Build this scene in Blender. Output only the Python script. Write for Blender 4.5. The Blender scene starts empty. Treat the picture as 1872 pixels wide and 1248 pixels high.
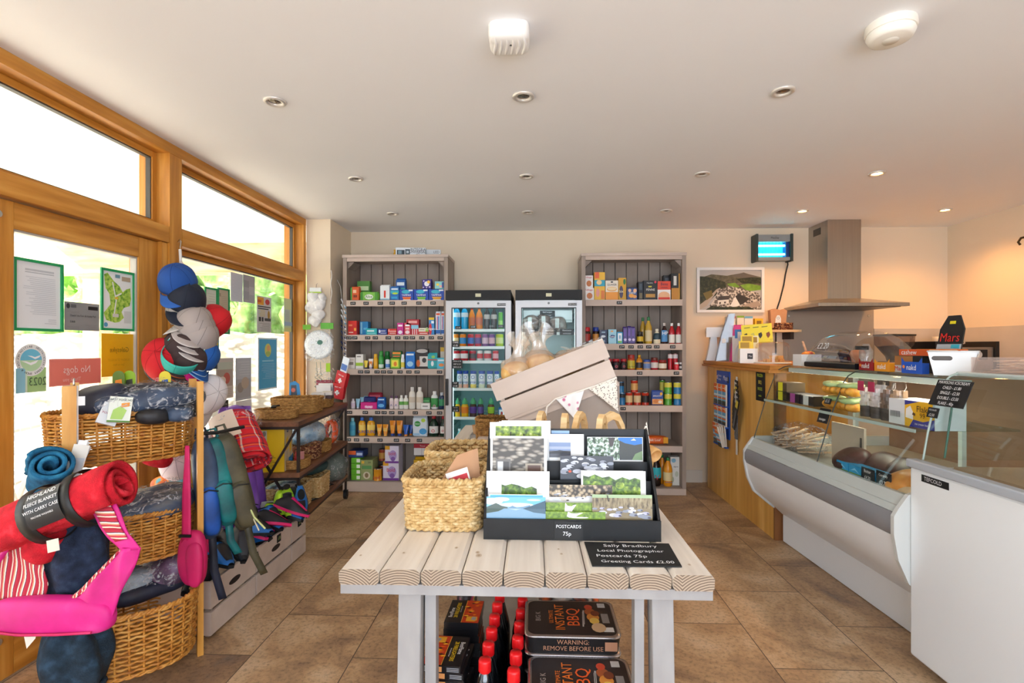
import bpy, math, random
from mathutils import Vector, Matrix, noise as mnoise
random.seed(7)
SC = bpy.context.scene
COL = SC.collection
PI = math.pi
R = math.radians

# ------------------------------------------------------------------ camera, light, exposure
YAW = math.atan(38.0 / 936.0)
cam = bpy.data.cameras.new('camera'); cam.lens = 18.0; cam.sensor_width = 36.0
cam.shift_y = 10.5 / 1872.0; cam.clip_start = 0.02
camo = bpy.data.objects.new('camera', cam); COL.objects.link(camo)
camo.location = (0, 0, 1.22); camo.rotation_euler = (R(90), 0, YAW)
SC.camera = camo
SC.view_settings.view_transform = 'Standard'; SC.view_settings.look = 'None'
SC.view_settings.gamma = 1.0; SC.view_settings.exposure = 0.42
SC.view_settings.use_curve_mapping = False

def lin(h):
    h = h.lstrip('#'); o = []
    for i in (0, 2, 4):
        c = int(h[i:i+2], 16) / 255.0
        o.append(c / 12.92 if c <= 0.04045 else ((c + 0.055) / 1.055) ** 2.4)
    return tuple(o)

w = bpy.data.worlds.new('sky'); SC.world = w; w.use_nodes = True
bg = w.node_tree.nodes['Background']
bg.inputs[0].default_value = (*lin('#e6f0ff'), 1); bg.inputs[1].default_value = 2.2

def lamp(name, kind, loc, rot, energy, color='#ffffff', size=1.0, size_y=None, spot=None, portal=False):
    l = bpy.data.lights.new(name, kind); l.energy = energy; l.color = lin(color)
    if kind == 'AREA':
        l.size = size
        if size_y: l.shape = 'RECTANGLE'; l.size_y = size_y
        if portal: l.cycles.is_portal = True
    elif kind == 'SUN': l.angle = R(1.0)
    else: l.shadow_soft_size = size
    if spot: l.spot_size = R(spot); l.spot_blend = 0.8
    o = bpy.data.objects.new(name, l); COL.objects.link(o); o.location = loc; o.rotation_euler = rot
    return o
sun = lamp('sun', 'SUN', (-8, 0, 8), (0, 0, 0), 15.0, '#fff4e4')
sun.rotation_euler = Vector((0.70, 0.36, -0.56)).to_track_quat('-Z', 'Y').to_euler()
# added fill lamp behind the camera, tilted up to brighten the ceiling
lamp('rear_fill_lamp', 'AREA', (0.6, -1.88, 1.35), (R(112), 0, 0), 72, '#e6f0ff', 3.6, 1.9)
lamp('portal_door', 'AREA', (-2.07, 1.0, 1.15), (0, R(-90), 0), 0, '#ffffff', 2.2, 3.1, portal=True)
lamp('portal_window', 'AREA', (-2.07, 3.45, 1.15), (0, R(-90), 0), 0, '#ffffff', 2.2, 1.5, portal=True)
# the lit downlights over the counter (fittings are built below)
for (x, y, e) in ((2.11, 3.23, 22), (2.11, 4.10, 26), (3.20, 4.11, 30)):
    lamp('downlight_lamp', 'SPOT', (x, y, 2.272), (0, 0, 0), e, '#ffb866', 0.035, spot=140)

# ------------------------------------------------------------------ materials
MATS = {}
def newmat(key):
    m = bpy.data.materials.new(key); m.use_nodes = True
    nt = m.node_tree; b = nt.nodes['Principled BSDF']
    return m, nt, b
def node(nt, t, **kw):
    n = nt.nodes.new(t)
    for k, v in kw.items():
        if k in n.inputs: n.inputs[k].default_value = v
        else: setattr(n, k, v)
    return n
def C(h, rough=0.5, metal=0.0, spec=None):
    k = ('C', h, rough, metal)
    if k in MATS: return MATS[k]
    m, nt, b = newmat('paint ' + h)
    b.inputs['Base Color'].default_value = (*lin(h), 1)
    b.inputs['Roughness'].default_value = rough; b.inputs['Metallic'].default_value = metal
    MATS[k] = m
    return m
def E(h, strength):
    k = ('E', h, strength)
    if k in MATS: return MATS[k]
    m, nt, b = newmat('lit ' + h)
    b.inputs['Base Color'].default_value = (*lin(h), 1)
    b.inputs['Emission Color'].default_value = (*lin(h), 1); b.inputs['Emission Strength'].default_value = strength
    MATS[k] = m
    return m
def ramp(nt, stops):
    r = nt.nodes.new('ShaderNodeValToRGB'); cr = r.color_ramp
    while len(cr.elements) < len(stops): cr.elements.new(0.5)
    for e, (p, h) in zip(cr.elements, stops):
        e.position = p; e.color = (*lin(h), 1)
    return r
def mapped(nt, scale=(1, 1, 1), rot=(0, 0, 0), coord='Object'):
    tc = nt.nodes.new('ShaderNodeTexCoord'); mp = nt.nodes.new('ShaderNodeMapping')
    mp.inputs['Scale'].default_value = scale; mp.inputs['Rotation'].default_value = rot
    nt.links.new(tc.outputs[coord], mp.inputs[0])
    return mp.outputs[0]
def NOISY(key, stops, scale=(10, 10, 10), detail=4, rough=0.6, bump=0.0, dist=0.0, metal=0.0, bscale=None):
    """colour ramp over noise: wood, stone, fabric, foliage"""
    if key in MATS: return MATS[key]
    m, nt, b = newmat(key); L = nt.links.new
    v = mapped(nt, scale)
    n = node(nt, 'ShaderNodeTexNoise', Scale=1.0, Detail=detail, Distortion=dist); L(v, n.inputs['Vector'])
    r = ramp(nt, stops); L(n.outputs[0], r.inputs[0]); L(r.outputs[0], b.inputs['Base Color'])
    b.inputs['Roughness'].default_value = rough; b.inputs['Metallic'].default_value = metal
    if bump:
        bp = node(nt, 'ShaderNodeBump', Strength=bump, Distance=0.01)
        if bscale:
            v2 = mapped(nt, bscale); n2 = node(nt, 'ShaderNodeTexNoise', Scale=1.0, Detail=3); L(v2, n2.inputs['Vector']); L(n2.outputs[0], bp.inputs['Height'])
        else: L(n.outputs[0], bp.inputs['Height'])
        L(bp.outputs[0], b.inputs['Normal'])
    MATS[key] = m
    return m
def CELLS(key, stops, scale=60, rough=0.5, feature='F1', stretch=(1, 1, 1), out='Distance'):
    """colour ramp over voronoi cells: stones, flocks, speckles"""
    if key in MATS: return MATS[key]
    m, nt, b = newmat(key); L = nt.links.new
    v = mapped(nt, stretch)
    n = node(nt, 'ShaderNodeTexVoronoi', Scale=scale, feature=feature); L(v, n.inputs['Vector'])
    r = ramp(nt, stops); L(n.outputs[out], r.inputs[0]); L(r.outputs[0], b.inputs['Base Color'])
    b.inputs['Roughness'].default_value = rough
    MATS[key] = m
    return m
def STRIPES(key, cols, period, axis=0, rough=0.8, coord='Object'):
    """hard stripes of the given colours along one axis"""
    if key in MATS: return MATS[key]
    m, nt, b = newmat(key); L = nt.links.new
    v = mapped(nt, (1, 1, 1), coord=coord); s = nt.nodes.new('ShaderNodeSeparateXYZ'); L(v, s.inputs[0])
    d = node(nt, 'ShaderNodeMath', operation='DIVIDE'); L(s.outputs[axis], d.inputs[0]); d.inputs[1].default_value = period
    f = node(nt, 'ShaderNodeMath', operation='FRACT'); L(d.outputs[0], f.inputs[0])
    r = ramp(nt, cols); r.color_ramp.interpolation = 'CONSTANT'
    L(f.outputs[0], r.inputs[0]); L(r.outputs[0], b.inputs['Base Color']); b.inputs['Roughness'].default_value = rough
    MATS[key] = m
    return m
def GLASS(key, tint='#ffffff', gloss=0.08, rough=0.0, body=0.0, bodycol='#ffffff'):
    """thin pane or film: see-through with a fresnel sheen, optional milky body"""
    if key in MATS: return MATS[key]
    m = bpy.data.materials.new(key); m.use_nodes = True; nt = m.node_tree; L = nt.links.new
    nt.nodes.clear()
    out = nt.nodes.new('ShaderNodeOutputMaterial')
    t = nt.nodes.new('ShaderNodeBsdfTransparent'); t.inputs[0].default_value = (*lin(tint), 1)
    g = nt.nodes.new('ShaderNodeBsdfGlossy'); g.inputs['Roughness'].default_value = rough
    lw = node(nt, 'ShaderNodeLayerWeight', Blend=0.25)
    mul = node(nt, 'ShaderNodeMath', operation='MULTIPLY_ADD'); L(lw.outputs['Fresnel'], mul.inputs[0])
    mul.inputs[1].default_value = 0.25; mul.inputs[2].default_value = gloss
    mx = nt.nodes.new('ShaderNodeMixShader'); L(mul.outputs[0], mx.inputs[0]); L(t.outputs[0], mx.inputs[1]); L(g.outputs[0], mx.inputs[2])
    last = mx.outputs[0]
    if body:
        d = nt.nodes.new('ShaderNodeBsdfDiffuse'); d.inputs[0].default_value = (*lin(bodycol), 1)
        m2 = nt.nodes.new('ShaderNodeMixShader'); m2.inputs[0].default_value = body
        L(last, m2.inputs[1]); L(d.outputs[0], m2.inputs[2]); last = m2.outputs[0]
    L(last, out.inputs[0]); MATS[key] = m
    return m
def FILM(key, amount=0.35, scale=40):
    """crumpled clear plastic: bright creases over see-through film"""
    if key in MATS: return MATS[key]
    m = bpy.data.materials.new(key); m.use_nodes = True; nt = m.node_tree; L = nt.links.new
    nt.nodes.clear()
    out = nt.nodes.new('ShaderNodeOutputMaterial')
    t = nt.nodes.new('ShaderNodeBsdfTransparent')
    b = node(nt, 'ShaderNodeBsdfPrincipled'); b.inputs['Base Color'].default_value = (0.85, 0.87, 0.9, 1); b.inputs['Roughness'].default_value = 0.15
    v = mapped(nt, (1, 1, 1)); n = node(nt, 'ShaderNodeTexNoise', Scale=scale, Detail=2, Distortion=3.5); L(v, n.inputs['Vector'])
    r = ramp(nt, [(0.50, '#1a1a1a'), (0.58, '#bbbbbb'), (0.66, '#ffffff')]); L(n.outputs[0], r.inputs[0])
    mul = node(nt, 'ShaderNodeMath', operation='MULTIPLY'); L(r.outputs[0], mul.inputs[0]); mul.inputs[1].default_value = amount
    bp = node(nt, 'ShaderNodeBump', Strength=0.6, Distance=0.02); L(n.outputs[0], bp.inputs['Height']); L(bp.outputs[0], b.inputs['Normal'])
    mx = nt.nodes.new('ShaderNodeMixShader'); L(mul.outputs[0], mx.inputs[0]); L(t.outputs[0], mx.inputs[1]); L(b.outputs[0], mx.inputs[2])
    L(mx.outputs[0], out.inputs[0]); MATS[key] = m
    return m

OAK = NOISY('oak', [(0.25, '#a8691f'), (0.5, '#c98732'), (0.7, '#dda04a')], (26, 2.2, 26), 5, 0.45, 0.05)
OAKV = NOISY('oak upright', [(0.25, '#a8691f'), (0.5, '#c98732'), (0.7, '#dda04a')], (26, 26, 2.2), 5, 0.45, 0.05)
TAUPE = NOISY('taupe painted board', [(0.3, '#96877b'), (0.6, '#a39488'), (0.8, '#ab9c90')], (9, 9, 3), 4, 0.6)
TAUPEX = NOISY('pale painted crate', [(0.3, '#c4b1a3'), (0.6, '#cfbcae'), (0.8, '#d6c5b8')], (3, 9, 9), 4, 0.6, 0.03)
PLANK = NOISY('limewashed plank', [(0.25, '#d6cabb'), (0.5, '#e3d8ca'), (0.75, '#ece3d7')], (40, 2.0, 40), 5, 0.6, 0.06)
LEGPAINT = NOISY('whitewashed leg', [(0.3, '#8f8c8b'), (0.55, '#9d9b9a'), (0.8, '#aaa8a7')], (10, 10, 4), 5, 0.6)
CHROME = C('#c8c8c8', 0.18, 1.0); STEEL = C('#b9b4ae', 0.28, 1.0)
WHITE = C('#f2f2f0', 0.4); BLACK = C('#141414', 0.5); CARD_BLACK = C('#17181a', 0.55)
CHALK = C('#171717', 0.8); INK = C('#f4f4f4', 0.7)
IRON = C('#3b302c', 0.45, 0.6)
PANE = GLASS('window pane', '#fcffff', 0.0)
CLEAR = GLASS('clear acrylic', '#fafafa', 0.05)
PLASTIC = FILM('clear plastic bag', 0.42, 22)

# ------------------------------------------------------------------ mesh builder
_TXT = {}
def text_geo(s, align='CENTER'):
    k = (s, align)
    if k not in _TXT:
        cu = bpy.data.curves.new('t', 'FONT'); cu.body = s; cu.align_x = align; cu.align_y = 'CENTER'; cu.resolution_u = 2
        o = bpy.data.objects.new('t', cu)
        me = o.to_mesh()
        _TXT[k] = ([v.co.copy() for v in me.vertices], [tuple(p.vertices) for p in me.polygons])
        o.to_mesh_clear(); bpy.data.objects.remove(o); bpy.data.curves.remove(cu)
    return _TXT[k]
class MB:
    def __init__(s): s.v = []; s.f = []; s.m = []; s.s = []; s.slots = []; s.M = Matrix()
    def mi(s, m):
        if m not in s.slots: s.slots.append(m)
        return s.slots.index(m)
    def add(s, vs, fs, m, smooth=False):
        b = len(s.v); k = s.mi(m); M = s.M
        s.v += [M @ Vector(v) for v in vs]
        for f in fs: s.f.append(tuple(i + b for i in f)); s.m.append(k); s.s.append(smooth)
        return s
    def quad(s, a, b, c, d, m): return s.add([a, b, c, d], [(0, 1, 2, 3)], m)
    def poly(s, pts, m): return s.add(pts, [tuple(range(len(pts)))], m)
    def box(s, x0, y0, z0, x1, y1, z1, m, front=None):
        v = [(x0,y0,z0),(x1,y0,z0),(x1,y1,z0),(x0,y1,z0),(x0,y0,z1),(x1,y0,z1),(x1,y1,z1),(x0,y1,z1)]
        s.add(v, [(0,3,2,1),(4,5,6,7),(1,2,6,5),(2,3,7,6),(3,0,4,7)], m)
        s.add([v[0], v[1], v[5], v[4]], [(0,1,2,3)], front or m)
        return s
    def cbox(s, c, d, m): return s.box(c[0]-d[0]/2, c[1]-d[1]/2, c[2]-d[2]/2, c[0]+d[0]/2, c[1]+d[1]/2, c[2]+d[2]/2, m)
    def bar(s, p, q, w, h, m):
        """square bar between two points"""
        p, q = Vector(p), Vector(q); d = (q - p).normalized()
        u = d.cross(Vector((0, 0, 1)));  u = Vector((1, 0, 0)) if u.length < 1e-4 else u.normalized()
        v = u.cross(d)
        a = [u*(-w/2)+v*(-h/2), u*(w/2)+v*(-h/2), u*(w/2)+v*(h/2), u*(-w/2)+v*(h/2)]
        return s.add([p+x for x in a] + [q+x for x in a], [(3,2,1,0),(4,5,6,7),(0,1,5,4),(1,2,6,5),(2,3,7,6),(3,0,4,7)], m)
    def cyl(s, p, q, r0, m, r1=None, n=16, caps=True, smooth=True):
        r1 = r0 if r1 is None else r1
        p, q = Vector(p), Vector(q); d = (q - p).normalized()
        u = d.orthogonal().normalized(); v = d.cross(u)
        ring = [(math.cos(2*PI*i/n), math.sin(2*PI*i/n)) for i in range(n)]
        A = [p + (u*a + v*b)*r0 for a, b in ring]; B = [q + (u*a + v*b)*r1 for a, b in ring]
        s.add(A + B, [(i, (i+1) % n, n+(i+1) % n, n+i) for i in range(n)], m, smooth)
        if caps: s.add(A, [tuple(range(n-1, -1, -1))], m); s.add(B, [tuple(range(n))], m)
        return s
    def lathe(s, prof, m, n=18, c=(0, 0, 0), sx=1.0, sy=1.0, smooth=True):
        """profile of (radius, height) spun about z"""
        vs = []; fs = []
        for r, z in prof:
            for i in range(n):
                a = 2*PI*i/n; vs.append((c[0]+r*sx*math.cos(a), c[1]+r*sy*math.sin(a), c[2]+z))
        for j in range(len(prof)-1):
            for i in range(n):
                k = (i+1) % n; fs.append((j*n+i, j*n+k, (j+1)*n+k, (j+1)*n+i))
        s.add(vs, fs, m, smooth)
        if prof[0][0] > 1e-5: s.add(vs[:n], [tuple(range(n-1, -1, -1))], m)
        if prof[-1][0] > 1e-5: s.add(vs[-n:], [tuple(range(n))], m)
        return s
    def tube(s, pts, r, m, n=8, closed=False, caps=True):
        P = [Vector(p) for p in pts]; N = len(P); vs = []; fs = []; u = None
        rr = r if isinstance(r, (list, tuple)) else [r]*N
        for i in range(N):
            if closed: d = P[(i+1) % N] - P[i-1]
            else: d = P[min(i+1, N-1)] - P[max(i-1, 0)]
            d = d.normalized() if d.length > 1e-9 else Vector((0, 0, 1))
            if u is None: u = d.orthogonal().normalized()
            else:
                u = u - d*u.dot(d); u = u.normalized() if u.length > 1e-6 else d.orthogonal().normalized()
            v = d.cross(u)
            for k in range(n):
                a = 2*PI*k/n; vs.append(P[i] + (u*math.cos(a) + v*math.sin(a))*rr[i])
        for i in range(N if closed else N-1):
            j = (i+1) % N
            for k in range(n): fs.append((i*n+k, i*n+(k+1) % n, j*n+(k+1) % n, j*n+k))
        s.add(vs, fs, m, True)
        if caps and not closed: s.add(vs[:n], [tuple(range(n-1, -1, -1))], m); s.add(vs[-n:], [tuple(range(n))], m)
        return s
    def prism(s, poly, y0, y1, m, axis='y', endm=None):
        """2-d outline extruded; axis y: outline is (x,z); axis x: outline is (y,z); axis z: outline is (x,y)"""
        def P(a, b, t): return (a, t, b) if axis == 'y' else ((t, a, b) if axis == 'x' else (a, b, t))
        n = len(poly); A = [P(a, b, y0) for a, b in poly]; B = [P(a, b, y1) for a, b in poly]
        s.add(A + B, [(i, (i+1) % n, n+(i+1) % n, n+i) for i in range(n)], m)
        s.add(A, [tuple(range(n))], endm or m); s.add(B, [tuple(range(n-1, -1, -1))], endm or m)
        return s
    def blob(s, c, r, m, p=2.0, amp=0.0, freq=8.0, nu=24, nv=14, seed=0.0, flat=None):
        """soft super-ellipsoid with noise folds"""
        def sp(x): return math.copysign(abs(x)**(2.0/p), x)
        vs = []; fs = []
        for j in range(nv+1):
            ph = -PI/2 + PI*j/nv
            for i in range(nu):
                th = 2*PI*i/nu
                x = sp(math.cos(ph))*sp(math.cos(th)); y = sp(math.cos(ph))*sp(math.sin(th)); z = sp(math.sin(ph))
                q = Vector((x*r[0], y*r[1], z*r[2]))
                k = 1.0 + amp*mnoise.noise(q*freq + Vector((seed, seed*1.7, seed*.3)))
                q = q*k
                if flat is not None and q.z < flat: q.z = flat
                vs.append((c[0]+q.x, c[1]+q.y, c[2]+q.z))
        for j in range(nv):
            for i in range(nu):
                k = (i+1) % nu; fs.append((j*nu+i, j*nu+k, (j+1)*nu+k, (j+1)*nu+i))
        return s.add(vs, fs, m, True)
    def surf(s, fn, nu, nv, m, smooth=True, two=0.0):
        """grid surface fn(u,v) with u,v in 0..1; two gives it a thickness along the normal-ish z"""
        vs = [fn(i/nu, j/nv) for j in range(nv+1) for i in range(nu+1)]
        fs = [(j*(nu+1)+i, j*(nu+1)+i+1, (j+1)*(nu+1)+i+1, (j+1)*(nu+1)+i) for j in range(nv) for i in range(nu)]
        return s.add(vs, fs, m, smooth)
    def text(s, t, size, m, at=(0, 0, 0), rot=(PI/2, 0, 0), align='CENTER', sx=1.0):
        vs, fs = text_geo(t, align)
        T = Matrix.Translation(Vector(at)) @ (rot if isinstance(rot, Matrix) else Matrix.Rotation(rot[2], 4, 'Z') @ Matrix.Rotation(rot[1], 4, 'Y') @ Matrix.Rotation(rot[0], 4, 'X'))
        return s.add([T @ Vector((v.x*size*sx, v.y*size, 0.0)) for v in vs], fs, m)
    def build(s, name, parent=None, loc=None, rot=None, bevel=0.0, seg=2, solid=0.0, sub=0):
        me = bpy.data.meshes.new(name)
        me.from_pydata([tuple(v) for v in s.v], [], s.f)
        for m in s.slots: me.materials.append(m)
        me.polygons.foreach_set('material_index', s.m); me.polygons.foreach_set('use_smooth', s.s)
        me.update()
        o = bpy.data.objects.new(name, me); COL.objects.link(o)
        if loc is not None: o.location = loc
        if rot is not None: o.rotation_euler = rot
        if parent is not None: o.parent = parent
        if solid:
            md = o.modifiers.new('thickness', 'SOLIDIFY'); md.thickness = solid; md.offset = 0
        if bevel:
            md = o.modifiers.new('bevel', 'BEVEL'); md.width = bevel; md.segments = seg; md.limit_method = 'ANGLE'; md.angle_limit = R(40)
        if sub:
            md = o.modifiers.new('subsurf', 'SUBSURF'); md.levels = sub; md.render_levels = sub
        return o
def tag(o, label, cat, group=None):
    o['label'] = label; o['category'] = cat
    if group: o['group'] = group
    return o
def empty(name, label, cat, loc=(0, 0, 0), rz=0.0, group=None):
    o = bpy.data.objects.new(name, None); COL.objects.link(o); o.location = loc; o.rotation_euler = (0, 0, rz); o.empty_display_size = 0.05
    return tag(o, label, cat, group)
def struct(o, label=None):
    o['kind'] = 'structure'
    if label: o['label'] = label
    return o
def dup(o, loc, rot=None, label=None, group=None):
    c = o.copy(); COL.objects.link(c); c.location = loc
    if rot is not None: c.rotation_euler = rot
    if label: c['label'] = label
    if group: c['group'] = group
    def kids(a, b):
        for ch in list(a.children):
            d = ch.copy(); COL.objects.link(d); d.parent = b; d.matrix_parent_inverse = ch.matrix_parent_inverse.copy(); kids(ch, d)
    kids(o, c)
    return c
# ------------------------------------------------------------------ the room shell
XL, XR, YB, YF, ZC = -1.895, 3.68, 4.70, -2.0, 2.29
def floor_mat():
    m, nt, b = newmat('slate effect tiles'); L = nt.links.new
    tc = nt.nodes.new('ShaderNodeTexCoord'); sp = nt.nodes.new('ShaderNodeSeparateXYZ'); L(tc.outputs['Object'], sp.inputs[0])
    cb = nt.nodes.new('ShaderNodeCombineXYZ')
    ax = node(nt, 'ShaderNodeMath', operation='ADD'); L(sp.outputs[1], ax.inputs[0]); ax.inputs[1].default_value = 20*0.622 - 1.985
    ay = node(nt, 'ShaderNodeMath', operation='ADD'); L(sp.outputs[0], ay.inputs[0]); ay.inputs[1].default_value = 1.115 + 20*0.4065
    L(ax.outputs[0], cb.inputs[0]); L(ay.outputs[0], cb.inputs[1])
    br = node(nt, 'ShaderNodeTexBrick'); L(cb.outputs[0], br.inputs['Vector'])
    br.offset = 0.5; br.offset_frequency = 2
    for k, v in (('Scale', 1.0), ('Mortar Size', 0.0022), ('Mortar Smooth', 0.3), ('Bias', 0.0), ('Brick Width', 0.622), ('Row Height', 0.4065)): br.inputs[k].default_value = v
    br.inputs['Color1'].default_value = (0.0, 0.0, 0.0, 1); br.inputs['Color2'].default_value = (1, 1, 1, 1)
    # every tile gets its own offset into the stone pattern
    vm = node(nt, 'ShaderNodeVectorMath', operation='MULTIPLY_ADD'); L(br.outputs['Color'], vm.inputs[0]); vm.inputs[1].default_value = (7.3, 4.1, 0); L(tc.outputs['Object'], vm.inputs[2])
    n1 = node(nt, 'ShaderNodeTexNoise', Scale=2.6, Detail=7, Roughness=0.62, Distortion=0.9); L(vm.outputs[0], n1.inputs['Vector'])
    r1 = ramp(nt, [(0.24, '#6f665d'), (0.36, '#957559'), (0.5, '#bd9870'), (0.62, '#cfae88'), (0.78, '#dcc5a8')]); L(n1.outputs[0], r1.inputs[0])
    n2 = node(nt, 'ShaderNodeTexNoise', Scale=60, Detail=5, Roughness=0.7); L(vm.outputs[0], n2.inputs['Vector'])
    r2 = ramp(nt, [(0.33, '#7c7c7c'), (0.52, '#ffffff')]); L(n2.outputs[0], r2.inputs[0])
    mx = node(nt, 'ShaderNodeMixRGB', blend_type='MULTIPLY'); mx.inputs[0].default_value = 0.55; L(r1.outputs[0], mx.inputs[1]); L(r2.outputs[0], mx.inputs[2])
    mm = node(nt, 'ShaderNodeMixRGB'); L(br.outputs['Fac'], mm.inputs[0]); L(mx.outputs[0], mm.inputs[1]); mm.inputs[2].default_value = (*lin('#4a3a2c'), 1)
    L(mm.outputs[0], b.inputs['Base Color'])
    rr = node(nt, 'ShaderNodeMath', operation='MULTIPLY_ADD'); L(n1.outputs[0], rr.inputs[0]); rr.inputs[1].default_value = 0.3; rr.inputs[2].default_value = 0.3; L(rr.outputs[0], b.inputs['Roughness'])
    bp = node(nt, 'ShaderNodeBump', Strength=0.25, Distance=0.01); L(n1.outputs[0], bp.inputs['Height']); L(bp.outputs[0], b.inputs['Normal'])
    return m
def paint(key, h, var=0.03):
    c = [max(0, min(255, int(int(h[i:i+2], 16)*(1+s)))) for s in (-var, var) for i in (1, 3, 5)]
    return NOISY(key, [(0.3, '#%02x%02x%02x' % tuple(c[:3])), (0.7, '#%02x%02x%02x' % tuple(c[3:]))], (1.2, 1.2, 1.2), 3, 0.75)
WALL = paint('cream wall paint', '#ecdac0', 0.012); CEIL = paint('white ceiling paint', '#f4f4f6', 0.008)
struct(MB().box(-2.06, YF-.1, -0.1, XR+.1, YB+.1, 0, floor_mat()).build('floor'))
struct(MB().box(-2.06, YF-.1, ZC, XR+.1, YB+.1, ZC+.1, CEIL).build('ceiling'))
struct(MB().box(-2.06, YB, 0, XR+.1, YB+.1, ZC, WALL).build('wall_back'))
struct(MB().box(XR, YF-.1, 0, XR+.1, YB, ZC, WALL).build('wall_right'))
rw = MB()
rw.box(-2.06, YF-.1, 0, XR, YF, 0.35, WALL).box(-2.06, YF-.1, 2.25, XR, YF, ZC, WALL).box(-2.06, YF-.1, .35, -1.3, YF, 2.25, WALL).box(2.5, YF-.1, .35, XR, YF, 2.25, WALL)
struct(rw.build('wall_front'))
wf = struct(MB().box(-1.3, YF-.08, .35, -1.24, YF-.02, 2.25, OAKV).box(2.44, YF-.08, .35, 2.5, YF-.02, 2.25, OAKV).box(-1.24, YF-.08, .35, 2.44, YF-.02, .41, OAK).box(-1.24, YF-.08, 2.19, 2.44, YF-.02, 2.25, OAK).build('added_rear_window'))  # unseen window, added to give the rear fill lamp a source
MB().box(-1.24, YF-.055, .41, 2.44, YF-.05, 2.19, PANE).build('pane', wf)
struct(MB().box(-1.895, 4.215, 0, -1.69, YB, ZC, WALL).build('pillar_1'))
struct(MB().box(-1.69, YB-.015, 0, 1.53, YB, .11, C('#e6dccd', 0.5)).build('baseboard_back'))
# glazed wall on the left: oak posts and rails
XO = -2.06
def oak(name, y0, z0, y1, z1, x0=XO, x1=XL, up=False):
    return struct(MB().box(x0, y0, z0, x1, y1, z1, OAKV if up else OAK).build(name, bevel=0.003))
oak('trim_1', YF, 2.235, 4.215, 2.29)                    # head beam
oak('trim_2', 2.60, 0, 2.695, 2.235, up=True)            # main post
oak('trim_3', 4.165, 0, 4.213, 2.235, up=True)           # end post
oak('trim_4', YF, 1.765, 2.598, 1.85)                    # transom over the doors
oak('trim_5', 2.697, 1.765, 4.163, 1.85)                 # transom over the window
oak('trim_6', 2.555, 0.0, 2.598, 1.763, XO, -1.905, True)  # door jamb
oak('trim_7', 2.697, 0.0, 4.163, 0.12)                   # sill rail
oak('trim_8', 1.0, 1.85, 1.05, 2.235, up=True) ; oak('trim_9', -0.6, 0.0, -0.52, 1.763, up=True)
oak('trim_10', YF, 0, -1.92, 2.235, up=True)
def light_window(name, y0, z0, y1, z1, x=-1.985):
    t = 0.028
    m = MB()
    for a in ((y0, z0, y0+t, z1), (y1-t, z0, y1, z1)): m.box(x-.02, a[0], a[1], x+.02, a[2], a[3], OAKV)
    for a in ((y0+t, z0, y1-t, z0+t), (y0+t, z1-t, y1-t, z1)): m.box(x-.02, a[0], a[1], x+.02, a[2], a[3], OAK)
    f = struct(m.build(name))
    sm = MB(); g = 0.006
    for a in ((y0+t, z0+t, y0+t+g, z1-t), (y1-t-g, z0+t, y1-t, z1-t), (y0+t+g, z0+t, y1-t-g, z0+t+g), (y0+t+g, z1-t-g, y1-t-g, z1-t)): sm.box(x-.012, a[0], a[1], x+.012, a[2], a[3], C('#4a4640', 0.5))
    sm.build('glazing_seal', f)
    MB().box(x-.004, y0+t, z0+t, x+.004, y1-t, z1-t, PANE).build('pane', f)
    return f
light_window('window_1', 1.052, 1.852, 2.598, 2.233)
light_window('window_2', 2.697, 1.852, 4.163, 2.233)
light_window('window_3', 2.697, 0.122, 4.163, 1.763)
light_window('window_5', -1.918, 1.852, 0.998, 2.233)
light_window('window_6', -1.918, 0.05, -0.602, 1.763)
def door(name, y0, y1, hinge):
    x0, x1 = -1.975, -1.925; st = 0.125
    m = MB(); m.box(x0, y0, .01, x1, y0+st, 1.76, OAKV).box(x0, y1-st, .01, x1, y1, 1.76, OAKV)
    m.box(x0, y0+st, 1.66, x1, y1-st, 1.76, OAK).box(x0, y0+st, .01, x1, y1-st, .2, OAK)
    d = struct(m.build(name, bevel=0.003))
    s = MB(); g = .008
    for a in ((y0+st, .2, y0+st+g, 1.66), (y1-st-g, .2, y1-st, 1.66), (y0+st+g, 1.652, y1-st-g, 1.66), (y0+st+g, .2, y1-st-g, .208)): s.box(x0+.012, a[0], a[1], x1-.008, a[2], a[3], C('#b9b2a6', 0.4))
    s.build('glazing_bead', d)
    MB().box(-1.954, y0+st, .2, -1.948, y1-st, 1.66, PANE).build('pane', d)
    h = MB(); yh = y0+.06 if hinge else y1-.06
    for z in (.16, 1.70): h.cyl((x1, yh, z), (x1+.012, yh, z), .013, C('#c9c9c4', 0.3, 0.8), n=14)
    h.build('bolt_cover', d)
    return d
door('door_1', 1.70, 2.553, True)
door('door_2', 0.84, 1.695, False)
door('door_3', -0.518, 0.835, True)
# splash panels behind the cooking area
sp = MB().box(2.25, YB-.012, 0.9, 3.035, YB-.002, 1.555, C('#a3978a', 0.12))
tag(sp.build('splashback'), 'grey glossy splashback panel under the steel hood', 'splashback')
for o in bpy.data.objects:
    if o.name == 'splashback':
        for (x, z) in ((2.29, 1.50), (2.99, 1.50)): MB().cyl((x, YB-.012, z), (x, YB-.02, z), .01, CHROME, n=12).build('screw_cap', o)
WSC = NOISY('pale wall cladding', [(0.3, '#c6bcb0'), (0.7, '#d2c8bd')], (3, 3, 3), 3, 0.35)
struct(MB().box(3.04, YB-.012, 0.9, XR-.002, YB-.002, 1.385, WSC).build('trim_11'))
struct(MB().box(XR-.012, 1.2, 0.9, XR-.002, YB-.014, 1.385, WSC).build('trim_12'))
tag(MB().tube([(3.665, 3.95, 2.04), (3.62, 3.95, 2.03), (3.60, 3.95, 2.0), (3.615, 3.95, 1.98)], .008, C('#4a3518', 0.4, 0.7)).build('coat_hook'), 'small dark metal hook high on the right wall', 'hook')

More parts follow.
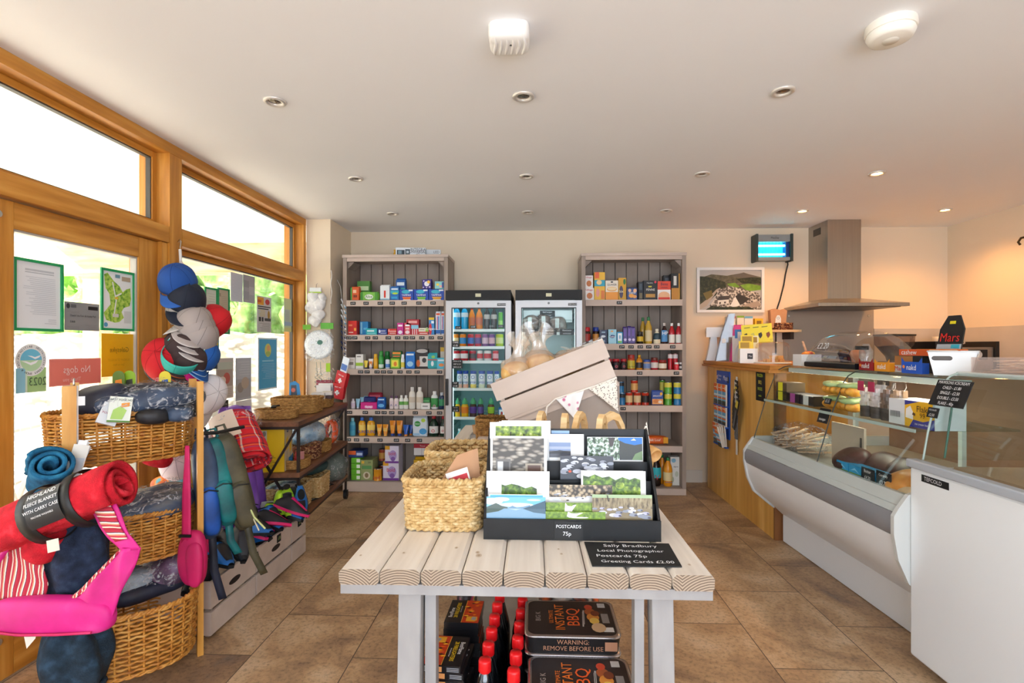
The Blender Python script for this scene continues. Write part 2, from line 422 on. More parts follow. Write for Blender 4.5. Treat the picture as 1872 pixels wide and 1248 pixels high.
# ------------------------------------------------------------------ outside the glass
GRD = NOISY('pale paving', [(0.3, '#d8cfbf'), (0.7, '#efe8dc')], (2, 2, 2), 5, 0.9)
struct(MB().box(-22, -8, -.2, -2.07, 22, -.03, GRD).build('ground'))
SOF = STRIPES('white boarded soffit', [(0.0, '#d9d6d0'), (0.03, '#fbfaf7')], 0.19, 1)
struct(MB().box(-7.0, -4, 2.72, -2.07, 7.2, 2.78, SOF).build('trim_13'))
BEAM = NOISY('weathered tan beam', [(0.3, '#c9a577'), (0.5, '#dcc09a'), (0.7, '#e6d2b4')], (2, 12, 12), 5, 0.8)
struct(MB().box(-9.0, 7.2, 2.30, -2.07, 7.5, 2.78, BEAM).build('trim_14'))
tag(MB().box(-6.6, 7.25, -.03, -6.35, 7.5, 2.3, BEAM).build('porch_post'), 'timber post holding the porch beam outside the door', 'post')
STONE = CELLS('dry stone wall', [(0.0, '#f4f0e8'), (0.35, '#ddd6ca'), (0.6, '#8d867a')], 5.5, 0.95, 'F1', (1, 1, 2.2))
def wallfn(u, v): 
    x = -16 + 14.2*u; z = -.03 + 1.5*v
    return (x, 9.0 + .09*mnoise.noise(Vector((x*2.2, z*5, 0))) + .12*v, z + (.10*mnoise.noise(Vector((x*1.7, 3, 0))) if v > .99 else 0))
wm = MB().surf(wallfn, 140, 16, STONE, True)
wm.surf(lambda u, v: (-16+14.2*u, 9.12+.4*v, 1.47+.10*mnoise.noise(Vector(((-16+14.2*u)*1.7, 3, 0)))*(1-v)), 140, 2, STONE)
tag(wm.build('stone_wall'), 'pale dry stone garden wall outside beyond the porch', 'wall')
LEAF = NOISY('foliage with painted sun', [(0.3, '#5f8f3a'), (0.5, '#9cc45e'), (0.65, '#d4ea9e'), (0.8, '#f4fbe0')], (5, 5, 5), 6, 0.9)  # paler copy of the leaves, sunlight painted into the colour
LEAF2 = NOISY('foliage with painted shade', [(0.3, '#4f7434'), (0.5, '#7fa653'), (0.7, '#bcd68c')], (6, 6, 6), 6, 0.9)  # darker copy of the leaves, shade painted into the colour
def bush(name, label, c, r, seed, mat):
    m = MB(); rnd = random.Random(seed)
    m.blob(c, r, mat, 2.2, 0.35, 2.2, 48, 28, seed)
    for k in range(260):
        a = rnd.uniform(0, 2*PI); e = rnd.uniform(-.2, 1.3); q = 1.02
        p = Vector((c[0]+r[0]*q*math.cos(a)*math.cos(e), c[1]+r[1]*q*math.sin(a)*math.cos(e), c[2]+r[2]*q*math.sin(e)))
        u = Vector((rnd.gauss(0, 1), rnd.gauss(0, 1), rnd.gauss(0, 1))).normalized()*rnd.uniform(.06, .16); v = u.orthogonal().normalized()*.07
        m.poly([p-u, p+v, p+u, p-v], mat)
    return tag(m.build(name), label, 'shrub', 'hedge beyond the garden wall')
for i, (x, y, z, rx, ry, rz, mt) in enumerate(((-3.2, 10.8, 1.6, 1.8, 1.1, 1.7, LEAF), (-5.9, 11.2, 1.7, 1.7, 1.1, 1.5, LEAF2), (-8.3, 10.8, 1.6, 1.6, 1.1, 1.6, LEAF), (-11.0, 10.9, 1.8, 1.9, 1.1, 1.5, LEAF), (-14.2, 11.2, 1.8, 2.0, 1.2, 1.8, LEAF2))):
    bush('garden_shrub', ['pale sunlit shrub above the stone wall, nearest the pillar', 'darker green shrub above the stone wall behind the caps', 'sunlit shrub above the stone wall beside the porch post', 'bright shrub seen through the door between the posters', 'dark leafy shrub seen at the far left of the door'][i], (x, y, z), (rx, ry, rz), i*3.1+1, mt)
hill = NOISY('hillside scrub', [(0.3, '#8fae6a'), (0.5, '#c8d9a5'), (0.7, '#eef2dc')], (.9, .9, .9), 6, 0.95)
struct(MB().surf(lambda u, v: (-24+26*u, 12.5+7*v, -.03+4.6*v+.5*mnoise.noise(Vector((u*14, v*5, 2)))), 60, 20, hill).build('ground_hill'))
# garden sign, fence and furniture
def folding_chair(loc, rz, label):
    t = empty('garden_chair', label, 'chair', loc, rz, 'white garden chairs outside')
    wc = C('#f4f4f2', 0.5); s = MB()
    for k in range(6): s.box(-.20, -.20+k*.07, .44, .20, -.145+k*.07, .455, wc)
    s.build('seat', t); b = MB()
    for z in (.62, .72, .82): b.box(-.20, .21, z, .20, .225, z+.06, wc)
    b.build('backrest', t)
    for x in (-.21, .21):
        MB().bar((x, -.22, 0), (x, .22, .9), .022, .022, wc).build('leg', t); MB().bar((x, .24, 0), (x, -.16, .45), .022, .022, wc).build('leg', t)
folding_chair((-3.2, 2.75, -.03), R(200), 'white folding chair outside, nearest the door glass')
folding_chair((-4.0, 3.9, -.03), R(150), 'white folding chair outside, farther from the door')
t = empty('garden_table', 'white slatted garden table outside the door', 'table', (-3.75, 3.2, -.03), R(15))
m = MB()
for k in range(8): m.box(-.40, -.40+k*.1, .70, .40, -.31+k*.1, .72, C('#f4f4f2', 0.5))
m.build('tabletop', t)
for x in (-.34, .34):
    for y in (-.34, .34): MB().box(x-.02, y-.02, 0, x+.02, y+.02, .70, C('#f4f4f2', 0.5)).build('leg', t)

# ------------------------------------------------------------------ ceiling fittings
def downlight(x, y, lit, label, grp=None):
    t = empty('recessed_downlight', label, 'ceiling light', (x, y, ZC), 0, grp)
    MB().lathe([(.046, -.001), (.047, -.006), (.040, -.011), (.031, -.009), (.029, -.002)], C('#dcd6cd', 0.3, 0.4), 28).build('trim_ring', t)
    if lit: MB().lathe([(.0, -.004), (.028, -.004)], E('#ffe3b0', 9), 20).build('bulb', t)
    else: MB().lathe([(.0, -.006), (.012, -.006), (.020, -.003), (.0285, -.0015)], C('#8d8378', 0.15, 0.8), 20).build('bulb', t)
    return t
rows = {2.18: 'front', 3.20: 'middle', 4.05: 'back'}
names = {-1.12: 'nearest the windows', -0.04: 'above the middle of the shop', 1.043: 'right of the shop middle', 2.11: 'over the counter', 3.20: 'by the right wall'}
for (x, y) in ((-1.12, 2.18), (-.04, 2.18), (1.043, 2.18), (-1.12, 3.20), (-.04, 3.20), (1.043, 3.20), (2.11, 3.23), (-1.12, 4.05), (-.04, 4.05), (1.043, 4.05), (2.11, 4.10), (3.20, 4.11)):
    lit = x > 2; ry = min(rows, key=lambda q: abs(q-y))
    downlight(x, y, lit, '%s recessed downlight in the %s row, %s' % ('lit warm' if lit else 'unlit', rows[ry], names[x]), 'ceiling downlights')
# wavy white ceiling vent
t = empty('ceiling_vent', 'white ribbed square vent on the ceiling above the table', 'ceiling vent', (-.08, 1.735, ZC))
VW = C('#f2f0ec', 0.45)
MB().blob((0, 0, -.016), (.069, .067, .040), VW, 4.2, 0, 1, 40, 20).build('cover', t)
for k in range(6):
    x = -.050+.020*k; MB().tube([(x*(1-.10*abs(2*q-1)**2)+.005*math.sin(5*q), -.060+.12*q, -.0545+.012*abs(2*q-1)**4) for q in [i/14 for i in range(15)]], [.0015+.004*math.sin(PI*i/14) for i in range(15)], VW, 8).build('rib', t)
MB().cyl((0.006, -.018, -.058), (0.006, -.018, -.05), .0035, C('#333333'), n=8).build('sensor', t)
t = empty('smoke_alarm', 'round white smoke alarm on the ceiling at right', 'smoke alarm', (1.186, 1.748, ZC))
MB().lathe([(.072, 0), (.074, -.020), (.071, -.026)], C('#efe9dd', 0.4), 36).build('base', t)
MB().lathe([(.067, -.026), (.0695, -.034), (.062, -.050), (.054, -.0535), (0, -.0555)], C('#f3eee3', 0.4), 36).build('cover', t)
MB().lathe([(.0, -.058), (.022, -.0575), (.025, -.053)], C('#e4dccd', 0.4), 24).build('test_button', t)

# ------------------------------------------------------------------ packaged goods: builders
def W(root):
    """mesh builder that takes world coordinates for a part of root"""
    m = MB(); m.M = (Matrix.Translation(root.location) @ root.rotation_euler.to_matrix().to_4x4()).inverted(); return m
def patches(m, x0, z0, wd, h, y, pts, txts, sign=-1):
    for i, p in enumerate(pts):
        yy = y + sign*(.0007 + .0003*i); a, b, c, d = x0+p[0]*wd, z0+p[1]*h, x0+p[2]*wd, z0+p[3]*h
        kind = p[5] if len(p) > 5 else 'q'; mt = C(p[4], .45)
        if kind == 'e':
            n = 18; m.poly([((a+c)/2+(c-a)/2*math.cos(2*PI*k/n), yy, (b+d)/2+(d-b)/2*math.sin(2*PI*k/n)) for k in range(n)], mt)
        elif kind == 't': m.poly([(a+(c-a)*.18, yy, b), (c-(c-a)*.18, yy, b), (c, yy, d), (a, yy, d)], mt)
        else: m.quad((a, yy, b), (c, yy, b), (c, yy, d), (a, yy, d), mt)
    for t in txts:
        m.text(t[0], t[3]*wd*1.25, C(t[4], .5), (x0+t[1]*wd, y+sign*.0032, z0+t[2]*h), sx=.9)
def PB(x0, x1, z0, h, y, dep, name, label, cat, col, pts=(), txts=(), grp=None):
    """printed carton, bag or pouch standing on a shelf, front at y"""
    wd = x1-x0-.001; cx = (x0+x1)/2; m = MB(); soft = cat in ('bag', 'pouch', 'pack', 'roll')
    if soft:
        # pillow pack: narrower crimped top, bulging middle
        def f(u, v):
            b = math.sin(PI*min(1, max(0, v)))**.6; e = 1-.10*(1-b)
            a = 2*PI*u; s = lambda t: math.copysign(abs(t)**.55, t)
            d2 = dep/2*(.35+.65*b)
            return (wd/2*e*s(math.cos(a)), dep/2+d2*s(math.sin(a))*(1 if v < .97 else .2), h*v)
        m.surf(f, 24, 8, C(col, .35)); m.box(-wd*.44, dep*.2, 0, wd*.44, dep*.8, .002, C(col, .35)); m.box(-wd*.45, dep*.45, h*.965, wd*.45, dep*.55, h, C(col, .35))
        m.box(-wd*.45, -.001, h*.06, wd*.45, dep*.4, h*.92, C(col, .35))
    else: m.box(-wd/2, 0, 0, wd/2, dep, h, C(col, .45))
    patches(m, -wd/2*(.9 if soft else 1), h*(.06 if soft else 0), wd*(.9 if soft else 1), h*(.86 if soft else 1), -.001 if soft else 0, pts, txts)
    return tag(m.build(name, loc=(cx, y, z0)), label, cat, grp)
PROF = {   # body profile (radius share, height share), cap profile, depth squash
 'shampoo': ([(.86,0),(1,.04),(1,.62),(.92,.74),(.5,.82)], [(.5,.82),(.52,.83),(.52,.98),(.46,1)], .62),
 'roundbot': ([(.88,0),(1,.05),(1,.52),(.9,.64),(.5,.78),(.36,.86)], [(.4,.86),(.44,.87),(.44,.98),(.38,1)], .85),
 'pet': ([(.8,0),(1,.06),(.96,.2),(1,.3),(1,.58),(.8,.72),(.4,.86),(.34,.9)], [(.36,.9),(.4,.905),(.4,.99),(.36,1)], 1),
 'sport': ([(.86,0),(1,.05),(.9,.32),(1,.5),(1,.66),(.7,.8),(.4,.86)], [(.44,.86),(.5,.87),(.46,.95),(.22,.96),(.2,1)], 1),
 'yop': ([(.84,0),(.92,.04),(.86,.3),(1,.52),(1,.68),(.85,.84)], [(.9,.84),(.96,.85),(.96,.98),(.88,1)], 1),
 'fruit': ([(.9,0),(1,.04),(.94,.3),(1,.6),(.8,.68),(.66,.72)], [(.72,.72),(.8,.74),(.8,.84),(.55,.9),(.42,.92),(.4,1)], 1),
 'can': ([(.82,0),(1,.05),(1,.9),(.84,.965)], [(.86,.962),(.88,.985),(.84,.985),(.80,.97),(0,.97)], 1),
 'tin': ([(.98,0),(1,.02),(.96,.05),(.96,.95),(1,.97)], [(1,.97),(1,1),(.93,1),(.91,.98),(0,.98)], 1),
 'jar': ([(.92,0),(1,.05),(1,.66),(.84,.76)], [(.9,.76),(.92,.77),(.92,.98),(.86,1)], 1),
 'spray': ([(.92,0),(1,.03),(1,.66),(.7,.74)], [(.78,.74),(.8,.75),(.8,.95),(.6,1)], .9),
}
def PT(kind, x, r, z0, h, y, name, label, cat, body, cap, band=None, txts=(), grp=None):
    """bottle, can, jar or tube standing at (x, y)"""
    m = MB(); loc = (x, y, z0); bm = C(body, .25)
    if kind == 'tube':
        def f(u, v):
            a = 2*PI*u; k = v
            return (r*(.62+.38*k)*math.cos(a), r*(.55*(1-k)+.03)*math.sin(a), h*(.16+.84*v))
        m.surf(f, 18, 8, bm); o = m.build(name, loc=loc)
        c = MB().lathe([(r*.6, 0), (r*.62, h*.01), (r*.55, h*.16), (0, h*.165)], C(cap, .35), 16, sy=.9).build('cap', o)
        if band: MB().quad((-r*.6, -r*.42, h*band[0]), (r*.6, -r*.42, h*band[0]), (r*.7, -r*.26, h*band[1]), (-r*.7, -r*.26, h*band[1]), C(band[2], .4)).build('printed_label', o)
        return tag(o, label, cat, grp)
    P, Q, sq = PROF[kind]
    m.lathe([(a*r, b*h) for a, b in P], bm, 18, sy=sq); o = m.build(name, loc=loc)
    metal = kind in ('can', 'tin')
    MB().lathe([(a*r, b*h) for a, b in Q], CHROME if metal else C(cap, .35), 16, sy=sq).build('lid' if metal or kind == 'jar' else 'cap', o)
    def rad(t):
        for (a, b), (c, d) in zip(P, P[1:]):
            if b <= t <= d: return a+(c-a)*(t-b)/(d-b) if d > b else c
        return P[-1][0]
    l = MB(); used = False
    if band:
        zs = [band[0]] + [b for a, b in P if band[0] < b < band[1]] + [band[1]]
        l.lathe([(rad(t)*r*1.012+.0003, t*h) for t in zs], C(band[2], .45), 18, sy=sq, smooth=True)
        # keep only the skin of the label, no end caps
        l.f, l.m, l.s = l.f[:-2], l.m[:-2], l.s[:-2]; used = True
    for t in txts:
        l.text(t[0], r*1.5 if len(t[0]) == 1 else min(r*1.6, 3.2*r/len(t[0])*1.1), C(t[2], .5), (0, -(rad(t[1])*r*sq*1.02+.0012), t[1]*h)); used = True
    if used: l.build('printed_label', o)
    return tag(o, label, cat, grp)
def ROLL(x, y, z, label):
    m = MB().cyl((x, y, z), (x, y+.13, z), .0255, C('#efecea', .6), n=18).cyl((x, y-.001, z), (x, y+.002, z), .008, C('#b8b2ae', .7), n=10)
    for v in m.v: v -= Vector((x, y, z))
    tag(m.build('bin_liner_roll', loc=(x, y, z)), label, 'roll', 'bundle of white rolls')
def BREAD(x0, x1, z, y):
    m = MB(); wd = x1-x0; m.blob((0, 0, .035), (wd/2, .045, .036), C('#d8601e', .4), 3.2, .06, 20, 30, 16, 2)
    o = m.build('loaf_pack', loc=((x0+x1)/2, y, z)); tag(o, 'orange wrapped malt loaf lying on the right unit', 'bread')
    MB().box(wd*.28, -.047, .012, wd*.47, -.03, .062, C('#efa51e', .4)).build('wrapper_end', o)
    MB().text('Malt Loaf', .028, C('#f7ead0', .5), (-.02, -.049, .04)).build('lettering', o)

# ------------------------------------------------------------------ the two painted shelving units
def tagstrip(root, x, z, y, txt, wd=.044):
    m = W(root); m.box(x-wd/2, y-.0025, z-.0125, x+wd/2, y, z+.0125, CHALK); m.text(txt, .017, INK, (x, y-.0035, z), sx=.85); m.build('price_tag', root)
def unit(label, x0, x1, shelves, prices, tagsx, yf=4.27, yb=4.62):
    t = empty('shelving_unit', label, 'shelves', ((x0+x1)/2, 4.45, 0)); pw = .032
    GAP = C('#33231b', .9)
    m = W(t); m.box(x0+.002, yb, .08, x1-.002, yb+.012, 1.98, GAP); m.build('backing', t)
    m = W(t); n = 8; bw = (x1-x0-2*pw)/n
    for k in range(n): m.box(x0+pw+k*bw+.003, yb-.014, .08, x0+pw+(k+1)*bw-.003, yb-.001, 1.975, TAUPE)
    m.build('back_boards', t)
    for a in (x0, x1-pw):
        m = W(t); m.box(a, yf, 0, a+pw, yb-.015, 1.975, TAUPE); m.build('side_panel', t, bevel=.002)
    m = W(t); m.box(x0-.004, yf-.006, 1.976, x1+.004, yb, 2.0, TAUPEX); m.box(x0+pw+.001, yf+.002, 1.945, x1-pw-.001, yf+.022, 1.975, TAUPEX); m.build('top_board', t, bevel=.002)
    for s, a in ((1, x0+pw), (-1, x1-pw)):
        m = W(t); q = .055; m.prism([(a+.001*s, 1.943), (a+q*s, 1.943), (a+.001*s, 1.943-q)], yf+.03, yf+.19, TAUPE); m.build('corner_bracket', t)
    for z in shelves:
        m = W(t); m.box(x0+pw+.001, yf+.004, z-.02, x1-pw-.001, yb-.016, z, TAUPE); m.box(x0+pw+.001, yf-.008, z-.05, x1-pw-.001, yf+.0035, z+.001, TAUPEX); m.build('shelf', t, bevel=.0015)
    m = W(t); zb = .09 if x0 < 0 else .06
    m.box(x0+pw+.001, yf+.004, zb-.02, x1-pw-.001, yb-.016, zb-.0005, TAUPE); m.box(x0+.004, yf-.014, .004, x1-.004, yf-.001, zb-.004, TAUPEX); m.build('plinth', t, bevel=.002)
    for z, row in zip(shelves, tagsx):
        for i, x in enumerate(row): tagstrip(t, x, z-.025, yf-.0085, prices[(i*3+int(z*100)) % len(prices)])
    return t
PR = ['£2.99', '£1.50', '£3.45', '£1.95', '£2.50', '£4.25', '£1.20', '£3.99', '£0.95']
unit('taupe board shelving unit of toiletries left of the fridges', -1.605, -.712, (1.615, 1.324, 1.037, .695, .464), PR,
     ((-1.515, -1.404, -1.283, -1.181, -1.08, -.955, -.835), (-1.55, -1.50, -1.39, -1.325, -1.215, -1.135, -1.065, -1.01, -.93, -.85, -.775), (-1.45, -1.395, -1.31, -1.255, -1.2, -1.115, -1.04, -.97, -.78),
      (-1.545, -1.41, -1.305, -1.25, -1.185, -1.11, -.985, -.87, -.78), (-1.555, -1.485, -1.40, -1.285, -1.145, -1.05, -.95)))
unit('taupe board shelving unit of groceries right of the fridges', .405, 1.262, (1.612, 1.248, 1.032, .738, .405), PR,
     ((.715,), (.735, .81, .885, .955, 1.02, 1.15), (.88, 1.18), (.745,), ()))
# boxes lying on top of the left unit
t = empty('lamp_box', 'longer white box with dark printing on the left unit', 'box', (-1.03, 4.36, 2.001), R(6))
m = MB(); m.box(-.14, -.03, 0, .11, .03, .068, C('#e8edf2', .4)); patches(m, -.14, 0, .25, .068, -.03, [(.04, .08, .30, .7, '#33414a'), (.08, .2, .2, .62, '#7d98a4'), (.32, .1, .48, .8, '#4a5a62'), (.36, .3, .44, .6, '#c8d3da')], [('INTEGRA', .75, .74, .11, '#333333'), ('UNIVERSAL', .75, .46, .10, '#333333'), ('x2', .75, .2, .10, '#333333')]); m.build('carton', t)
MB().box(.1105, -.0295, .0005, .112, .0295, .0675, C('#aebcc4', .4)).build('end_flap', t)
t = tag(MB().box(-.10, -.03, 0, .06, .03, .068, C('#e3e9ee', .4)).text('LED', .03, C('#333333'), (.025, -.0305, .045)).build('lamp_box', loc=(-.865, 4.45, 2.001), rot=(0, 0, R(6))), 'shorter white box tucked behind on the left unit', 'box')
tag(MB().lathe([(.012, 0), (.014, .02), (.006, .04), (.012, .055), (0, .06)], C('#d8a01e', .4), 12).build('duck_figure', loc=(-1.185, 4.36, 2.001)), 'tiny yellow figure at the left end of the white box', 'figure')

# ------------------------------------------------------------------ the two glass door fridges
def fridge(label, x0, x1, shelves, handle, inner, lampw, yf=4.05, yb=4.64, h=1.672):
    t = empty('display_fridge', label, 'fridge', ((x0+x1)/2, 4.3, 0)); G = C('#c9c9ca', .35, .15); IN = C(inner, .5)
    m = W(t)
    for a, b in ((x0, x0+.03), (x1-.03, x1)): m.box(a, yf+.05, .06, b, yb, h-.08, G)
    m.box(x0+.03, yb-.03, .06, x1-.03, yb, h-.08, G).box(x0+.03, yf+.05, .06, x1-.03, yb-.03, .16, G)
    m.build('cabinet', t)
    m = W(t); m.box(x0+.031, yb-.04, .161, x1-.031, yb-.031, h-.081, IN)
    for a, b in ((x0+.031, x0+.036), (x1-.036, x1-.031)): m.box(a, yf+.052, .161, b, yb-.041, h-.081, IN)
    for z in [.2+.045*k for k in range(30)]:
        m.box(x0+.036, yf+.10, z, x0+.044, yb-.05, z+.012, IN); m.box(x1-.044, yf+.10, z, x1-.036, yb-.05, z+.012, IN)
    m.build('liner', t)
    m = W(t); m.box(x0, yf-.012, h-.078, x1, yb, h, C('#0e0e0e', .6)); m.build('top_panel', t, bevel=.006)
    m = W(t); m.box((x0+x1)/2-.022, yf-.015, h-.053, (x0+x1)/2+.022, yf-.0125, h-.027, C('#d9d6b4', .5)); m.build('thermostat_display', t)
    zt, zb, st = h-.082, .11, .045
    d = W(t); d.box(x0, yf, zb, x0+st, yf+.04, zt, G).box(x1-st, yf, zb, x1, yf+.04, zt, G).box(x0+st, yf, zt-.055, x1-st, yf+.04, zt, G).box(x0+st, yf, zb, x1-st, yf+.04, zb+.06, G)
    dr = d.build('door', t, bevel=.003)
    m = W(t); g = .007
    for a in ((x0+st, zb+.06, x0+st+g, zt-.055), (x1-st-g, zb+.06, x1-st, zt-.055), (x0+st+g, zt-.055-g, x1-st-g, zt-.055), (x0+st+g, zb+.06, x1-st-g, zb+.06+g)): m.box(a[0], yf+.006, a[1], a[2], yf+.03, a[3], C('#2c3436', .5))
    m.build('door_seal', dr)
    m = W(t); m.box(x0+st+g, yf+.014, zb+.06+g, x1-st-g, yf+.018, zt-.055-g, PANE); m.build('pane', dr)
    m = W(t); hx = x0+.012 if handle < 0 else x1-.012; m.box(hx-.011, yf-.03, .76, hx+.011, yf-.004, .97, BLACK); m.build('handle', dr, bevel=.004)
    m = W(t); m.lathe([(.011, 0), (.011, .006), (.004, .008), (0, .008)], C('#6a6a68', .3, .6), 14); m2 = W(t); m2.cyl(((x0+x1)/2, yf-.006, zt-.022), ((x0+x1)/2, yf-.001, zt-.022), .009, C('#5c5c5a', .3, .6), n=14); m2.build('lock', dr)
    m = W(t); m.box(x1-.11, yf-.0025, zt-.042, x1-.042, yf-.0005, zt-.022, C('#3a3c3c', .5)); m.text('TEFCOLD', .015, INK, (x1-.076, yf-.0032, zt-.032)); m.build('maker_badge', dr)
    for z in shelves:
        m = W(t); wire = C('#e8f2f0', .4)
        m.box(x0+.045, yf+.06, z-.016, x1-.045, yf+.065, z+.006, wire).box(x0+.045, yb-.06, z-.008, x1-.045, yb-.055, z-.002, wire)
        for k in range(22):
            xx = x0+.05+(x1-x0-.10)*k/21; m.box(xx-.0016, yf+.065, z-.006, xx+.0016, yb-.06, z-.002, wire)
        m.build('wire_shelf', t)
    m = W(t); m.box(x0+.06, yf+.06, h-.098, x1-.06, yf+.085, h-.084, E('#eafcff', lampw)); m.build('lamp_tube', t)
    for (xx) in (x0+.04, x1-.052):
        m = W(t); m.box(xx, yf+.053, .3, xx+.012, yf+.066, h-.13, E('#dffaff', lampw*.6)); m.build('lamp_tube', t)
    m = W(t)
    for xx in (x0+.05, x1-.09):
        for yy in (yf+.08, yb-.08): m.box(xx, yy, 0, xx+.04, yy+.04, .06, C('#2a2a2a'))
    m.build('feet', t)
    return t
FZ = (1.361, 1.222, 1.106, .886, .653, .393)
f1 = fridge('glass door drinks fridge full of bottles and cans', -.692, -.172, FZ, -1, '#8fcac8', 2.4)
f2 = fridge('glass door fridge holding bagged meat, right of drinks fridge', -.137, .388, (1.335, 1.05, .8, .5), 1, '#dcebe7', 3.6)
m = W(f2); m.box(-.08, 4.30, 1.43, .33, 4.55, 1.53, C('#eef4f2', .4)); m.box(-.08, 4.296, 1.44, .33, 4.2995, 1.452, C('#c9d6d4', .4)); m.build('evaporator_box', f2)
def chalk_card(name, label, x0, x1, z0, z1, y, lines, size=None, col='#20221f', grp=None, ink=INK):
    m = MB(); cx = (x0+x1)/2; wd = x1-x0; h = z1-z0; m.box(-wd/2, -.002, 0, wd/2, 0, h, C(col, .6)); n = len(lines)
    for i, l in enumerate(lines): m.text(l, size or min(h/n*.8, 1.7*wd/max(4, len(l))), ink, (0, -.0028, h*(1-(i+.5)/n)), sx=.85)
    return tag(m.build(name, loc=(cx, y, z0)), label, 'sign', grp)
chalk_card('price_card', 'small black price card on the first fridge shelf under blue bottles', -.625, -.575, 1.365, 1.39, 4.112, ['£1.50'])
chalk_card('price_card', 'small black price card under the orange drinks', -.505, -.455, 1.372, 1.396, 4.112, ['£1.60'])
chalk_card('price_card', 'small black price card under the cola bottles', -.355, -.31, 1.376, 1.4, 4.112, ['£1.75'])
chalk_card('price_card', 'small black price card under the green can', -.28, -.235, 1.376, 1.4, 4.112, ['£1.60'])
chalk_card('price_card', 'black CANS price card at left of the fridge door', -.645, -.585, 1.222, 1.27, 4.06, ['CANS', '£1.05'])
chalk_card('price_card', 'black three line price card beside the red cans', -.645, -.56, 1.05, 1.12, 4.06, ['COLA £1.20', 'DIET £1.10', 'ZERO £1.10'])
chalk_card('price_card', 'black price card beside the yogurt drinks', -.645, -.59, .90, .945, 4.06, ['YOP', '£1.40'])
chalk_card('price_card', 'black price card beside the yellow juice bottles', -.645, -.585, .705, .75, 4.06, ['Fruit Shoot', '£1.10'])
chalk_card('fridge_sign', 'dark sign at the top of the meat fridge', .06, .185, 1.475, 1.525, 4.29, ['Beef burgers', 'in freezer'])
for i, (a, lines) in enumerate(((-.06, ['Lamb', 'sausages']), (.075, ['Beef from', 'the farm']), (.215, ['Farm lamb', 'ask for price']))):
    chalk_card('fridge_sign', 'black sign on the meat fridge shelf, %s of three' % ('left', 'middle', 'right')[i], a, a+.115, 1.318, 1.366, 4.10, lines, grp='meat fridge signs')
MEAT = NOISY('frozen meat', [(0.3, '#5a463f'), (0.5, '#8a7468'), (0.7, '#cfc4ba')], (34, 34, 34), 4, 0.35)
def meat(x, z, r, label, seed, lab=True):
    t = empty('meat_bag', label, 'meat bag', (x, 4.24, z), 0, 'bags of frozen meat')
    MB().blob((0, 0, r[2]), r, MEAT, 2.6, .25, 14, 22, 12, seed).build('meat', t)
    MB().blob((0, 0, r[2]*1.02), (r[0]*1.05, r[1]*1.08, r[2]*1.05), GLASS('meat film', '#fafafa', .05, .15), 2.6, .3, 14, 22, 12, seed).build('plastic_bag', t)
    if lab: MB().box(-.02, -r[1]*1.15, r[2]*.6, .012, -r[1]*1.13, r[2]*1.8, C('#dfe9e4', .5)).build('paper_label', t)
for i, (x, z, r) in enumerate(((-.02, 1.337, (.075, .08, .07)), (.09, 1.337, (.06, .08, .075)), (.20, 1.337, (.075, .08, .065)), (.0, 1.052, (.09, .08, .05)), (.21, 1.052, (.08, .08, .055)), (.02, .802, (.1, .08, .08)), (.2, .802, (.09, .08, .08)))):
    meat(x, z, r, 'clear bag of frozen meat on the %s' % ('upper shelf at left', 'upper shelf in the middle', 'upper shelf at right', 'second shelf at left', 'second shelf at right', 'third shelf at left', 'third shelf at right')[i], i*2.3+1, i < 3)
PB(-1.526,-1.415,1.615,0.180,4.395,0.060,'tissue_box','tall green tissue carton at the back of the top shelf','carton','#4f8f3c',[(.1,.55,.9,.75,'#cfe8b8')])
PB(-1.556,-1.476,1.615,0.125,4.305,0.070,'wipes_pack','orange and green pack at the left end of the left unit\'s top shelf','pack','#e2602a',[(0,0,.18,1,'#4aa63a'),(.3,.55,.7,.8,'#f6c9a0'),(.35,.2,.8,.4,'#8c3a14')])
PB(-1.476,-1.311,1.615,0.079,4.305,0.070,'soap_multipack','white and green leaf patterned soap pack on the top shelf','pack','#7cc04a',[(.25,.1,.75,.75,'#f2f6ea','e'),(.0,.0,.15,1,'#3d8f2e'),(.85,0,1,1,'#4c9a36')],[('Aloe',.5,.45,.2,'#3a7a2c')])
PB(-1.301,-1.212,1.615,0.139,4.305,0.070,'paper_pack','tall white pack with a red strip between green and blue packs','pack','#e8eef2',[(.4,.15,.6,.65,'#d8402f'),(0,0,1,.08,'#9cc6dd')])
PB(-1.212,-1.132,1.615,0.126,4.305,0.070,'pad_pack','teal and blue pads pack left of the three blue boxes','pack','#1c6fbf',[(0,.5,1,.72,'#39b7c9'),(.2,.42,.9,.58,'#b4d83a','e'),(.1,.78,.9,.9,'#d8eefa'),(.1,.08,.8,.25,'#2aa3d9')])
PB(-1.190,-1.099,1.615,0.205,4.395,0.070,'pad_pack','teal and blue pads pack standing higher at the back','pack','#1a5fae',[(0,.35,1,.6,'#35b5a6'),(.1,.1,.9,.4,'#b6d93e','e'),(.1,.72,.9,.88,'#e6f3fb')])
PB(-1.132,-1.011,1.615,0.096,4.305,0.070,'tampon_box','blue tampon box with orange band, left of the row of three','box','#1747b0',[(.15,.62,.75,.95,'#36b3cf','e'),(.2,.06,.85,.34,'#e8722c','t'),(.25,.03,.8,.1,'#f3f3f0'),(.66,.84,.95,.97,'#e9eef6')],[('TAMPAX',.5,.48,.15,'#ffffff')],'blue tampon boxes')
PB(-1.008,-0.884,1.615,0.096,4.305,0.070,'tampon_box','blue tampon box with green band, middle of the row of three','box','#1747b0',[(.15,.62,.75,.95,'#36b3cf','e'),(.2,.06,.85,.34,'#7cc43e','t'),(.25,.03,.8,.1,'#f3f3f0'),(.66,.84,.95,.97,'#e9eef6')],[('TAMPAX',.5,.48,.15,'#ffffff')],'blue tampon boxes')
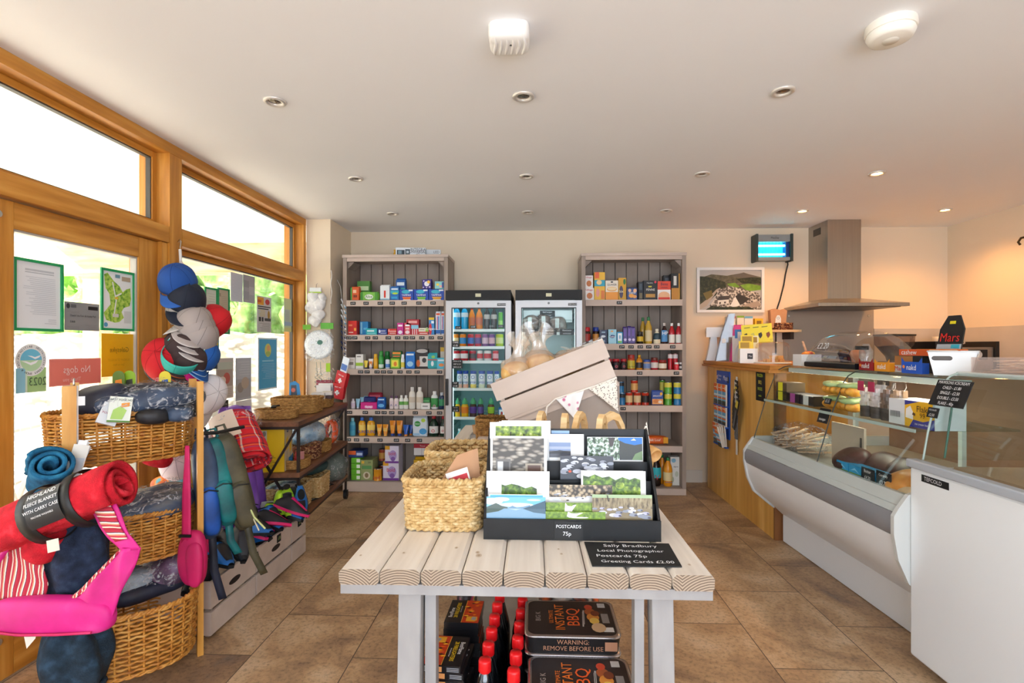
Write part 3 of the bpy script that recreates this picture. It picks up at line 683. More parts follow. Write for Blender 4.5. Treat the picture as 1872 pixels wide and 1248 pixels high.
PB(-0.880,-0.749,1.615,0.096,4.305,0.070,'tampon_box','blue tampon box with yellow band, right of the row of three','box','#1747b0',[(.15,.62,.75,.95,'#36b3cf','e'),(.2,.06,.85,.34,'#e9a92c','t'),(.25,.03,.8,.1,'#f3f3f0'),(.66,.84,.95,.97,'#e9eef6')],[('TAMPAX',.5,.48,.15,'#ffffff')],'blue tampon boxes')
PB(-0.940,-0.856,1.711,0.090,4.305,0.080,'toilet_roll','purple polka dot wrapped roll on the middle blue box','roll','#3b2f86',[(.22,.25,.8,.8,'#f4f1fb','e'),(.55,.55,.9,.9,'#f2c14a','e'),(.05,.08,.2,.2,'#e7d8f4','e'),(.1,.75,.25,.9,'#e7d8f4','e'),(.75,.1,.92,.25,'#e7d8f4','e'),(.42,.05,.56,.16,'#e7d8f4','e')])
PB(-0.833,-0.749,1.711,0.071,4.305,0.080,'tissue_pack','pale teal tissue pack on the right hand blue box','pack','#8fd3d3',[(.15,.4,.5,.75,'#f6d94a','e'),(.5,.15,.85,.5,'#f3b3a0','e'),(.8,.1,1,.9,'#3e4f9a')])
PB(-1.575,-1.499,1.324,0.121,4.305,0.070,'medicine_box','tall red carton at the left end of the second shelf','carton','#d8251c',[(.1,.62,.5,.75,'#f0835a'),(.1,.15,.6,.22,'#f7d0c4'),(.7,.3,.95,.5,'#f3a63c')])
PB(-1.490,-1.417,1.324,0.117,4.355,0.070,'medicine_box','tall blue carton beside the red one on the second shelf','carton','#1c86c6',[(.1,.1,.3,.95,'#8fd4ee'),(.45,.4,.9,.55,'#5fb9e2')])
PB(-1.419,-1.325,1.324,0.056,4.305,0.070,'soap_box','low aqua box on the second shelf','box','#28b4b8',[(.1,.5,.75,.75,'#d6f2f2'),(.1,.2,.9,.3,'#8fdede')])
PB(-1.318,-1.238,1.324,0.053,4.305,0.070,'medicine_box','low navy box with white lines on the second shelf','box','#24418f',[(.15,.6,.85,.7,'#f2f4fa'),(.1,.3,.3,.85,'#e7ecf8','e'),(.3,.25,.95,.35,'#d6ddf0')])
PB(-1.231,-1.156,1.324,0.053,4.305,0.070,'medicine_box','low red box with white lines on the second shelf','box','#d9342b',[(.2,.55,.95,.65,'#fbe8e2'),(.2,.25,.9,.34,'#fbe8e2'),(.05,.5,.18,.9,'#f4b7a5')])
PB(-1.151,-1.097,1.324,0.103,4.305,0.070,'medicine_box','upright magenta box left of the pink and red one','carton','#cf2f8f',[(.15,.7,.85,.85,'#fbe3f2'),(.15,.08,.85,.38,'#f0e6f7','e')])
PB(-1.090,-1.036,1.324,0.103,4.305,0.070,'medicine_box','upright pink and red box on the second shelf','carton','#e0445a',[(.15,.72,.85,.86,'#ffffff'),(.15,.08,.85,.38,'#f7dfe0','e'),(.2,.45,.8,.6,'#ffd4cf')])
PB(-1.031,-0.968,1.324,0.084,4.305,0.070,'medicine_box','red striped box with a light blue top on the second shelf','carton','#cf3038',[(0,.62,1,1,'#8fcbe6'),(.15,.05,.25,.6,'#f6dcdc'),(.42,.05,.52,.6,'#f6dcdc'),(.7,.05,.8,.6,'#f6dcdc')])
PB(-1.071,-0.964,1.409,0.048,4.305,0.060,'medicine_box','red box laid on its side on top of the second shelf boxes','box','#b3202c',[(.15,.3,.85,.75,'#f0a9a5')])
PB(-0.968,-0.884,1.324,0.028,4.305,0.070,'plaster_box','flat red box under the cream plasters box','box','#d23a33',[(.1,.4,.9,.6,'#fbe8e2')])
PB(-0.968,-0.884,1.352,0.031,4.305,0.070,'plaster_box','cream and lime plasters box on a flat red box','box','#efe6cf',[(.72,0,1,1,'#9cc83a'),(.1,.45,.6,.62,'#8b8468')])
PB(-0.880,-0.833,1.324,0.148,4.305,0.070,'toothpaste_box','upright toothpaste carton in red blue and yellow','carton','#3b8fd0',[(0,.86,1,1,'#f2c81e'),(0,.0,.55,.66,'#d52030','e'),(.45,.66,.95,.8,'#e9f5fb')],[('Colgate',.3,.35,.5,'#ffffff')])
PB(-0.824,-0.779,1.324,0.200,4.305,0.030,'toothbrush_pack','tall blue and white toothbrush pack, left of the pair','pack','#e5edf7',[(0,0,1,.18,'#1d64b5'),(.1,.9,.9,1,'#ea5a2a'),(.25,.2,.45,.85,'#c8427a'),(.55,.2,.75,.85,'#2d7fd0')],(),'toothbrush packs')
PB(-0.777,-0.744,1.324,0.200,4.305,0.030,'toothbrush_pack','tall blue and white toothbrush pack, right of the pair','pack','#e5edf7',[(0,0,1,.18,'#1d64b5'),(.1,.9,.9,1,'#ea5a2a'),(.25,.2,.45,.85,'#c8427a'),(.55,.2,.75,.85,'#2d7fd0')],(),'toothbrush packs')
PB(-1.580,-1.514,1.037,0.096,4.305,0.070,'cream_box','small white carton at the left end of the third shelf','carton','#ece6e0',[(.2,.35,.8,.6,'#8d8680'),(.15,.75,.85,.82,'#b9b0a8')])
PB(-1.507,-1.443,1.037,0.123,4.305,0.070,'cream_box','tall white carton with a lime band on the third shelf','carton','#f2efe8',[(0,.2,1,.42,'#a8cf3a'),(.15,.8,.7,.88,'#8d8680')])
PT('tube',-1.425,0.0180,1.037,0.070,4.323,'cream_tube','small yellow and navy tube on the third shelf','tube','#f3d64b','#28366b')
PT('tube',-1.384,0.0210,1.037,0.084,4.326,'cream_tube','white tube with an orange mark on the third shelf','tube','#f4efe9','#c9b9d8',(.3,.75,'#f0913a'))
PT('spray',-1.340,0.0195,1.037,0.126,4.324,'spray_bottle','slim golden yellow bottle on the third shelf','bottle','#e6a818','#e8b020')
PT('spray',-1.294,0.0215,1.037,0.151,4.326,'spray_can','green spray can in front of its darker twin','can','#2f9a3c','#2b8a36',(.05,.25,'#d9e9d9'))
PT('spray',-1.263,0.0260,1.037,0.148,4.401,'spray_can','darker green spray can standing behind','can','#1f7a35','#1f7a35')
PT('can',-1.237,0.0200,1.037,0.082,4.325,'roll_on','small white roll-on with a bright blue cap','deodorant','#dfe6f0','#1f57b8',(.15,.5,'#4f86cf'))
PB(-1.212,-1.125,1.037,0.093,4.305,0.070,'wipes_pack','lime green bug wipes pack lying under an orange pack','pack','#8ac63c',[(.12,.15,.85,.85,'#f2e64a'),(.35,.2,.7,.7,'#f08b2a','e')])
PB(-1.198,-1.114,1.130,0.058,4.305,0.070,'wipes_pack','orange and dark green pack on top of the lime pack','pack','#2f7a3a',[(.05,.55,.95,.9,'#ec8a2c'),(.1,.1,.9,.3,'#d8662a')])
PT('spray',-1.107,0.0165,1.037,0.123,4.321,'pump_bottle','slim white pump bottle with a yellow label','bottle','#f3f3ee','#ffffff',(.1,.45,'#e8d24a'))
PB(-1.083,-0.997,1.037,0.144,4.305,0.040,'cotton_pouch','bright blue pouch with a pale picture on the third shelf','pouch','#1f78cf',[(.15,.08,.85,.45,'#9cd0f0','e'),(.1,.85,.9,.97,'#e4f1fb')])
PB(-0.992,-0.884,1.037,0.171,4.305,0.030,'blister_card','dark blister card with an orange picture and domed top','card','#2b211f',[(.3,.12,.98,.62,'#d9d3cd'),(.5,.3,.85,.55,'#2b2b2b','e'),(.05,.1,.35,.45,'#c8641e','e'),(.05,.78,.95,.98,'#b9b4b0','e')])
PB(-0.894,-0.805,1.037,0.136,4.305,0.030,'insole_pack','teal pack with a red stripe on the third shelf','pack','#19a6ae',[(0,.55,1,.62,'#c83838'),(.35,.12,.65,.5,'#e4eef0','e'),(.4,.7,.8,.9,'#8fcf5a','e')])
PB(-0.810,-0.744,1.037,0.093,4.305,0.070,'plaster_box','aqua plasters box with an orange strip at the shelf\'s right end','box','#58c2dd',[(.2,.2,.9,.5,'#e98f45','e'),(.1,.7,.9,.85,'#dff4fa')])
PB(-0.796,-0.758,1.037,0.183,4.385,0.070,'medicine_box','small yellow and red carton standing behind the aqua box','carton','#efe5d2',[(0,.8,1,1,'#f0c02c'),(.1,.1,.9,.5,'#d8442c','e')])
PT('shampoo',-1.537,0.0190,0.695,0.084,4.324,'lotion_bottle','small white bottle at the left end of the fourth shelf','bottle','#efe8ec','#e2d8e2',(.2,.6,'#d8c9dd'))
PT('tube',-1.502,0.0190,0.695,0.083,4.344,'cream_tube','pale blue tube, nearest of three leaning back in a row','tube','#a9dbef','#e9f4fa',None,(),'pale blue tubes')
PT('tube',-1.483,0.0170,0.695,0.092,4.392,'cream_tube','pale blue tube, second of three leaning back in a row','tube','#a9dbef','#e9f4fa',None,(),'pale blue tubes')
PT('tube',-1.466,0.0170,0.695,0.097,4.442,'cream_tube','pale blue tube, farthest of three leaning back in a row','tube','#a9dbef','#e9f4fa',None,(),'pale blue tubes')
PB(-1.466,-1.325,0.695,0.055,4.305,0.060,'display_box','magenta display tray holding a navy pack','tray','#d41f86',[(.25,.15,.75,.5,'#f5a3d0')],[('femi',.5,.3,.2,'#ffffff')])
PB(-1.466,-1.356,0.695,0.097,4.375,0.030,'pad_pack','navy and white pack propped in the magenta tray','pack','#22307a',[(.1,.35,.85,.6,'#f0f2fa','e'),(.2,.2,.9,.4,'#3aa3dc','e')])
PB(-1.444,-1.314,0.695,0.128,4.425,0.040,'razor_bag','dark red bag at the back of the fourth shelf','bag','#a01a35',[(.1,.75,.9,.9,'#d8637a')])
PB(-1.325,-1.252,0.695,0.098,4.305,0.050,'cotton_pouch','blue ocean patterned pouch on the fourth shelf','pouch','#1a5fb4',[(.1,.1,.9,.45,'#6db7e8','e'),(.1,.82,.9,.95,'#bfe0f5'),(.3,.5,.8,.75,'#123f87','e')])
PT('shampoo',-1.204,0.0180,0.695,0.112,4.323,'lotion_bottle','pinkish white bottle with plum cap, left of the pair','bottle','#f1e4e2','#6b4468',(.2,.6,'#e7d3d6'),(('A',.28,'#4a5a9a'),),'plum capped bottles')
PT('shampoo',-1.163,0.0210,0.695,0.111,4.326,'lotion_bottle','pinkish white bottle with plum cap, right of the pair','bottle','#f1e4e2','#6b4468',(.2,.6,'#e7d3d6'),(('A',.28,'#4a5a9a'),),'plum capped bottles')
PT('shampoo',-1.119,0.0195,0.695,0.116,4.324,'shampoo_bottle','white bottle with green leaf mark, left of the pair','bottle','#f0f1ea','#f6f6f2',(.3,.55,'#5aa845'),(),'green marked bottles')
PT('shampoo',-1.080,0.0200,0.695,0.116,4.325,'shampoo_bottle','white bottle with green leaf mark, right of the pair','bottle','#f0f1ea','#f6f6f2',(.3,.55,'#7fb95f'),(),'green marked bottles')
PT('shampoo',-1.029,0.0280,0.695,0.186,4.333,'shampoo_bottle','tall cream shampoo bottle with round brown emblem, left of the pair','bottle','#eee9df','#f4f1ea',(.3,.55,'#d9cbb8'),(),'tall cream bottles')
PT('shampoo',-0.964,0.0305,0.695,0.185,4.335,'shampoo_bottle','tall cream shampoo bottle with round brown emblem, right of the pair','bottle','#eee9df','#f4f1ea',(.3,.55,'#d9cbb8'),(),'tall cream bottles')
PB(-0.945,-0.870,0.695,0.051,4.305,0.050,'soap_box','white box right of the tall cream bottles','box','#eeece8',[(.15,.4,.75,.6,'#8f8f8a')])
PB(-0.954,-0.882,0.695,0.090,4.365,0.050,'soap_box','green box peeping over the white box','box','#2f8a45',[(.1,.6,.9,.8,'#6fbf78')])
PT('shampoo',-0.836,0.0305,0.695,0.150,4.335,'hand_wash_bottle','white bottle with green and pink label on the fourth shelf','bottle','#eef1ee','#f2f2f0',(.12,.62,'#3d9a4e'),(('o',.2,'#f09ac0'),))
PT('shampoo',-0.774,0.0255,0.695,0.141,4.330,'hand_wash_bottle','dark blue and green bottle beside the fridge','bottle','#23365a','#c9d3dd',(.2,.6,'#2f8f62'))
PT('shampoo',-1.544,0.0260,0.464,0.151,4.331,'sun_lotion','pale blue lotion bottle at the left end of the fifth shelf','bottle','#5fbdd6','#9adbe9',(.3,.6,'#3f9fc6'))
PT('shampoo',-1.462,0.0295,0.464,0.156,4.334,'sun_lotion','yellow sun lotion with blue cap, left of the pair','bottle','#f0aa1e','#2a62b5',(.3,.6,'#f6d060'),(('SUN',.22,'#2d5fa8'),),'yellow sun lotions')
PT('shampoo',-1.385,0.0340,0.464,0.155,4.339,'sun_lotion','yellow sun lotion with blue cap, right of the pair','bottle','#f0aa1e','#2a62b5',(.3,.6,'#f6d060'),(('SUN',.22,'#2d5fa8'),),'yellow sun lotions')
PT('tube',-1.310,0.0235,0.464,0.098,4.329,'sun_cream_tube','small orange sun cream tube, left of the pair','tube','#f19a22','#f4b04a',(.4,.7,'#f6c05a'),(),'small orange tubes')
PT('tube',-1.258,0.0250,0.464,0.097,4.330,'sun_cream_tube','small orange sun cream tube, right of the pair','tube','#f19a22','#f4b04a',(.4,.7,'#f6c05a'),(),'small orange tubes')
PT('tube',-1.196,0.0260,0.464,0.130,4.331,'sun_cream_tube','larger orange sun cream tube on a blue cap, left of the pair','tube','#ef8f1d','#23479a',(.4,.7,'#f5a938'),(),'larger orange tubes')
PT('tube',-1.137,0.0280,0.464,0.130,4.333,'sun_cream_tube','larger orange sun cream tube on a blue cap, right of the pair','tube','#ef8f1d','#23479a',(.4,.7,'#f5a938'),(),'larger orange tubes')
PT('tube',-1.081,0.0235,0.464,0.094,4.329,'after_sun_tube','blue tube with orange cap, in front of a second','tube','#1f5fc0','#e98a2a')
PT('tube',-1.051,0.0190,0.464,0.087,4.374,'after_sun_tube','blue tube half hidden behind the first','tube','#1a52ab','#e98a2a')
PB(-1.022,-0.891,0.464,0.171,4.305,0.050,'wipes_pack','big white and blue surface wipes pack with a green badge','pack','#dfeaf3',[(.1,.5,.55,.82,'#3a9a45','e'),(.6,.75,.9,.97,'#b9d93e','e'),(.45,.05,1,.4,'#4aa3dd','e'),(.0,.0,.5,.12,'#a7d0ec')],[('Dettol',.32,.66,.12,'#ffffff')])
PT('roundbot',-0.845,0.0395,0.464,0.171,4.345,'washing_up_liquid','dark green washing-up bottle with red cap, left of the pair','bottle','#1f3a2a','#c9242c',(.15,.5,'#f0ede8'),(('o',.3,'#d23a3a'),),'washing-up bottles')
PT('roundbot',-0.762,0.0255,0.464,0.171,4.330,'washing_up_liquid','dark green washing-up bottle with red cap, right of the pair','bottle','#1f3a2a','#c9242c',(.15,.5,'#f0ede8'),(('o',.3,'#d23a3a'),),'washing-up bottles')
PB(-1.547,-1.469,0.233,0.045,4.305,0.130,'bag_roll_box','lime green box, topmost in the stack of four','box','#6cc02c',[(.6,.15,1,.8,'#f0f5e6')],(),'lime green boxes')
PB(-1.547,-1.469,0.185,0.044,4.305,0.130,'bag_roll_box','lime green box, second from the top in the stack of four','box','#6cc02c',[(.6,.15,1,.8,'#f0f5e6')],(),'lime green boxes')
PB(-1.547,-1.469,0.138,0.044,4.305,0.130,'bag_roll_box','lime green box, third from the top in the stack of four','box','#6cc02c',[(.6,.15,1,.8,'#f0f5e6')],(),'lime green boxes')
PB(-1.547,-1.469,0.090,0.045,4.305,0.130,'bag_roll_box','lime green box, lowest in the stack of four','box','#6cc02c',[(.6,.15,1,.8,'#f0f5e6')],(),'lime green boxes')
PB(-1.570,-1.443,0.282,0.056,4.305,0.130,'foil_box','blue and orange box on top of the lime green stack','box','#27407e',[(.0,.4,.5,1,'#e8662c'),(.55,.3,.95,.7,'#b9c8e6')])
PB(-1.466,-1.360,0.090,0.170,4.305,0.150,'waste_bag_box','olive green box with a small dog picture','box','#9aa46a',[(.1,.55,.9,.72,'#5f9a5a'),(.08,.82,.3,.95,'#e7b93c'),(.2,.05,.8,.42,'#d9cfb4','e'),(.35,.12,.65,.36,'#8b7350','e')],[('200',.72,.88,.16,'#33402a')])
PT('tin',-1.318,0.0350,0.090,0.101,4.310,'dog_food_tin','orange dog food tin at the front of the bottom shelf','tin','#eda024','#d8d4cc',None,(('ped',.3,'#c62f22'),))
PT('tin',-1.323,0.0290,0.090,0.095,4.454,'dog_food_tin','red dog food tin standing behind, lower of two','tin','#a8402a','#d8d4cc')
PT('tin',-1.323,0.0290,0.225,0.103,4.454,'dog_food_tin','red dog food tin stacked on another at the back','tin','#b04a2e','#d8d4cc',(.2,.7,'#e0a24a'))
PB(-1.273,-1.137,0.090,0.158,4.305,0.140,'washing_powder_box','purple and white washing powder box, lower','box','#e9e2f3',[(0,.78,.35,1,'#e8a92c'),(0,0,1,.12,'#7a3f9c'),(.3,.15,.85,.75,'#b79fd6','e'),(.42,.12,.75,.38,'#8a63b5','e')],[('Bold',.5,.55,.26,'#c8232e')],'washing powder boxes')
PB(-1.256,-1.137,0.235,0.147,4.305,0.140,'washing_powder_box','purple and white washing powder box, stacked on top','box','#e9e2f3',[(0,.78,.35,1,'#e8a92c'),(0,0,1,.12,'#7a3f9c'),(.3,.15,.85,.75,'#b79fd6','e'),(.42,.12,.75,.38,'#8a63b5','e')],[('Bold',.5,.55,.26,'#c8232e')],'washing powder boxes')
ROLL(-1.029,4.30,0.117,'lower left white rolled liner in the bundle of four')
ROLL(-0.978,4.30,0.117,'lower right white rolled liner in the bundle of four')
ROLL(-1.024,4.30,0.169,'upper left white rolled liner in the bundle of four')
ROLL(-0.974,4.30,0.168,'upper right white rolled liner in the bundle of four')
PB(-1.022,-0.914,0.074,0.200,4.335,0.120,'napkin_pack','yellow and red napkin pack under the tissues','pack','#e6b422',[(0,0,1,.55,'#c2242c'),(.1,.1,.9,.2,'#f3d9d0')])
PB(-1.022,-0.872,0.293,0.114,4.335,0.120,'tissue_pack','red and white tissue pack on the yellow one','pack','#e9e6e4',[(0,.62,1,1,'#b81f30'),(.48,0,.52,.6,'#c9c4c0')],[('Tissue',.55,.8,.12,'#f4d8d8')])
PB(0.425,0.512,1.612,0.103,4.305,0.070,'cereal_box','white cereal box with orange bowl, lower of two','box','#efe9e4',[(.3,.12,.85,.62,'#c9722c','e'),(0,.1,.18,.6,'#3f8a4a')],[('Kelloggs',.5,.85,.2,'#c9203a')],'stacked cereal boxes')
PB(0.425,0.503,1.715,0.105,4.305,0.070,'cereal_box','white cereal box with orange bowl, stacked on another','box','#efe9e4',[(.3,.12,.85,.6,'#c9722c','e'),(0,.1,.18,.6,'#3f8a4a')],[('Kelloggs',.5,.85,.2,'#c9203a')],'stacked cereal boxes')
PB(0.514,0.603,1.612,0.235,4.305,0.080,'cereal_box','tall yellow and teal cereal box','box','#f0b92c',[(0,.5,1,.72,'#2aa0b8'),(.2,.55,.7,.72,'#f0d090','e'),(.05,.78,.45,1,'#e8622c'),(.15,.12,.5,.42,'#e89a8a','e'),(.62,.05,.95,.35,'#e07a2a')])
PB(0.607,0.712,1.612,0.165,4.305,0.080,'porridge_box','cream and orange oats box with a bowl','box','#f1e6d4',[(0,0,1,.42,'#ef9a2c'),(.1,.45,.9,.68,'#e8a34a','e'),(.14,.5,.86,.66,'#f4ddb0','e'),(.4,.88,.6,.96,'#3b3b3b','e')],[('QUAKER',.5,.78,.17,'#33302c')])
PB(0.719,0.785,1.612,0.191,4.335,0.080,'cereal_box','yellow box with dark slanted letters','box','#dca51f',[(.6,.7,.95,.95,'#2f7a3a','e'),(.1,.1,.6,.65,'#4a3a5a','e')],[('bix',.36,.4,.4,'#f4e8c0')])
PB(0.782,0.874,1.612,0.109,4.305,0.070,'pasta_bag','blue bag with orange shapes and white letters','bag','#23407e',[(.15,.15,.7,.5,'#f0a63a','e'),(.1,.65,.4,.95,'#e9c09a','e'),(.6,.6,.95,.95,'#e9b58a','e'),(.55,.1,.95,.4,'#e8a050','e')],[('pasta',.5,.6,.28,'#ffffff')])
PB(0.883,0.924,1.612,0.155,4.325,0.080,'pasta_box','narrow black box beside the penne','box','#22242a',[(.2,.1,.8,.4,'#7a6a4a'),(.2,.55,.8,.9,'#45505a')])
PB(0.922,1.034,1.612,0.162,4.305,0.090,'pasta_box','black penne pasta box with a red badge','box','#1a1c1e',[(.15,.14,.85,.32,'#b98a3a'),(.78,.86,.95,.99,'#d8304a','e'),(.35,.66,.6,.73,'#cfc23a')],[('PENNE',.5,.53,.19,'#f4f4f0'),('Napolina',.45,.88,.11,'#e4e4e0')])
PB(1.037,1.145,1.612,0.157,4.305,0.090,'rice_box','red and white long grain rice box','box','#f1ece8',[(0,.55,1,1,'#e0482a'),(.05,.0,.95,.45,'#e8b184','e'),(.05,0,.95,.15,'#d8361f')],[('Bens',.5,.84,.26,'#2a1e40'),('ORIGINAL',.5,.66,.11,'#2a1e40')])
PB(1.151,1.221,1.612,0.221,4.305,0.080,'pasta_box','tall black and amber box near the right end','box','#1d1c1c',[(0,0,1,.45,'#c9882c'),(.25,.55,.6,.9,'#d8d4cc'),(.85,0,1,1,'#c9922c')])
PB(1.111,1.176,1.612,0.220,4.405,0.060,'pasta_box','tall black box behind the rice','box','#1f2124',[(.2,.6,.8,.9,'#5a6068')])
PB(1.230,1.252,1.612,0.066,4.305,0.050,'seasoning_box','small white box at the right end of the shelf','box','#d8d0c8')
PT('jar',0.454,0.0295,1.248,0.140,4.334,'coffee_jar','coffee jar with a red lid','jar','#3a1f16','#d01f2a',(.15,.6,'#a8322a'))
PT('jar',0.529,0.0260,1.248,0.140,4.331,'coffee_jar','coffee jar with a blue lid','jar','#33231c','#1f3f9a',(.15,.6,'#c98a3a'))
PB(0.557,0.621,1.248,0.117,4.305,0.070,'tea_box','navy tea box with a light logo','box','#1e2c52',[(.2,.45,.8,.62,'#d8e4ee','e'),(.25,.78,.75,.88,'#8fb0c8')],[('tea',.5,.25,.3,'#9cc8e0')])
PB(0.630,0.698,1.248,0.121,4.305,0.070,'tea_box','pale blue tea bag carton','box','#9fd3e6',[(.15,.4,.85,.62,'#1f4a8a','e'),(.3,.82,.6,.92,'#f0a84a')],[('Tetley',.5,.5,.26,'#ffffff')])
PB(0.702,0.750,1.248,0.099,4.305,0.070,'milk_carton','white and sky blue carton with a green foot','carton','#2f9fd0',[(.15,.1,.85,.9,'#f2f6f8'),(.15,.08,.85,.25,'#6fb84a'),(.35,.4,.65,.75,'#7fb8d8','e')])
PB(0.752,0.788,1.248,0.144,4.305,0.050,'chocolate_bag','purple chocolate bag, left of three','bag','#3d1d7a',[(.15,.12,.85,.3,'#d9c8ee','e'),(.2,.45,.6,.9,'#6a48ac')],(),'purple chocolate bags')
PB(0.788,0.825,1.248,0.149,4.305,0.050,'chocolate_bag','purple chocolate bag, middle of three','bag','#3d1d7a',[(.15,.12,.85,.3,'#d9c8ee','e'),(.2,.45,.6,.9,'#6a48ac')],(),'purple chocolate bags')
PB(0.820,0.856,1.248,0.144,4.305,0.050,'chocolate_bag','purple chocolate bag, right of three','bag','#3d1d7a',[(.15,.12,.85,.3,'#d9c8ee','e'),(.2,.45,.6,.9,'#6a48ac')],(),'purple chocolate bags')
PT('jar',0.898,0.0260,1.248,0.103,4.331,'spread_jar','dark spread jar with a yellow and green label','jar','#241f1c','#2b2622',(.2,.6,'#d0b02c'))
PT('roundbot',0.969,0.0290,1.248,0.226,4.334,'oil_bottle','golden oil bottle with a green cap, in front','bottle','#c9a23a','#2f7a45',(.1,.5,'#d8c79a'))
PT('roundbot',0.934,0.0255,1.248,0.224,4.390,'oil_bottle','golden oil bottle with a green cap, set behind','bottle','#b8922f','#2f7a45')
PT('roundbot',1.039,0.0290,1.248,0.125,4.334,'mayonnaise_bottle','cream mayonnaise bottle with a dark label','bottle','#eee2c2','#f2ead4',(.3,.72,'#27424f'))
PT('roundbot',1.099,0.0255,1.248,0.175,4.330,'sauce_bottle','brown sauce bottle with blue and white label','bottle','#3a1f1c','#cfcac4',(.1,.65,'#4f8fc8'),(('HP',.5,'#ffffff'),))
PT('roundbot',1.160,0.0245,1.248,0.173,4.329,'ketchup_bottle','red ketchup bottle with white cap, left of the pair','bottle','#b8202a','#efece8',(.05,.45,'#e8e4d8'),(),'ketchup bottles')
PT('roundbot',1.217,0.0250,1.248,0.173,4.330,'ketchup_bottle','red ketchup bottle with white cap, right of the pair','bottle','#b8202a','#efece8',(.05,.45,'#e8e4d8'),(),'ketchup bottles')
PT('jar',0.646,0.0160,1.032,0.091,4.321,'jam_jar','dark jam jar with red lid, left of three','jar','#3b1420','#b8202c',(.1,.6,'#1f1a1e'),(('o',.35,'#d8364a'),),'dark jam jars')
PT('jar',0.698,0.0320,1.032,0.091,4.337,'jam_jar','dark jam jar with red lid, middle of three','jar','#3b1420','#b8202c',(.1,.6,'#1f1a1e'),(('o',.35,'#d8364a'),),'dark jam jars')
PT('jar',0.761,0.0270,1.032,0.091,4.332,'jam_jar','dark jam jar with red lid, right of three','jar','#3b1420','#b8202c',(.1,.6,'#1f1a1e'),(('o',.35,'#d8364a'),),'dark jam jars')
PT('jar',0.825,0.0315,1.032,0.125,4.337,'sauce_jar','tall orange jar with a green and yellow label','jar','#b8502a','#a8322a',(.08,.62,'#c9b83a'),(('dolmio',.22,'#2f5a2a'),))
PT('roundbot',0.892,0.0270,1.032,0.123,4.332,'honey_bottle','honey bottle with a yellow cap and black label','bottle','#d88a1e','#f0b820',(.12,.5,'#2a2420'))
PT('jar',0.955,0.0305,1.032,0.086,4.335,'spread_jar','pale jar with a blue lid','jar','#c9a98a','#2a4fa0',(.15,.6,'#6a86b8'))
PT('jar',1.018,0.0305,1.032,0.102,4.335,'jam_jar','red jam jar with a dark lid','jar','#a81c2c','#6a2a22',(.15,.6,'#e0d4cc'))
PT('jar',1.086,0.0340,1.032,0.082,4.339,'pickle_jar','squat brown jar with a cream label','jar','#8a4a24','#9a2a24',(.15,.65,'#efe2cc'))
PT('tin',1.157,0.0205,1.032,0.135,4.365,'gravy_drum','tall red and white drum, left of the pair','tin','#c9242c','#f0e8e4',(.7,.95,'#f0e4e0'),(),'red gravy drums')
PT('tin',1.200,0.0205,1.032,0.135,4.365,'gravy_drum','tall red and white drum, right of the pair','tin','#c9242c','#f0e8e4',(.7,.95,'#f0e4e0'),(),'red gravy drums')
PT('jar',1.190,0.0180,1.032,0.063,4.293,'seasoning_jar','small red shaker in front of the drums','jar','#d83440','#f0ece8')
PT('jar',1.228,0.0155,1.032,0.063,4.301,'seasoning_jar','small black shaker at the end of the third shelf','jar','#2a2826','#e8e4e0',(.2,.5,'#d8d0c8'))
PT('tin',0.748,0.0270,0.738,0.101,4.332,'fish_tin','blue tin at the left end, lower of two','tin','#2a7ab0','#cfcac4',(.6,.9,'#25282c'),(),'blue tins')
PT('tin',0.739,0.0270,0.839,0.095,4.332,'fish_tin','blue tin at the left end, upper of two','tin','#2a7ab0','#cfcac4',(.6,.9,'#25282c'),(),'blue tins')
PT('tin',0.807,0.0305,0.738,0.105,4.335,'soup_tin','red and yellow soup tin, left of the front three','tin','#c23a26','#d8d2ca',(.2,.75,'#e0c08a'),(),'red soup tins')
PT('tin',0.875,0.0315,0.738,0.105,4.337,'soup_tin','red and yellow soup tin, middle of the front three','tin','#c23a26','#d8d2ca',(.2,.75,'#e3c796'),(),'red soup tins')
PT('tin',0.942,0.0320,0.738,0.105,4.337,'soup_tin','red and yellow soup tin, right of the front three with a black label','tin','#c23a26','#d8d2ca',(.2,.75,'#2a2420'),(),'red soup tins')
PT('tin',0.851,0.0305,0.843,0.101,4.335,'soup_tin','red soup tin stacked on the other soup tins','tin','#c23a26','#d8d2ca',(.2,.75,'#e0a860'),(),'red soup tins')
PB(0.987,1.088,0.738,0.123,4.305,0.040,'rice_pouch','blue and orange pouch with eggs','pouch','#27499a',[(0,0,1,.42,'#e8a45a'),(.1,.1,.6,.4,'#d8823a','e'),(.55,.08,.9,.3,'#f3dcc6','e'),(.7,.7,.95,.95,'#f0b02c','e')],[('SMOOTH',.45,.65,.16,'#ffffff')])
PT('tin',1.131,0.0315,0.738,0.095,4.337,'sweetcorn_tin','green and yellow vegetable tin, lower of two','tin','#5fae3a','#d8d2ca',(.55,.95,'#e0d24a'),(),'vegetable tins')
PT('tin',1.131,0.0315,0.833,0.096,4.337,'sweetcorn_tin','green and yellow vegetable tin, upper of two','tin','#5fae3a','#d8d2ca',(.55,.95,'#e0d24a'),(),'vegetable tins')
PT('tin',1.210,0.0335,0.738,0.096,4.338,'sweetcorn_tin','blue and yellow vegetable tin, lower of two','tin','#2f7fb8','#d8d2ca',(.55,.95,'#e0d24a'),(),'vegetable tins')
PT('tin',1.210,0.0335,0.834,0.095,4.338,'sweetcorn_tin','blue and yellow vegetable tin, upper of two','tin','#2f7fb8','#d8d2ca',(.55,.95,'#e0d24a'),(),'vegetable tins')
PT('tin',1.104,0.0230,0.738,0.206,4.418,'sweetcorn_tin','green tin peeping out behind the blue pouch','tin','#4f9a3a','#d8d2ca',(.5,.9,'#d8cf5a'))
BREAD(.93,1.135,.405,4.37)
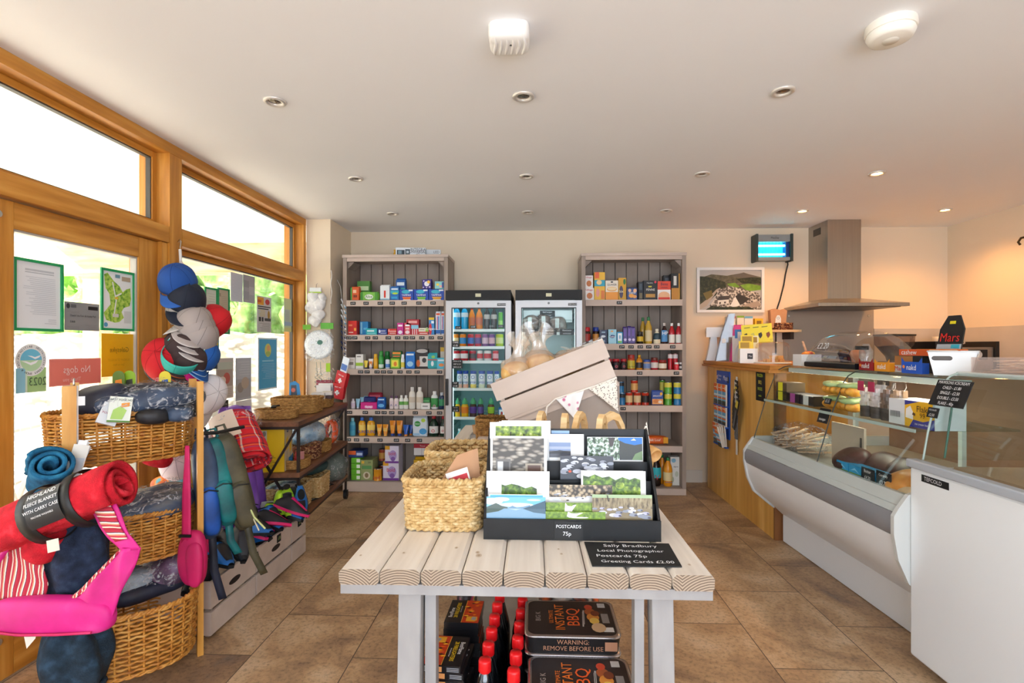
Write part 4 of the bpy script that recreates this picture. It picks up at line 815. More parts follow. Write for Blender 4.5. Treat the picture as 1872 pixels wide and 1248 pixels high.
PT('pet',1.034,0.0415,0.060,0.252,4.346,'cola_bottle','dark cola bottle with a turquoise label','bottle','#20140f','#1f6a45',(.28,.62,'#2ab4c0'),(('V',.3,'#b8202c'),))
PT('pet',1.131,0.0375,0.060,0.236,4.342,'squash_bottle','orange squash bottle in front','bottle','#ee9a1c','#2f8a4a',(.2,.5,'#efd9a0'),(('Robinsons',.16,'#3a6ab0'),))
PT('pet',1.102,0.0320,0.060,0.245,4.417,'squash_bottle','orange squash bottle standing behind the cola','bottle','#e88f1a','#2f8a4a')
PB(1.156,1.231,0.060,0.238,4.355,0.070,'drink_carton','white speckled plant drink carton','carton','#e9e6dd',[(.1,.1,.4,.3,'#b8c0a0','e'),(.5,.3,.9,.5,'#c9cdb8','e'),(.1,.8,.6,.95,'#7fb0c8','e')],[('alpro',.6,.66,.22,'#2a2a2a')])
#FRIDGE
# 1.365
PT('sport',-0.620,0.0310,1.365,0.199,4.156,'sports_drink','bright blue sports drink bottle, left of the pair','bottle','#17a6dc','#8fc6dc',(.5,.68,'#d3e2ea'),(),'blue sports drinks')
PT('sport',-0.555,0.0290,1.365,0.199,4.154,'sports_drink','bright blue sports drink bottle, right of the pair','bottle','#17a6dc','#8fc6dc',(.5,.68,'#d3e2ea'),(),'blue sports drinks')
PT('pet',-0.495,0.0265,1.365,0.177,4.152,'orange_drink','orange drink bottle with a red cap','bottle','#ee8a1e','#d8322a',(.2,.55,'#c8642a'))
PT('pet',-0.435,0.0290,1.365,0.177,4.154,'orange_drink','orange drink bottle with a orange cap','bottle','#ee8a1e','#f0861e',(.2,.55,'#c8642a'))
PT('pet',-0.372,0.0255,1.365,0.185,4.151,'cola_bottle','small dark cola bottle in the fridge, left of the pair','bottle','#2a2422','#8a3a4a',(.45,.65,'#b9b4b0'),(),'fridge cola bottles')
PT('pet',-0.315,0.0255,1.365,0.185,4.151,'cola_bottle','small dark cola bottle in the fridge, right of the pair','bottle','#2a2422','#8a3a4a',(.45,.65,'#b9b4b0'),(),'fridge cola bottles')
PT('can',-0.261,0.0180,1.365,0.142,4.143,'energy_drink','slim green energy drink can on the top fridge shelf','can','#5aa83a','#d0d0cc',(.1,.5,'#9fd06a'))
# 1.222
PT('can',-0.631,0.0290,1.222,0.108,4.154,'drink_can','orange can leftmost on the second fridge shelf','can','#ef8f1e','#c9c9c6',(.25,.7,'#f6d8a0'))
PT('can',-0.568,0.0270,1.222,0.108,4.152,'drink_can','orange can with a blue and white mark','can','#ee861c','#c9c9c6',(.25,.7,'#2f8fd0'))
PT('can',-0.504,0.0270,1.222,0.108,4.152,'drink_can','red can with a blue and white mark','can','#c8323a','#c9c9c6',(.25,.7,'#3a6fc0'))
PT('can',-0.445,0.0280,1.222,0.108,4.153,'drink_can','red can with a small purple mark','can','#cc2f44','#c9c9c6',(.25,.7,'#5a3a8a'))
PT('can',-0.387,0.0255,1.222,0.108,4.151,'drink_can','purple can with a pink mark, left one','can','#7a4a86','#c9c9c6',(.25,.7,'#d9b9c9'))
PT('can',-0.333,0.0255,1.222,0.108,4.151,'drink_can','purple can with a pink mark, right one','can','#6f3f8a','#c9c9c6',(.25,.7,'#d8a9b9'))
PT('can',-0.269,0.0310,1.222,0.108,4.156,'drink_can','yellow green can at the right end of the second shelf','can','#b3c41e','#c9c9c6',(.25,.7,'#d9d98a'))
# 1.102
PT('can',-0.624,0.0310,1.102,0.093,4.156,'drink_can','red cola can, first of the three on the third shelf','can','#c4202c','#c9c9c6',(.3,.72,'#f0e4e2'))
PT('can',-0.558,0.0320,1.102,0.093,4.157,'drink_can','red cola can, second of the three on the third shelf','can','#c4202c','#c9c9c6',(.3,.72,'#f0e4e2'))
PT('can',-0.489,0.0285,1.102,0.093,4.154,'drink_can','dark red cola can right of the plain red ones','can','#b81c34','#c9c9c6',(.3,.72,'#3a1a1e'))
PT('can',-0.429,0.0235,1.102,0.093,4.149,'drink_can','silver cola can, left of the two','can','#dfe0dd','#c9c9c6',(.3,.72,'#c8202c'))
PT('can',-0.367,0.0315,1.102,0.093,4.157,'drink_can','silver cola can, right of the two','can','#e2e3e0','#c9c9c6',(.3,.72,'#c8202c'))
PT('can',-0.302,0.0245,1.102,0.093,4.149,'drink_can','red can beside the bread bags','can','#c8242e','#c9c9c6',(.3,.72,'#e8a0a8'))
# 0.874
PT('yop',-0.595,0.0225,0.874,0.155,4.147,'yogurt_drink','white yogurt drink with blue cap, first of the six','bottle','#e6eff4','#1f4fae',(.06,.3,'#f2c6b0'),(('O',.66,'#1f5fb0'),('yop',.42,'#1f5fb0')),'yogurt drinks')
PT('yop',-0.546,0.0245,0.874,0.155,4.149,'yogurt_drink','white yogurt drink with blue cap, second of the six','bottle','#e6eff4','#1f4fae',(.06,.3,'#f2b8a0'),(('O',.66,'#1f5fb0'),('yop',.42,'#1f5fb0')),'yogurt drinks')
PT('yop',-0.484,0.0270,0.874,0.155,4.152,'yogurt_drink','white yogurt drink with blue cap, third of the six','bottle','#e6eff4','#1f4fae',(.06,.3,'#f0dc5a'),(('O',.66,'#1f5fb0'),('yop',.42,'#1f5fb0')),'yogurt drinks')
PT('yop',-0.414,0.0280,0.874,0.155,4.153,'yogurt_drink','white yogurt drink with blue cap, fourth of the six','bottle','#e6eff4','#1f4fae',(.06,.3,'#d8e6c8'),(('O',.66,'#1f5fb0'),('yop',.42,'#1f5fb0')),'yogurt drinks')
PT('yop',-0.348,0.0275,0.874,0.154,4.152,'yogurt_drink','white yogurt drink with blue cap, fifth of the six','bottle','#e6eff4','#1f4fae',(.06,.3,'#8a6a4a'),(('O',.66,'#1f5fb0'),('yop',.42,'#1f5fb0')),'yogurt drinks')
PT('yop',-0.292,0.0205,0.874,0.154,4.146,'yogurt_drink','white yogurt drink with blue cap, last of the six','bottle','#e6eff4','#1f4fae',(.06,.3,'#5a4a44'),(('O',.66,'#1f5fb0'),('yop',.42,'#1f5fb0')),'yogurt drinks')
# 0.634
PT('fruit',-0.611,0.0220,0.634,0.173,4.147,'juice_bottle','yellow juice bottle with a green sports cap, left one','bottle','#f3c81c','#4fae7a',(.3,.6,'#f0a81c'))
PT('fruit',-0.553,0.0310,0.634,0.172,4.156,'juice_bottle','yellow juice bottle with a green sports cap, right one','bottle','#f0b81c','#4fae7a',(.3,.6,'#f0861c'))
PT('fruit',-0.485,0.0300,0.634,0.173,4.155,'juice_bottle','purple labelled juice bottle with green cap, left one','bottle','#4a3230','#4fae7a',(.3,.6,'#5a3a98'))
PT('fruit',-0.424,0.0265,0.634,0.172,4.152,'juice_bottle','purple labelled juice bottle with green cap, right one','bottle','#3f2c2e','#4fae7a',(.3,.6,'#5a4a9a'))
PT('fruit',-0.339,0.0280,0.634,0.172,4.153,'juice_bottle','lime labelled juice bottle with a green cap','bottle','#6a4a30','#4fae7a',(.3,.6,'#9fce2a'))
PB(-0.278,-0.216,0.634,0.097,4.125,0.050,'spread_tub','small blue and white tub at the right of the fridge','tub','#1f6fae',[(.1,.3,.9,.85,'#e0ecf2'),(.3,.4,.6,.7,'#b83a3a','e')])
# 0.366
PT('pet',-0.597,0.0315,0.366,0.190,4.157,'water_bottle','pale teal water bottle on the low fridge shelf, left','bottle','#8fd3d6','#e9f4f4',(.3,.55,'#d8f0f2'),(),'water bottles')
PT('pet',-0.533,0.0290,0.366,0.191,4.154,'water_bottle','pale teal water bottle on the low fridge shelf, middle','bottle','#8fd3d6','#e9f4f4',(.3,.55,'#d8f0f2'),(),'water bottles')
PT('pet',-0.469,0.0315,0.366,0.190,4.157,'water_bottle','pale teal water bottle on the low fridge shelf, right','bottle','#8fd3d6','#e9f4f4',(.3,.55,'#d8f0f2'),(),'water bottles')

# ------------------------------------------------------------------ the plank table in the middle
GRAIN = None
def endgrain():
    m, nt, b = newmat('end grain'); L = nt.links.new
    v = mapped(nt, (1, 1, 1)); sp = nt.nodes.new('ShaderNodeSeparateXYZ'); L(v, sp.inputs[0]); cb = nt.nodes.new('ShaderNodeCombineXYZ')
    f = node(nt, 'ShaderNodeMath', operation='PINGPONG'); L(sp.outputs[0], f.inputs[0]); f.inputs[1].default_value = .071; L(f.outputs[0], cb.inputs[0])
    z = node(nt, 'ShaderNodeMath', operation='ADD'); L(sp.outputs[2], z.inputs[0]); z.inputs[1].default_value = -.61; L(z.outputs[0], cb.inputs[2])
    wv = node(nt, 'ShaderNodeTexWave', wave_type='RINGS', rings_direction='Y', Scale=55, Distortion=1.2, Detail=2); L(cb.outputs[0], wv.inputs['Vector'])
    r = ramp(nt, [(0.15, '#6f5e4f'), (0.5, '#948270'), (0.9, '#b3a08a')]); L(wv.outputs['Fac'], r.inputs[0]); L(r.outputs[0], b.inputs['Base Color']); b.inputs['Roughness'].default_value = .8
    return m
GRAIN = endgrain()
TX0, TX1, TY0, TY1, TZ = -.448, .408, 1.163, 3.34, .71
tb = empty('plank_table', 'long limewashed plank table in the middle of the shop', 'table', (-.02, 2.25, 0))
pw = (TX1-TX0)/9
rnd = random.Random(4)
for k in range(9):
    a, b = TX0+k*pw+.0012, TX0+(k+1)*pw-.0012; m = W(tb); q = .0085
    o = [(a+q*.6, TZ-.036), (b-q*.6, TZ-.036), (b-.001, TZ-.030), (b, TZ-q), (b-q, TZ), (a+q, TZ), (a, TZ-q), (a+.001, TZ-.030)]
    m.prism(o, TY0+rnd.uniform(-.002, .002), TY1, PLANK, endm=GRAIN); pl = m.build('plank', tb)
    for j in range(2):
        kx, ky = rnd.uniform(a+.02, b-.02), TY0+rnd.uniform(.02, .16); kn = W(tb)
        if rnd.random() < .7:
            rr = rnd.uniform(.003, .008); kn.poly([(kx+rr*math.cos(2*PI*i/14), ky+1.5*rr*math.sin(2*PI*i/14), TZ+.0006) for i in range(14)], C('#cbbba6', .7)); kn.poly([(kx+rr*.5*math.cos(2*PI*i/10), ky+.8*rr*math.sin(2*PI*i/10), TZ+.0009) for i in range(10)], C('#b39c82', .7)); kn.build('knot', pl)
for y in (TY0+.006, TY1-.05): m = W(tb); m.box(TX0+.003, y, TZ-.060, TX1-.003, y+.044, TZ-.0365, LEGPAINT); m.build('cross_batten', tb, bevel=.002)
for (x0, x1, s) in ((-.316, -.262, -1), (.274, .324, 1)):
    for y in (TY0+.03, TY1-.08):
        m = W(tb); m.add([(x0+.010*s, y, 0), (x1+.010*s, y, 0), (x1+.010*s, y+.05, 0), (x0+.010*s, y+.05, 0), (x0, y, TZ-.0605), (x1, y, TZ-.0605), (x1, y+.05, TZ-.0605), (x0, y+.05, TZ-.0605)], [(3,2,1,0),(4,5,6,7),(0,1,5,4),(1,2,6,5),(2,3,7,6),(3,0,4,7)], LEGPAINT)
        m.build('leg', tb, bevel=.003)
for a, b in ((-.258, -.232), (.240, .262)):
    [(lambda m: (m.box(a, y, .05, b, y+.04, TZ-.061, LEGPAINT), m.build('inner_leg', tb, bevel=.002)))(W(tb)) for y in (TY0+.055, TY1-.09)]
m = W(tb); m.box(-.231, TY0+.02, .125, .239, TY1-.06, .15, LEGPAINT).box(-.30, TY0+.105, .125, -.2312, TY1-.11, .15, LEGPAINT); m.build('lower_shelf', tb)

# ------------------------------------------------------------------ goods under the table
FLAME = [((0, .1), '#d8431c'), ((.3, .5), '#ef7a1c'), ((.15, .8), '#f6b92c')]
def firebox(name, label, x, y, z, rz, grp):
    m = MB(); w_, d_, h_ = .104, .136, .0195; dk = C('#17171b', .3)
    m.box(-w_/2, -d_/2, 0, w_/2, d_/2, h_, dk); zz = h_+.0004; rr = random.Random(3)
    m.quad((-w_/2+.001, -d_/2+.002, zz), (-w_/2+.052, -d_/2+.002, zz), (-w_/2+.052, d_/2-.002, zz), (-w_/2+.001, d_/2-.002, zz), C('#c53a18', .35))
    for i in range(15):
        fx = -w_/2+.004+rr.random()*.04; fy = -d_/2+.006+i*.0068; l = rr.uniform(.008, .02)
        m.poly([(fx-.004, fy, zz+.0004), (fx+.002, fy-.003, zz+.0004), (fx+l, fy+.001, zz+.0004), (fx+.003, fy+.005, zz+.0004)], C(('#f0861c', '#f8b62a', '#1c1414', '#e8601c')[i % 4], .4))
    m.quad((-w_/2+.052, -d_/2+.002, zz+.0001), (-w_/2+.0535, -d_/2+.002, zz+.0001), (-w_/2+.0535, d_/2-.002, zz+.0001), (-w_/2+.052, d_/2-.002, zz+.0001), C('#e8b23a', .4))
    m.poly([(-w_/2+.008, d_/2-.036, zz+.0008), (-w_/2+.040, d_/2-.036, zz+.0008), (-w_/2+.040, d_/2-.008, zz+.0008), (-w_/2+.014, d_/2-.008, zz+.0008), (-w_/2+.006, d_/2-.016, zz+.0008)], C('#eaa928', .4))
    m.poly([(-w_/2+.010, d_/2-.032, zz+.0012), (-w_/2+.022, d_/2-.034, zz+.0012), (-w_/2+.026, d_/2-.018, zz+.0012), (-w_/2+.012, d_/2-.013, zz+.0012)], C('#9a9a9c', .4))
    rt = (0, 0, -PI/2)
    m.text('28 FIRELIGHTERS', .0165, C('#f3cc1e', .4), (w_/2-.030, -.004, zz+.0008), rt, sx=.72); m.text('BestFlame', .017, INK, (w_/2-.014, .012, zz+.0008), rt, sx=.8); m.text('kerosene based', .006, INK, (w_/2-.040, -.01, zz+.0008), rt)
    yf = -d_/2-.0004
    m.quad((-w_/2+.004, yf, .003), (-w_/2+.026, yf, .003), (-w_/2+.026, yf, h_-.003), (-w_/2+.004, yf, h_-.003), C('#c9ccd0', .4))
    m.quad((-w_/2+.030, yf, .003), (-w_/2+.055, yf, .003), (-w_/2+.055, yf, h_-.003), (-w_/2+.030, yf, h_-.003), C('#d8955a', .4))
    for i in range(9): m.quad((-w_/2+.006+i*.002, yf-.0003, .005), (-w_/2+.007+i*.002, yf-.0003, .005), (-w_/2+.007+i*.002, yf-.0003, h_-.004), (-w_/2+.006+i*.002, yf-.0003, h_-.004), C('#5a5c60', .4))
    for i in range(3): m.quad((.016, yf, .005+i*.004), (.048, yf, .005+i*.004), (.048, yf, .0066+i*.004), (.016, yf, .0066+i*.004), C('#a9abb0', .4))
    return tag(m.build(name, loc=(x, y, z), rot=(0, 0, rz)), label, 'box', grp)
fb = firebox('firelighter_box', 'top firelighter box of the front stack under the table', -.234, 1.385, .15+11*.0206, R(-4), 'firelighter boxes')
for k in range(11):
    dup(fb, (-.228+.004*math.sin(k*2.1), 1.386+.004*math.cos(k*1.3), .15+k*.0206), (0, 0, R(-3+3*math.sin(k*1.7))), 'firelighter box below the top one in the front stack')
for k in range(12):
    dup(fb, (-.212+.003*math.cos(k), 1.592, .15+k*.0206), (0, 0, R(180+2*math.sin(k))), 'top firelighter box of the rear stack, printed upside down' if k == 11 else 'firelighter box below the top one in the rear stack')
def fluid(x, y, label):
    t = empty('lighting_fluid_bottle', label, 'bottle', (x, y, .15), 0, 'red capped lighting fluid bottles')
    gl = MATS.get('smoke') or GLASS('smoke', '#8a9098', .16, .03, .30, '#20242a')
    MB().lathe([(.031, 0), (.033, .01), (.033, .17), (.031, .185), (.018, .238), (.0145, .246)], gl, 20).build('bottle', t)
    m = MB().lathe([(.0150, .246), (.0162, .248), (.0162, .272), (.0145, .277), (0, .278)], C('#e3161c', .35), 20)
    m.build('cap', t); MB().lathe([(.0335, .04), (.0335, .15)], C('#1a1a20', .4), 20).build('printed_label', t)
    return t
spots = [(-.122+.003*k, 1.300+.0715*k) for k in range(6)] + [(-.047+.003*k, 1.262+.0715*k) for k in range(6)]
for i, (x, y) in enumerate(spots):
    c = 'left' if i < 6 else 'right'; k = i % 6
    fluid(x, y, 'dark bottle with red cap, %s in the %s column' % (('nearest', 'second', 'third', 'fourth', 'fifth', 'farthest')[k], c))
def bbq(x, y, z, label, grp='instant barbecue trays'):
    t = empty('barbecue_tray', label, 'barbecue tray', (x, y, z), 0, grp); w_, d_, h_ = .262, .198, .048
    def rr(w, d, z, q=.022, n=5):
        p = []
        for cx, cy, a0 in ((w/2-q, d/2-q, 0), (-w/2+q, d/2-q, 90), (-w/2+q, -d/2+q, 180), (w/2-q, -d/2+q, 270)):
            for i in range(n+1): a = R(a0+90*i/n); p.append((cx+q*math.cos(a), cy+q*math.sin(a), z))
        return p
    def loft(m, rings, mt):
        n = len(rings[0]); vs = sum(rings, []); m.add(vs, [(j*n+i, j*n+(i+1) % n, (j+1)*n+(i+1) % n, (j+1)*n+i) for j in range(len(rings)-1) for i in range(n)], mt, True); m.poly(rings[-1], mt)
    m = MB(); loft(m, [rr(w_-.014, d_-.014, 0), rr(w_-.004, d_-.004, h_-.008)], C('#1d1b1b', .35)); m.build('sleeve', t)
    m = MB(); loft(m, [rr(w_-.006, d_-.006, h_-.008), rr(w_, d_, h_-.005), rr(w_, d_, h_-.002), rr(w_-.012, d_-.012, h_)], C('#b8b0ae', .25, .9)); m.build('foil_rim', t)
    m = MB(); m.poly(rr(w_-.020, d_-.020, h_+.0006), C('#2b2322', .3)); zz = h_+.0012; r9 = (0, 0, PI/2); og = C('#ef7a26', .4)
    m.text('ULTIMATE', .017, og, (-.055, .0, zz), r9, sx=.9).text('INSTANT', .038, og, (-.030, 0, zz), r9, sx=.88).text('BBQ', .050, C('#e85f22', .4), (.008, .0, zz), r9, sx=1.0)
    m.text('BIG K', .02, C('#b9aaa2', .5), (-.092, 0, zz), r9)
    for i in range(5): m.quad((.030+.003*i, -.05+.012*i, zz), (.034+.003*i, -.05+.012*i, zz), (.040+.002*i, .03+.008*i, zz), (.036+.002*i, .03+.008*i, zz), C('#cfc4bc', .5)) if i < 2 else None
    for i, (c, dx, dy, q) in enumerate((('#a8572c', .058, .03, .016), ('#d88a3a', .064, .0, .018), ('#e8c25a', .066, -.02, .014), ('#c9462a', .056, .055, .012), ('#d9b48a', .074, -.055, .020), ('#7a3a22', .072, .02, .013))):
        m.poly([(dx+q*math.cos(2*PI*k/12), dy+q*1.2*math.sin(2*PI*k/12), zz+.0002*i) for k in range(12)], C(c, .4))
    m.quad((.084, .055, zz), (.106, .055, zz), (.106, .08, zz), (.084, .08, zz), C('#c2bfbd', .5)).quad((.088, -.03, zz), (.108, -.03, zz), (.108, .02, zz), (.088, .02, zz), C('#8a8480', .5)).quad((.086, -.075, zz), (.114, -.075, zz), (.114, -.052, zz), (.086, -.052, zz), C('#e6e3e0', .5))
    m.build('printed_lid', t)
    m = MB(); yf = -d_/2+.0015; br = C('#a8775a', .5); m.text('WARNING:', .017, br, (0, yf-.001, .032), sx=1.0).text('REMOVE BEFORE USE', .017, br, (0, yf-.001, .015), sx=1.0).quad((.085, yf, .010), (.118, yf, .010), (.118, yf, .034), (.085, yf, .034), br); m.build('front_print', t)
    return t
bb = bbq(.108, 1.475, .15+5*.0495, 'upper black barbecue tray, topmost of the rear stack under the table')
for k in range(5): dup(bb, (.108, 1.475, .15+k*.0495), label='barbecue tray below the topmost one in the rear stack')
for k in range(5): dup(bb, (.118, 1.272, .15+k*.0495), label='nearer barbecue tray, topmost of the front stack' if k == 4 else 'barbecue tray below the top of the front stack')
BAGP = NOISY('fire log bag print', [(0.40, '#1d1a1e'), (0.47, '#e8c81e'), (0.53, '#d8487a'), (0.60, '#2a2226')], (16, 9, 20), 2, .35)
t = tag(MB().blob((0, 0, .14), (.035, .10, .14), BAGP, 3, .12, 12, 24, 16, 5).build('kindling_bag', loc=(-.228, 1.76, .15)), 'black pink and yellow fuel bag behind the firelighters', 'bag')
CHAR = NOISY('charcoal bag print', [(0.42, '#e8651c'), (0.5, '#1f1a1a'), (0.56, '#d8d0c8'), (0.62, '#f0761e')], (9, 9, 14), 3, .35)
tag(MB().blob((0, 0, .15), (.11, .075, .15), CHAR, 3, .10, 11, 26, 16, 9).build('charcoal_bag', loc=(.115, 1.68, .15)), 'orange and black charcoal bag behind the barbecue trays', 'bag')

# ------------------------------------------------------------------ woven baskets
SEAGRASS = NOISY('seagrass', [(0.25, '#a87c42'), (0.5, '#cdaa70'), (0.75, '#e6d0a2')], (60, 60, 60), 4, .75)
WICKER = NOISY('wicker', [(0.25, '#9a5a1c'), (0.5, '#c98836'), (0.75, '#e2ad5c')], (30, 30, 45), 4, .5)
def se(a, b, p, t):
    c, s = math.cos(t), math.sin(t); f = lambda q: math.copysign(abs(q)**(2.0/p), q)
    return a*f(c), b*f(s)
def weave(root, a, b, p, h, rows, rod, stakes, mat, flare=1.08, amp=None, rim=.011, local=(0, 0, 0), names=('weave', 'stakes', 'rim', 'base'), liner=None):
    """basket on a super-ellipse footprint: woven rows, uprights, twisted rim, base"""
    amp = rod*.8 if amp is None else amp; N = stakes*4; x0, y0, z0 = local
    # equal arc sampling of the footprint
    raw = [se(a, b, p, 2*PI*i/720) for i in range(721)]; cum = [0]
    for q, r in zip(raw, raw[1:]): cum.append(cum[-1]+math.hypot(r[0]-q[0], r[1]-q[1]))
    pts = []; j = 0
    for i in range(N):
        s = cum[-1]*i/N
        while cum[j+1] < s: j += 1
        f = (s-cum[j])/max(1e-9, cum[j+1]-cum[j]); pts.append((raw[j][0]+f*(raw[j+1][0]-raw[j][0]), raw[j][1]+f*(raw[j+1][1]-raw[j][1])))
    def at(i, t, off):
        x, y = pts[i % N]; k = 1+(flare-1)*t; L_ = math.hypot(x, y) or 1
        return (x0+x*k+off*x/L_, y0+y*k+off*y/L_)
    m = MB()
    for r in range(rows):
        t = (r+.5)/rows; z = z0+h*t
        m.tube([(*at(i, t, amp*math.cos(PI*i/2+PI*(r % 2))), z+.0008*math.sin(i*1.7+r)) for i in range(N)], rod, mat, 5, True)
    m.build(names[0], root)
    m = MB()
    for i in range(stakes): m.tube([(*at(i*4+2, 0, 0), z0), (*at(i*4+2, 1, 0), z0+h)], rod*.85, mat, 5)
    m.build(names[1], root)
    m = MB()
    for ph in (0, PI):
        m.tube([(*at(i//2 if i % 2 == 0 else i//2, 1, rim*.55*math.cos(i*PI/3+ph)), z0+h+rim*.55*math.sin(i*PI/3+ph)) for i in range(0, 2*N, 2)], rim*.62, mat, 6, True)
    m.build(names[2], root)
    m = MB()
    for ph in (0, PI): m.tube([(*at(i, 0, rim*.4*math.cos(i*PI/3+ph)), z0+.004+rim*.4*math.sin(i*PI/3+ph)) for i in range(N)], rim*.45, mat, 5, True)
    m.poly([(*at(i, 0, 0), z0+.004) for i in range(N)], mat)
    if liner:
        n = N; vs = [(*at(i, 0, -rod*.6), z0+.004) for i in range(N)] + [(*at(i, 1, -rod*.6), z0+h*.98) for i in range(N)]
        m.add(vs, [(i, (i+1) % n, n+(i+1) % n, n+i) for i in range(n)], liner, True)
    m.build(names[3], root)
DARKG = C('#8a5c28', .8)
t = empty('seagrass_basket', 'square seagrass basket at the front left of the table', 'basket', (-.251, 1.515, TZ+.004))
weave(t, .105, .108, 6, .135, 17, .0052, 30, SEAGRASS, 1.07, liner=DARKG)
t = empty('seagrass_basket', 'coarser seagrass basket behind the front one on the table', 'basket', (-.257, 1.835, TZ+.004))
weave(t, .105, .108, 5, .145, 11, .0075, 20, SEAGRASS, 1.06, liner=DARKG)
t = empty('seagrass_basket', 'dark tall basket at the far end of the table below the crate', 'basket', (-.185, 2.62, TZ+.004))
weave(t, .095, .085, 3, .14, 14, .006, 22, NOISY('dark seagrass', [(0.3, '#7a5226'), (0.6, '#a87a3c'), (0.8, '#c49a5c')], (50, 50, 50), 3, .8), 1.05, liner=DARKG)
KRAFT = NOISY('kraft paper', [(0.3, '#c08f68'), (0.7, '#cf9f78')], (8, 8, 8), 3, .8)
m = MB(); m.add([(-.10, 0, 0), (.06, 0, 0), (.06, 0, .15), (-.005, 0, .135), (-.10, 0, .02)], [(0, 1, 2, 3, 4)], KRAFT)
tag(m.build('kraft_envelope', loc=(-.200, 1.455, .775), rot=(R(-14), 0, R(28)), solid=.003), 'brown kraft paper sheet leaning between basket and card rack', 'paper')
t = tag(MB().box(-.032, -.001, 0, .032, .001, .075, C('#eeeae6', .6)).box(-.027, -.0018, .012, .027, -.001, .060, C('#c4202c', .5)).text('273861', .019, INK, (0, -.003, .032), sx=.85).build('ticket_card', loc=(-.195, 1.435, .80), rot=(R(-10), R(-14), R(20))), 'white card with a red number panel in the front basket', 'card')
t = tag(MB().lathe([(.018, 0), (.026, .045), (.028, .048), (.024, .047), (.016, .004)], C('#c79a6a', .6), 18).build('paper_cup', loc=(-.325, 2.95, TZ+.012)), 'small kraft paper cup far back on the table', 'cup')
tag(MB().box(-.03, -.05, 0, .04, .05, .012, C('#9a9690', .5)).build('slate_tray', loc=(-.325, 2.93, TZ)), 'small grey tray under the paper cup', 'tray')
t = empty('wooden_box', 'small pale wooden box with an orange card behind the rack', 'box', (-.215, 2.30, TZ))
m = MB(); m.box(-.035, -.05, 0, .035, .05, .10, TAUPEX); m.build('box', t, bevel=.003); MB().box(.037, -.05, 0, .055, .04, .11, C('#e89a1e', .5)).build('card', t)

# ------------------------------------------------------------------ card rack with cards
rk = empty('card_rack', 'black tiered rack of photo cards on the table', 'card rack', (.1025, 1.355, TZ))
KB = NOISY('worn black card', [(0.35, '#070708'), (0.72, '#101113'), (0.80, '#2a2c2e')], (30, 30, 30), 5, .45)
RX0, RX1 = -.131, .336
m = W(rk); m.box(RX0, 1.355, TZ+.0005, RX1, 1.362, .765, KB); m.build('front_lip', rk, bevel=.0012)
for x in (RX0, RX1-.007):
    m = W(rk); m.prism([(1.3625, TZ+.001), (1.53, TZ+.001), (1.53, .979), (1.518, .979), (1.3625, .766)], x, x+.007, KB, 'x'); m.build('side', rk)
m = W(rk); m.box(RX0+.0075, 1.523, TZ+.001, RX1-.0075, 1.529, .978, KB); m.build('back', rk)
TIER = [(1.355, .765, TZ+.004), (1.3975, .796, .748), (1.440, .847, .795), (1.483, .891, .842)]
for k in range(1, 4):
    y, zt, zf = TIER[k]; m = W(rk); m.box(RX0+.0075, y, TIER[k-1][2]+.002, RX1-.0075, y+.004, zt, KB).box(RX0+.0075, y+.0045, zf-.004, RX1-.0075, 1.5225, zf, KB); m.build('tier', rk)
m = W(rk); m.box(.057, 1.3525, .713, .132, 1.3545, .762, C('#1f2021', .6)); m.text('POSTCARDS', .0125, INK, (.094, 1.3517, .748), sx=.95); m.text('75p', .015, INK, (.090, 1.3517, .729)); m.build('price_label', rk)
TREES = NOISY('photo of trees', [(0.3, '#2c3a1c'), (0.45, '#5f7a2c'), (0.6, '#9db53a'), (0.72, '#d9dc9a')], (70, 70, 70), 5, .35)
WOODS = NOISY('photo of woodland', [(0.3, '#1f2a16'), (0.5, '#4a6a24'), (0.68, '#86a83a')], (75, 75, 75), 5, .35)
GRASS = NOISY('photo of grass', [(0.3, '#4a6a1c'), (0.6, '#7f9f2e'), (0.8, '#a3bd4a')], (120, 120, 120), 4, .35)
REED = NOISY('photo of reeds', [(0.3, '#4a3f30'), (0.5, '#8a7a5a'), (0.7, '#a89a78')], (200, 200, 60), 4, .35)
WALLP = CELLS('photo of a stone wall', [(0.0, '#c9c2b6'), (0.35, '#9a9184'), (0.62, '#4a443c')], 95, .35, 'F1', (.45, 1, 1.1))
COBBLE = CELLS('photo of cobbles', [(0.0, '#d9c7a4'), (0.4, '#a8957a'), (0.7, '#3f372e')], 110, .35)
SNOWY = NOISY('photo of snowy leaves', [(0.38, '#2f3f2c'), (0.5, '#6f8a6a'), (0.6, '#e4ecf0')], (110, 110, 110), 4, .35)
class Cd:
    """a card standing in the rack: draws flat shapes on its face in card units"""
    def __init__(s, x0, x1, zt, zb, base='#f2f1ee'):
        s.w = x1-x0; s.h = zt-zb; s.x = (x0+x1)/2; s.zb = zb; s.m = MB(); s.k = 0
        lip = .765 if zb < .73 else (.796 if zb < .78 else (.847 if zb < .82 else .891)); s.v0 = (lip-zb)/s.h
        s.m.box(-s.w/2, -.0008, 0, s.w/2, .0008, s.h, C(base, .35))
    def P(s, pts, mt):
        s.k += 1; y = -.0009-.00012*s.k; mt = C(mt, .35) if isinstance(mt, str) else mt
        s.m.poly([(-s.w/2+min(1, max(0, u))*s.w, y, (s.v0+(1-s.v0)*min(1, max(-.1, v)))*s.h) for u, v in pts], mt); return s
    def R(s, a, b, c, d, mt): return s.P([(a, b), (c, b), (c, d), (a, d)], mt)
    def E(s, u, v, ru, rv, mt, n=14): return s.P([(u+ru*math.cos(2*PI*i/n), v+rv*math.sin(2*PI*i/n)) for i in range(n)], mt)
    def done(s, name, label, y, lean=6, grp='photo cards in the rack'):
        return tag(s.m.build(name, loc=(s.x, y, s.zb), rot=(R(-lean), 0, 0)), label, 'card', grp)
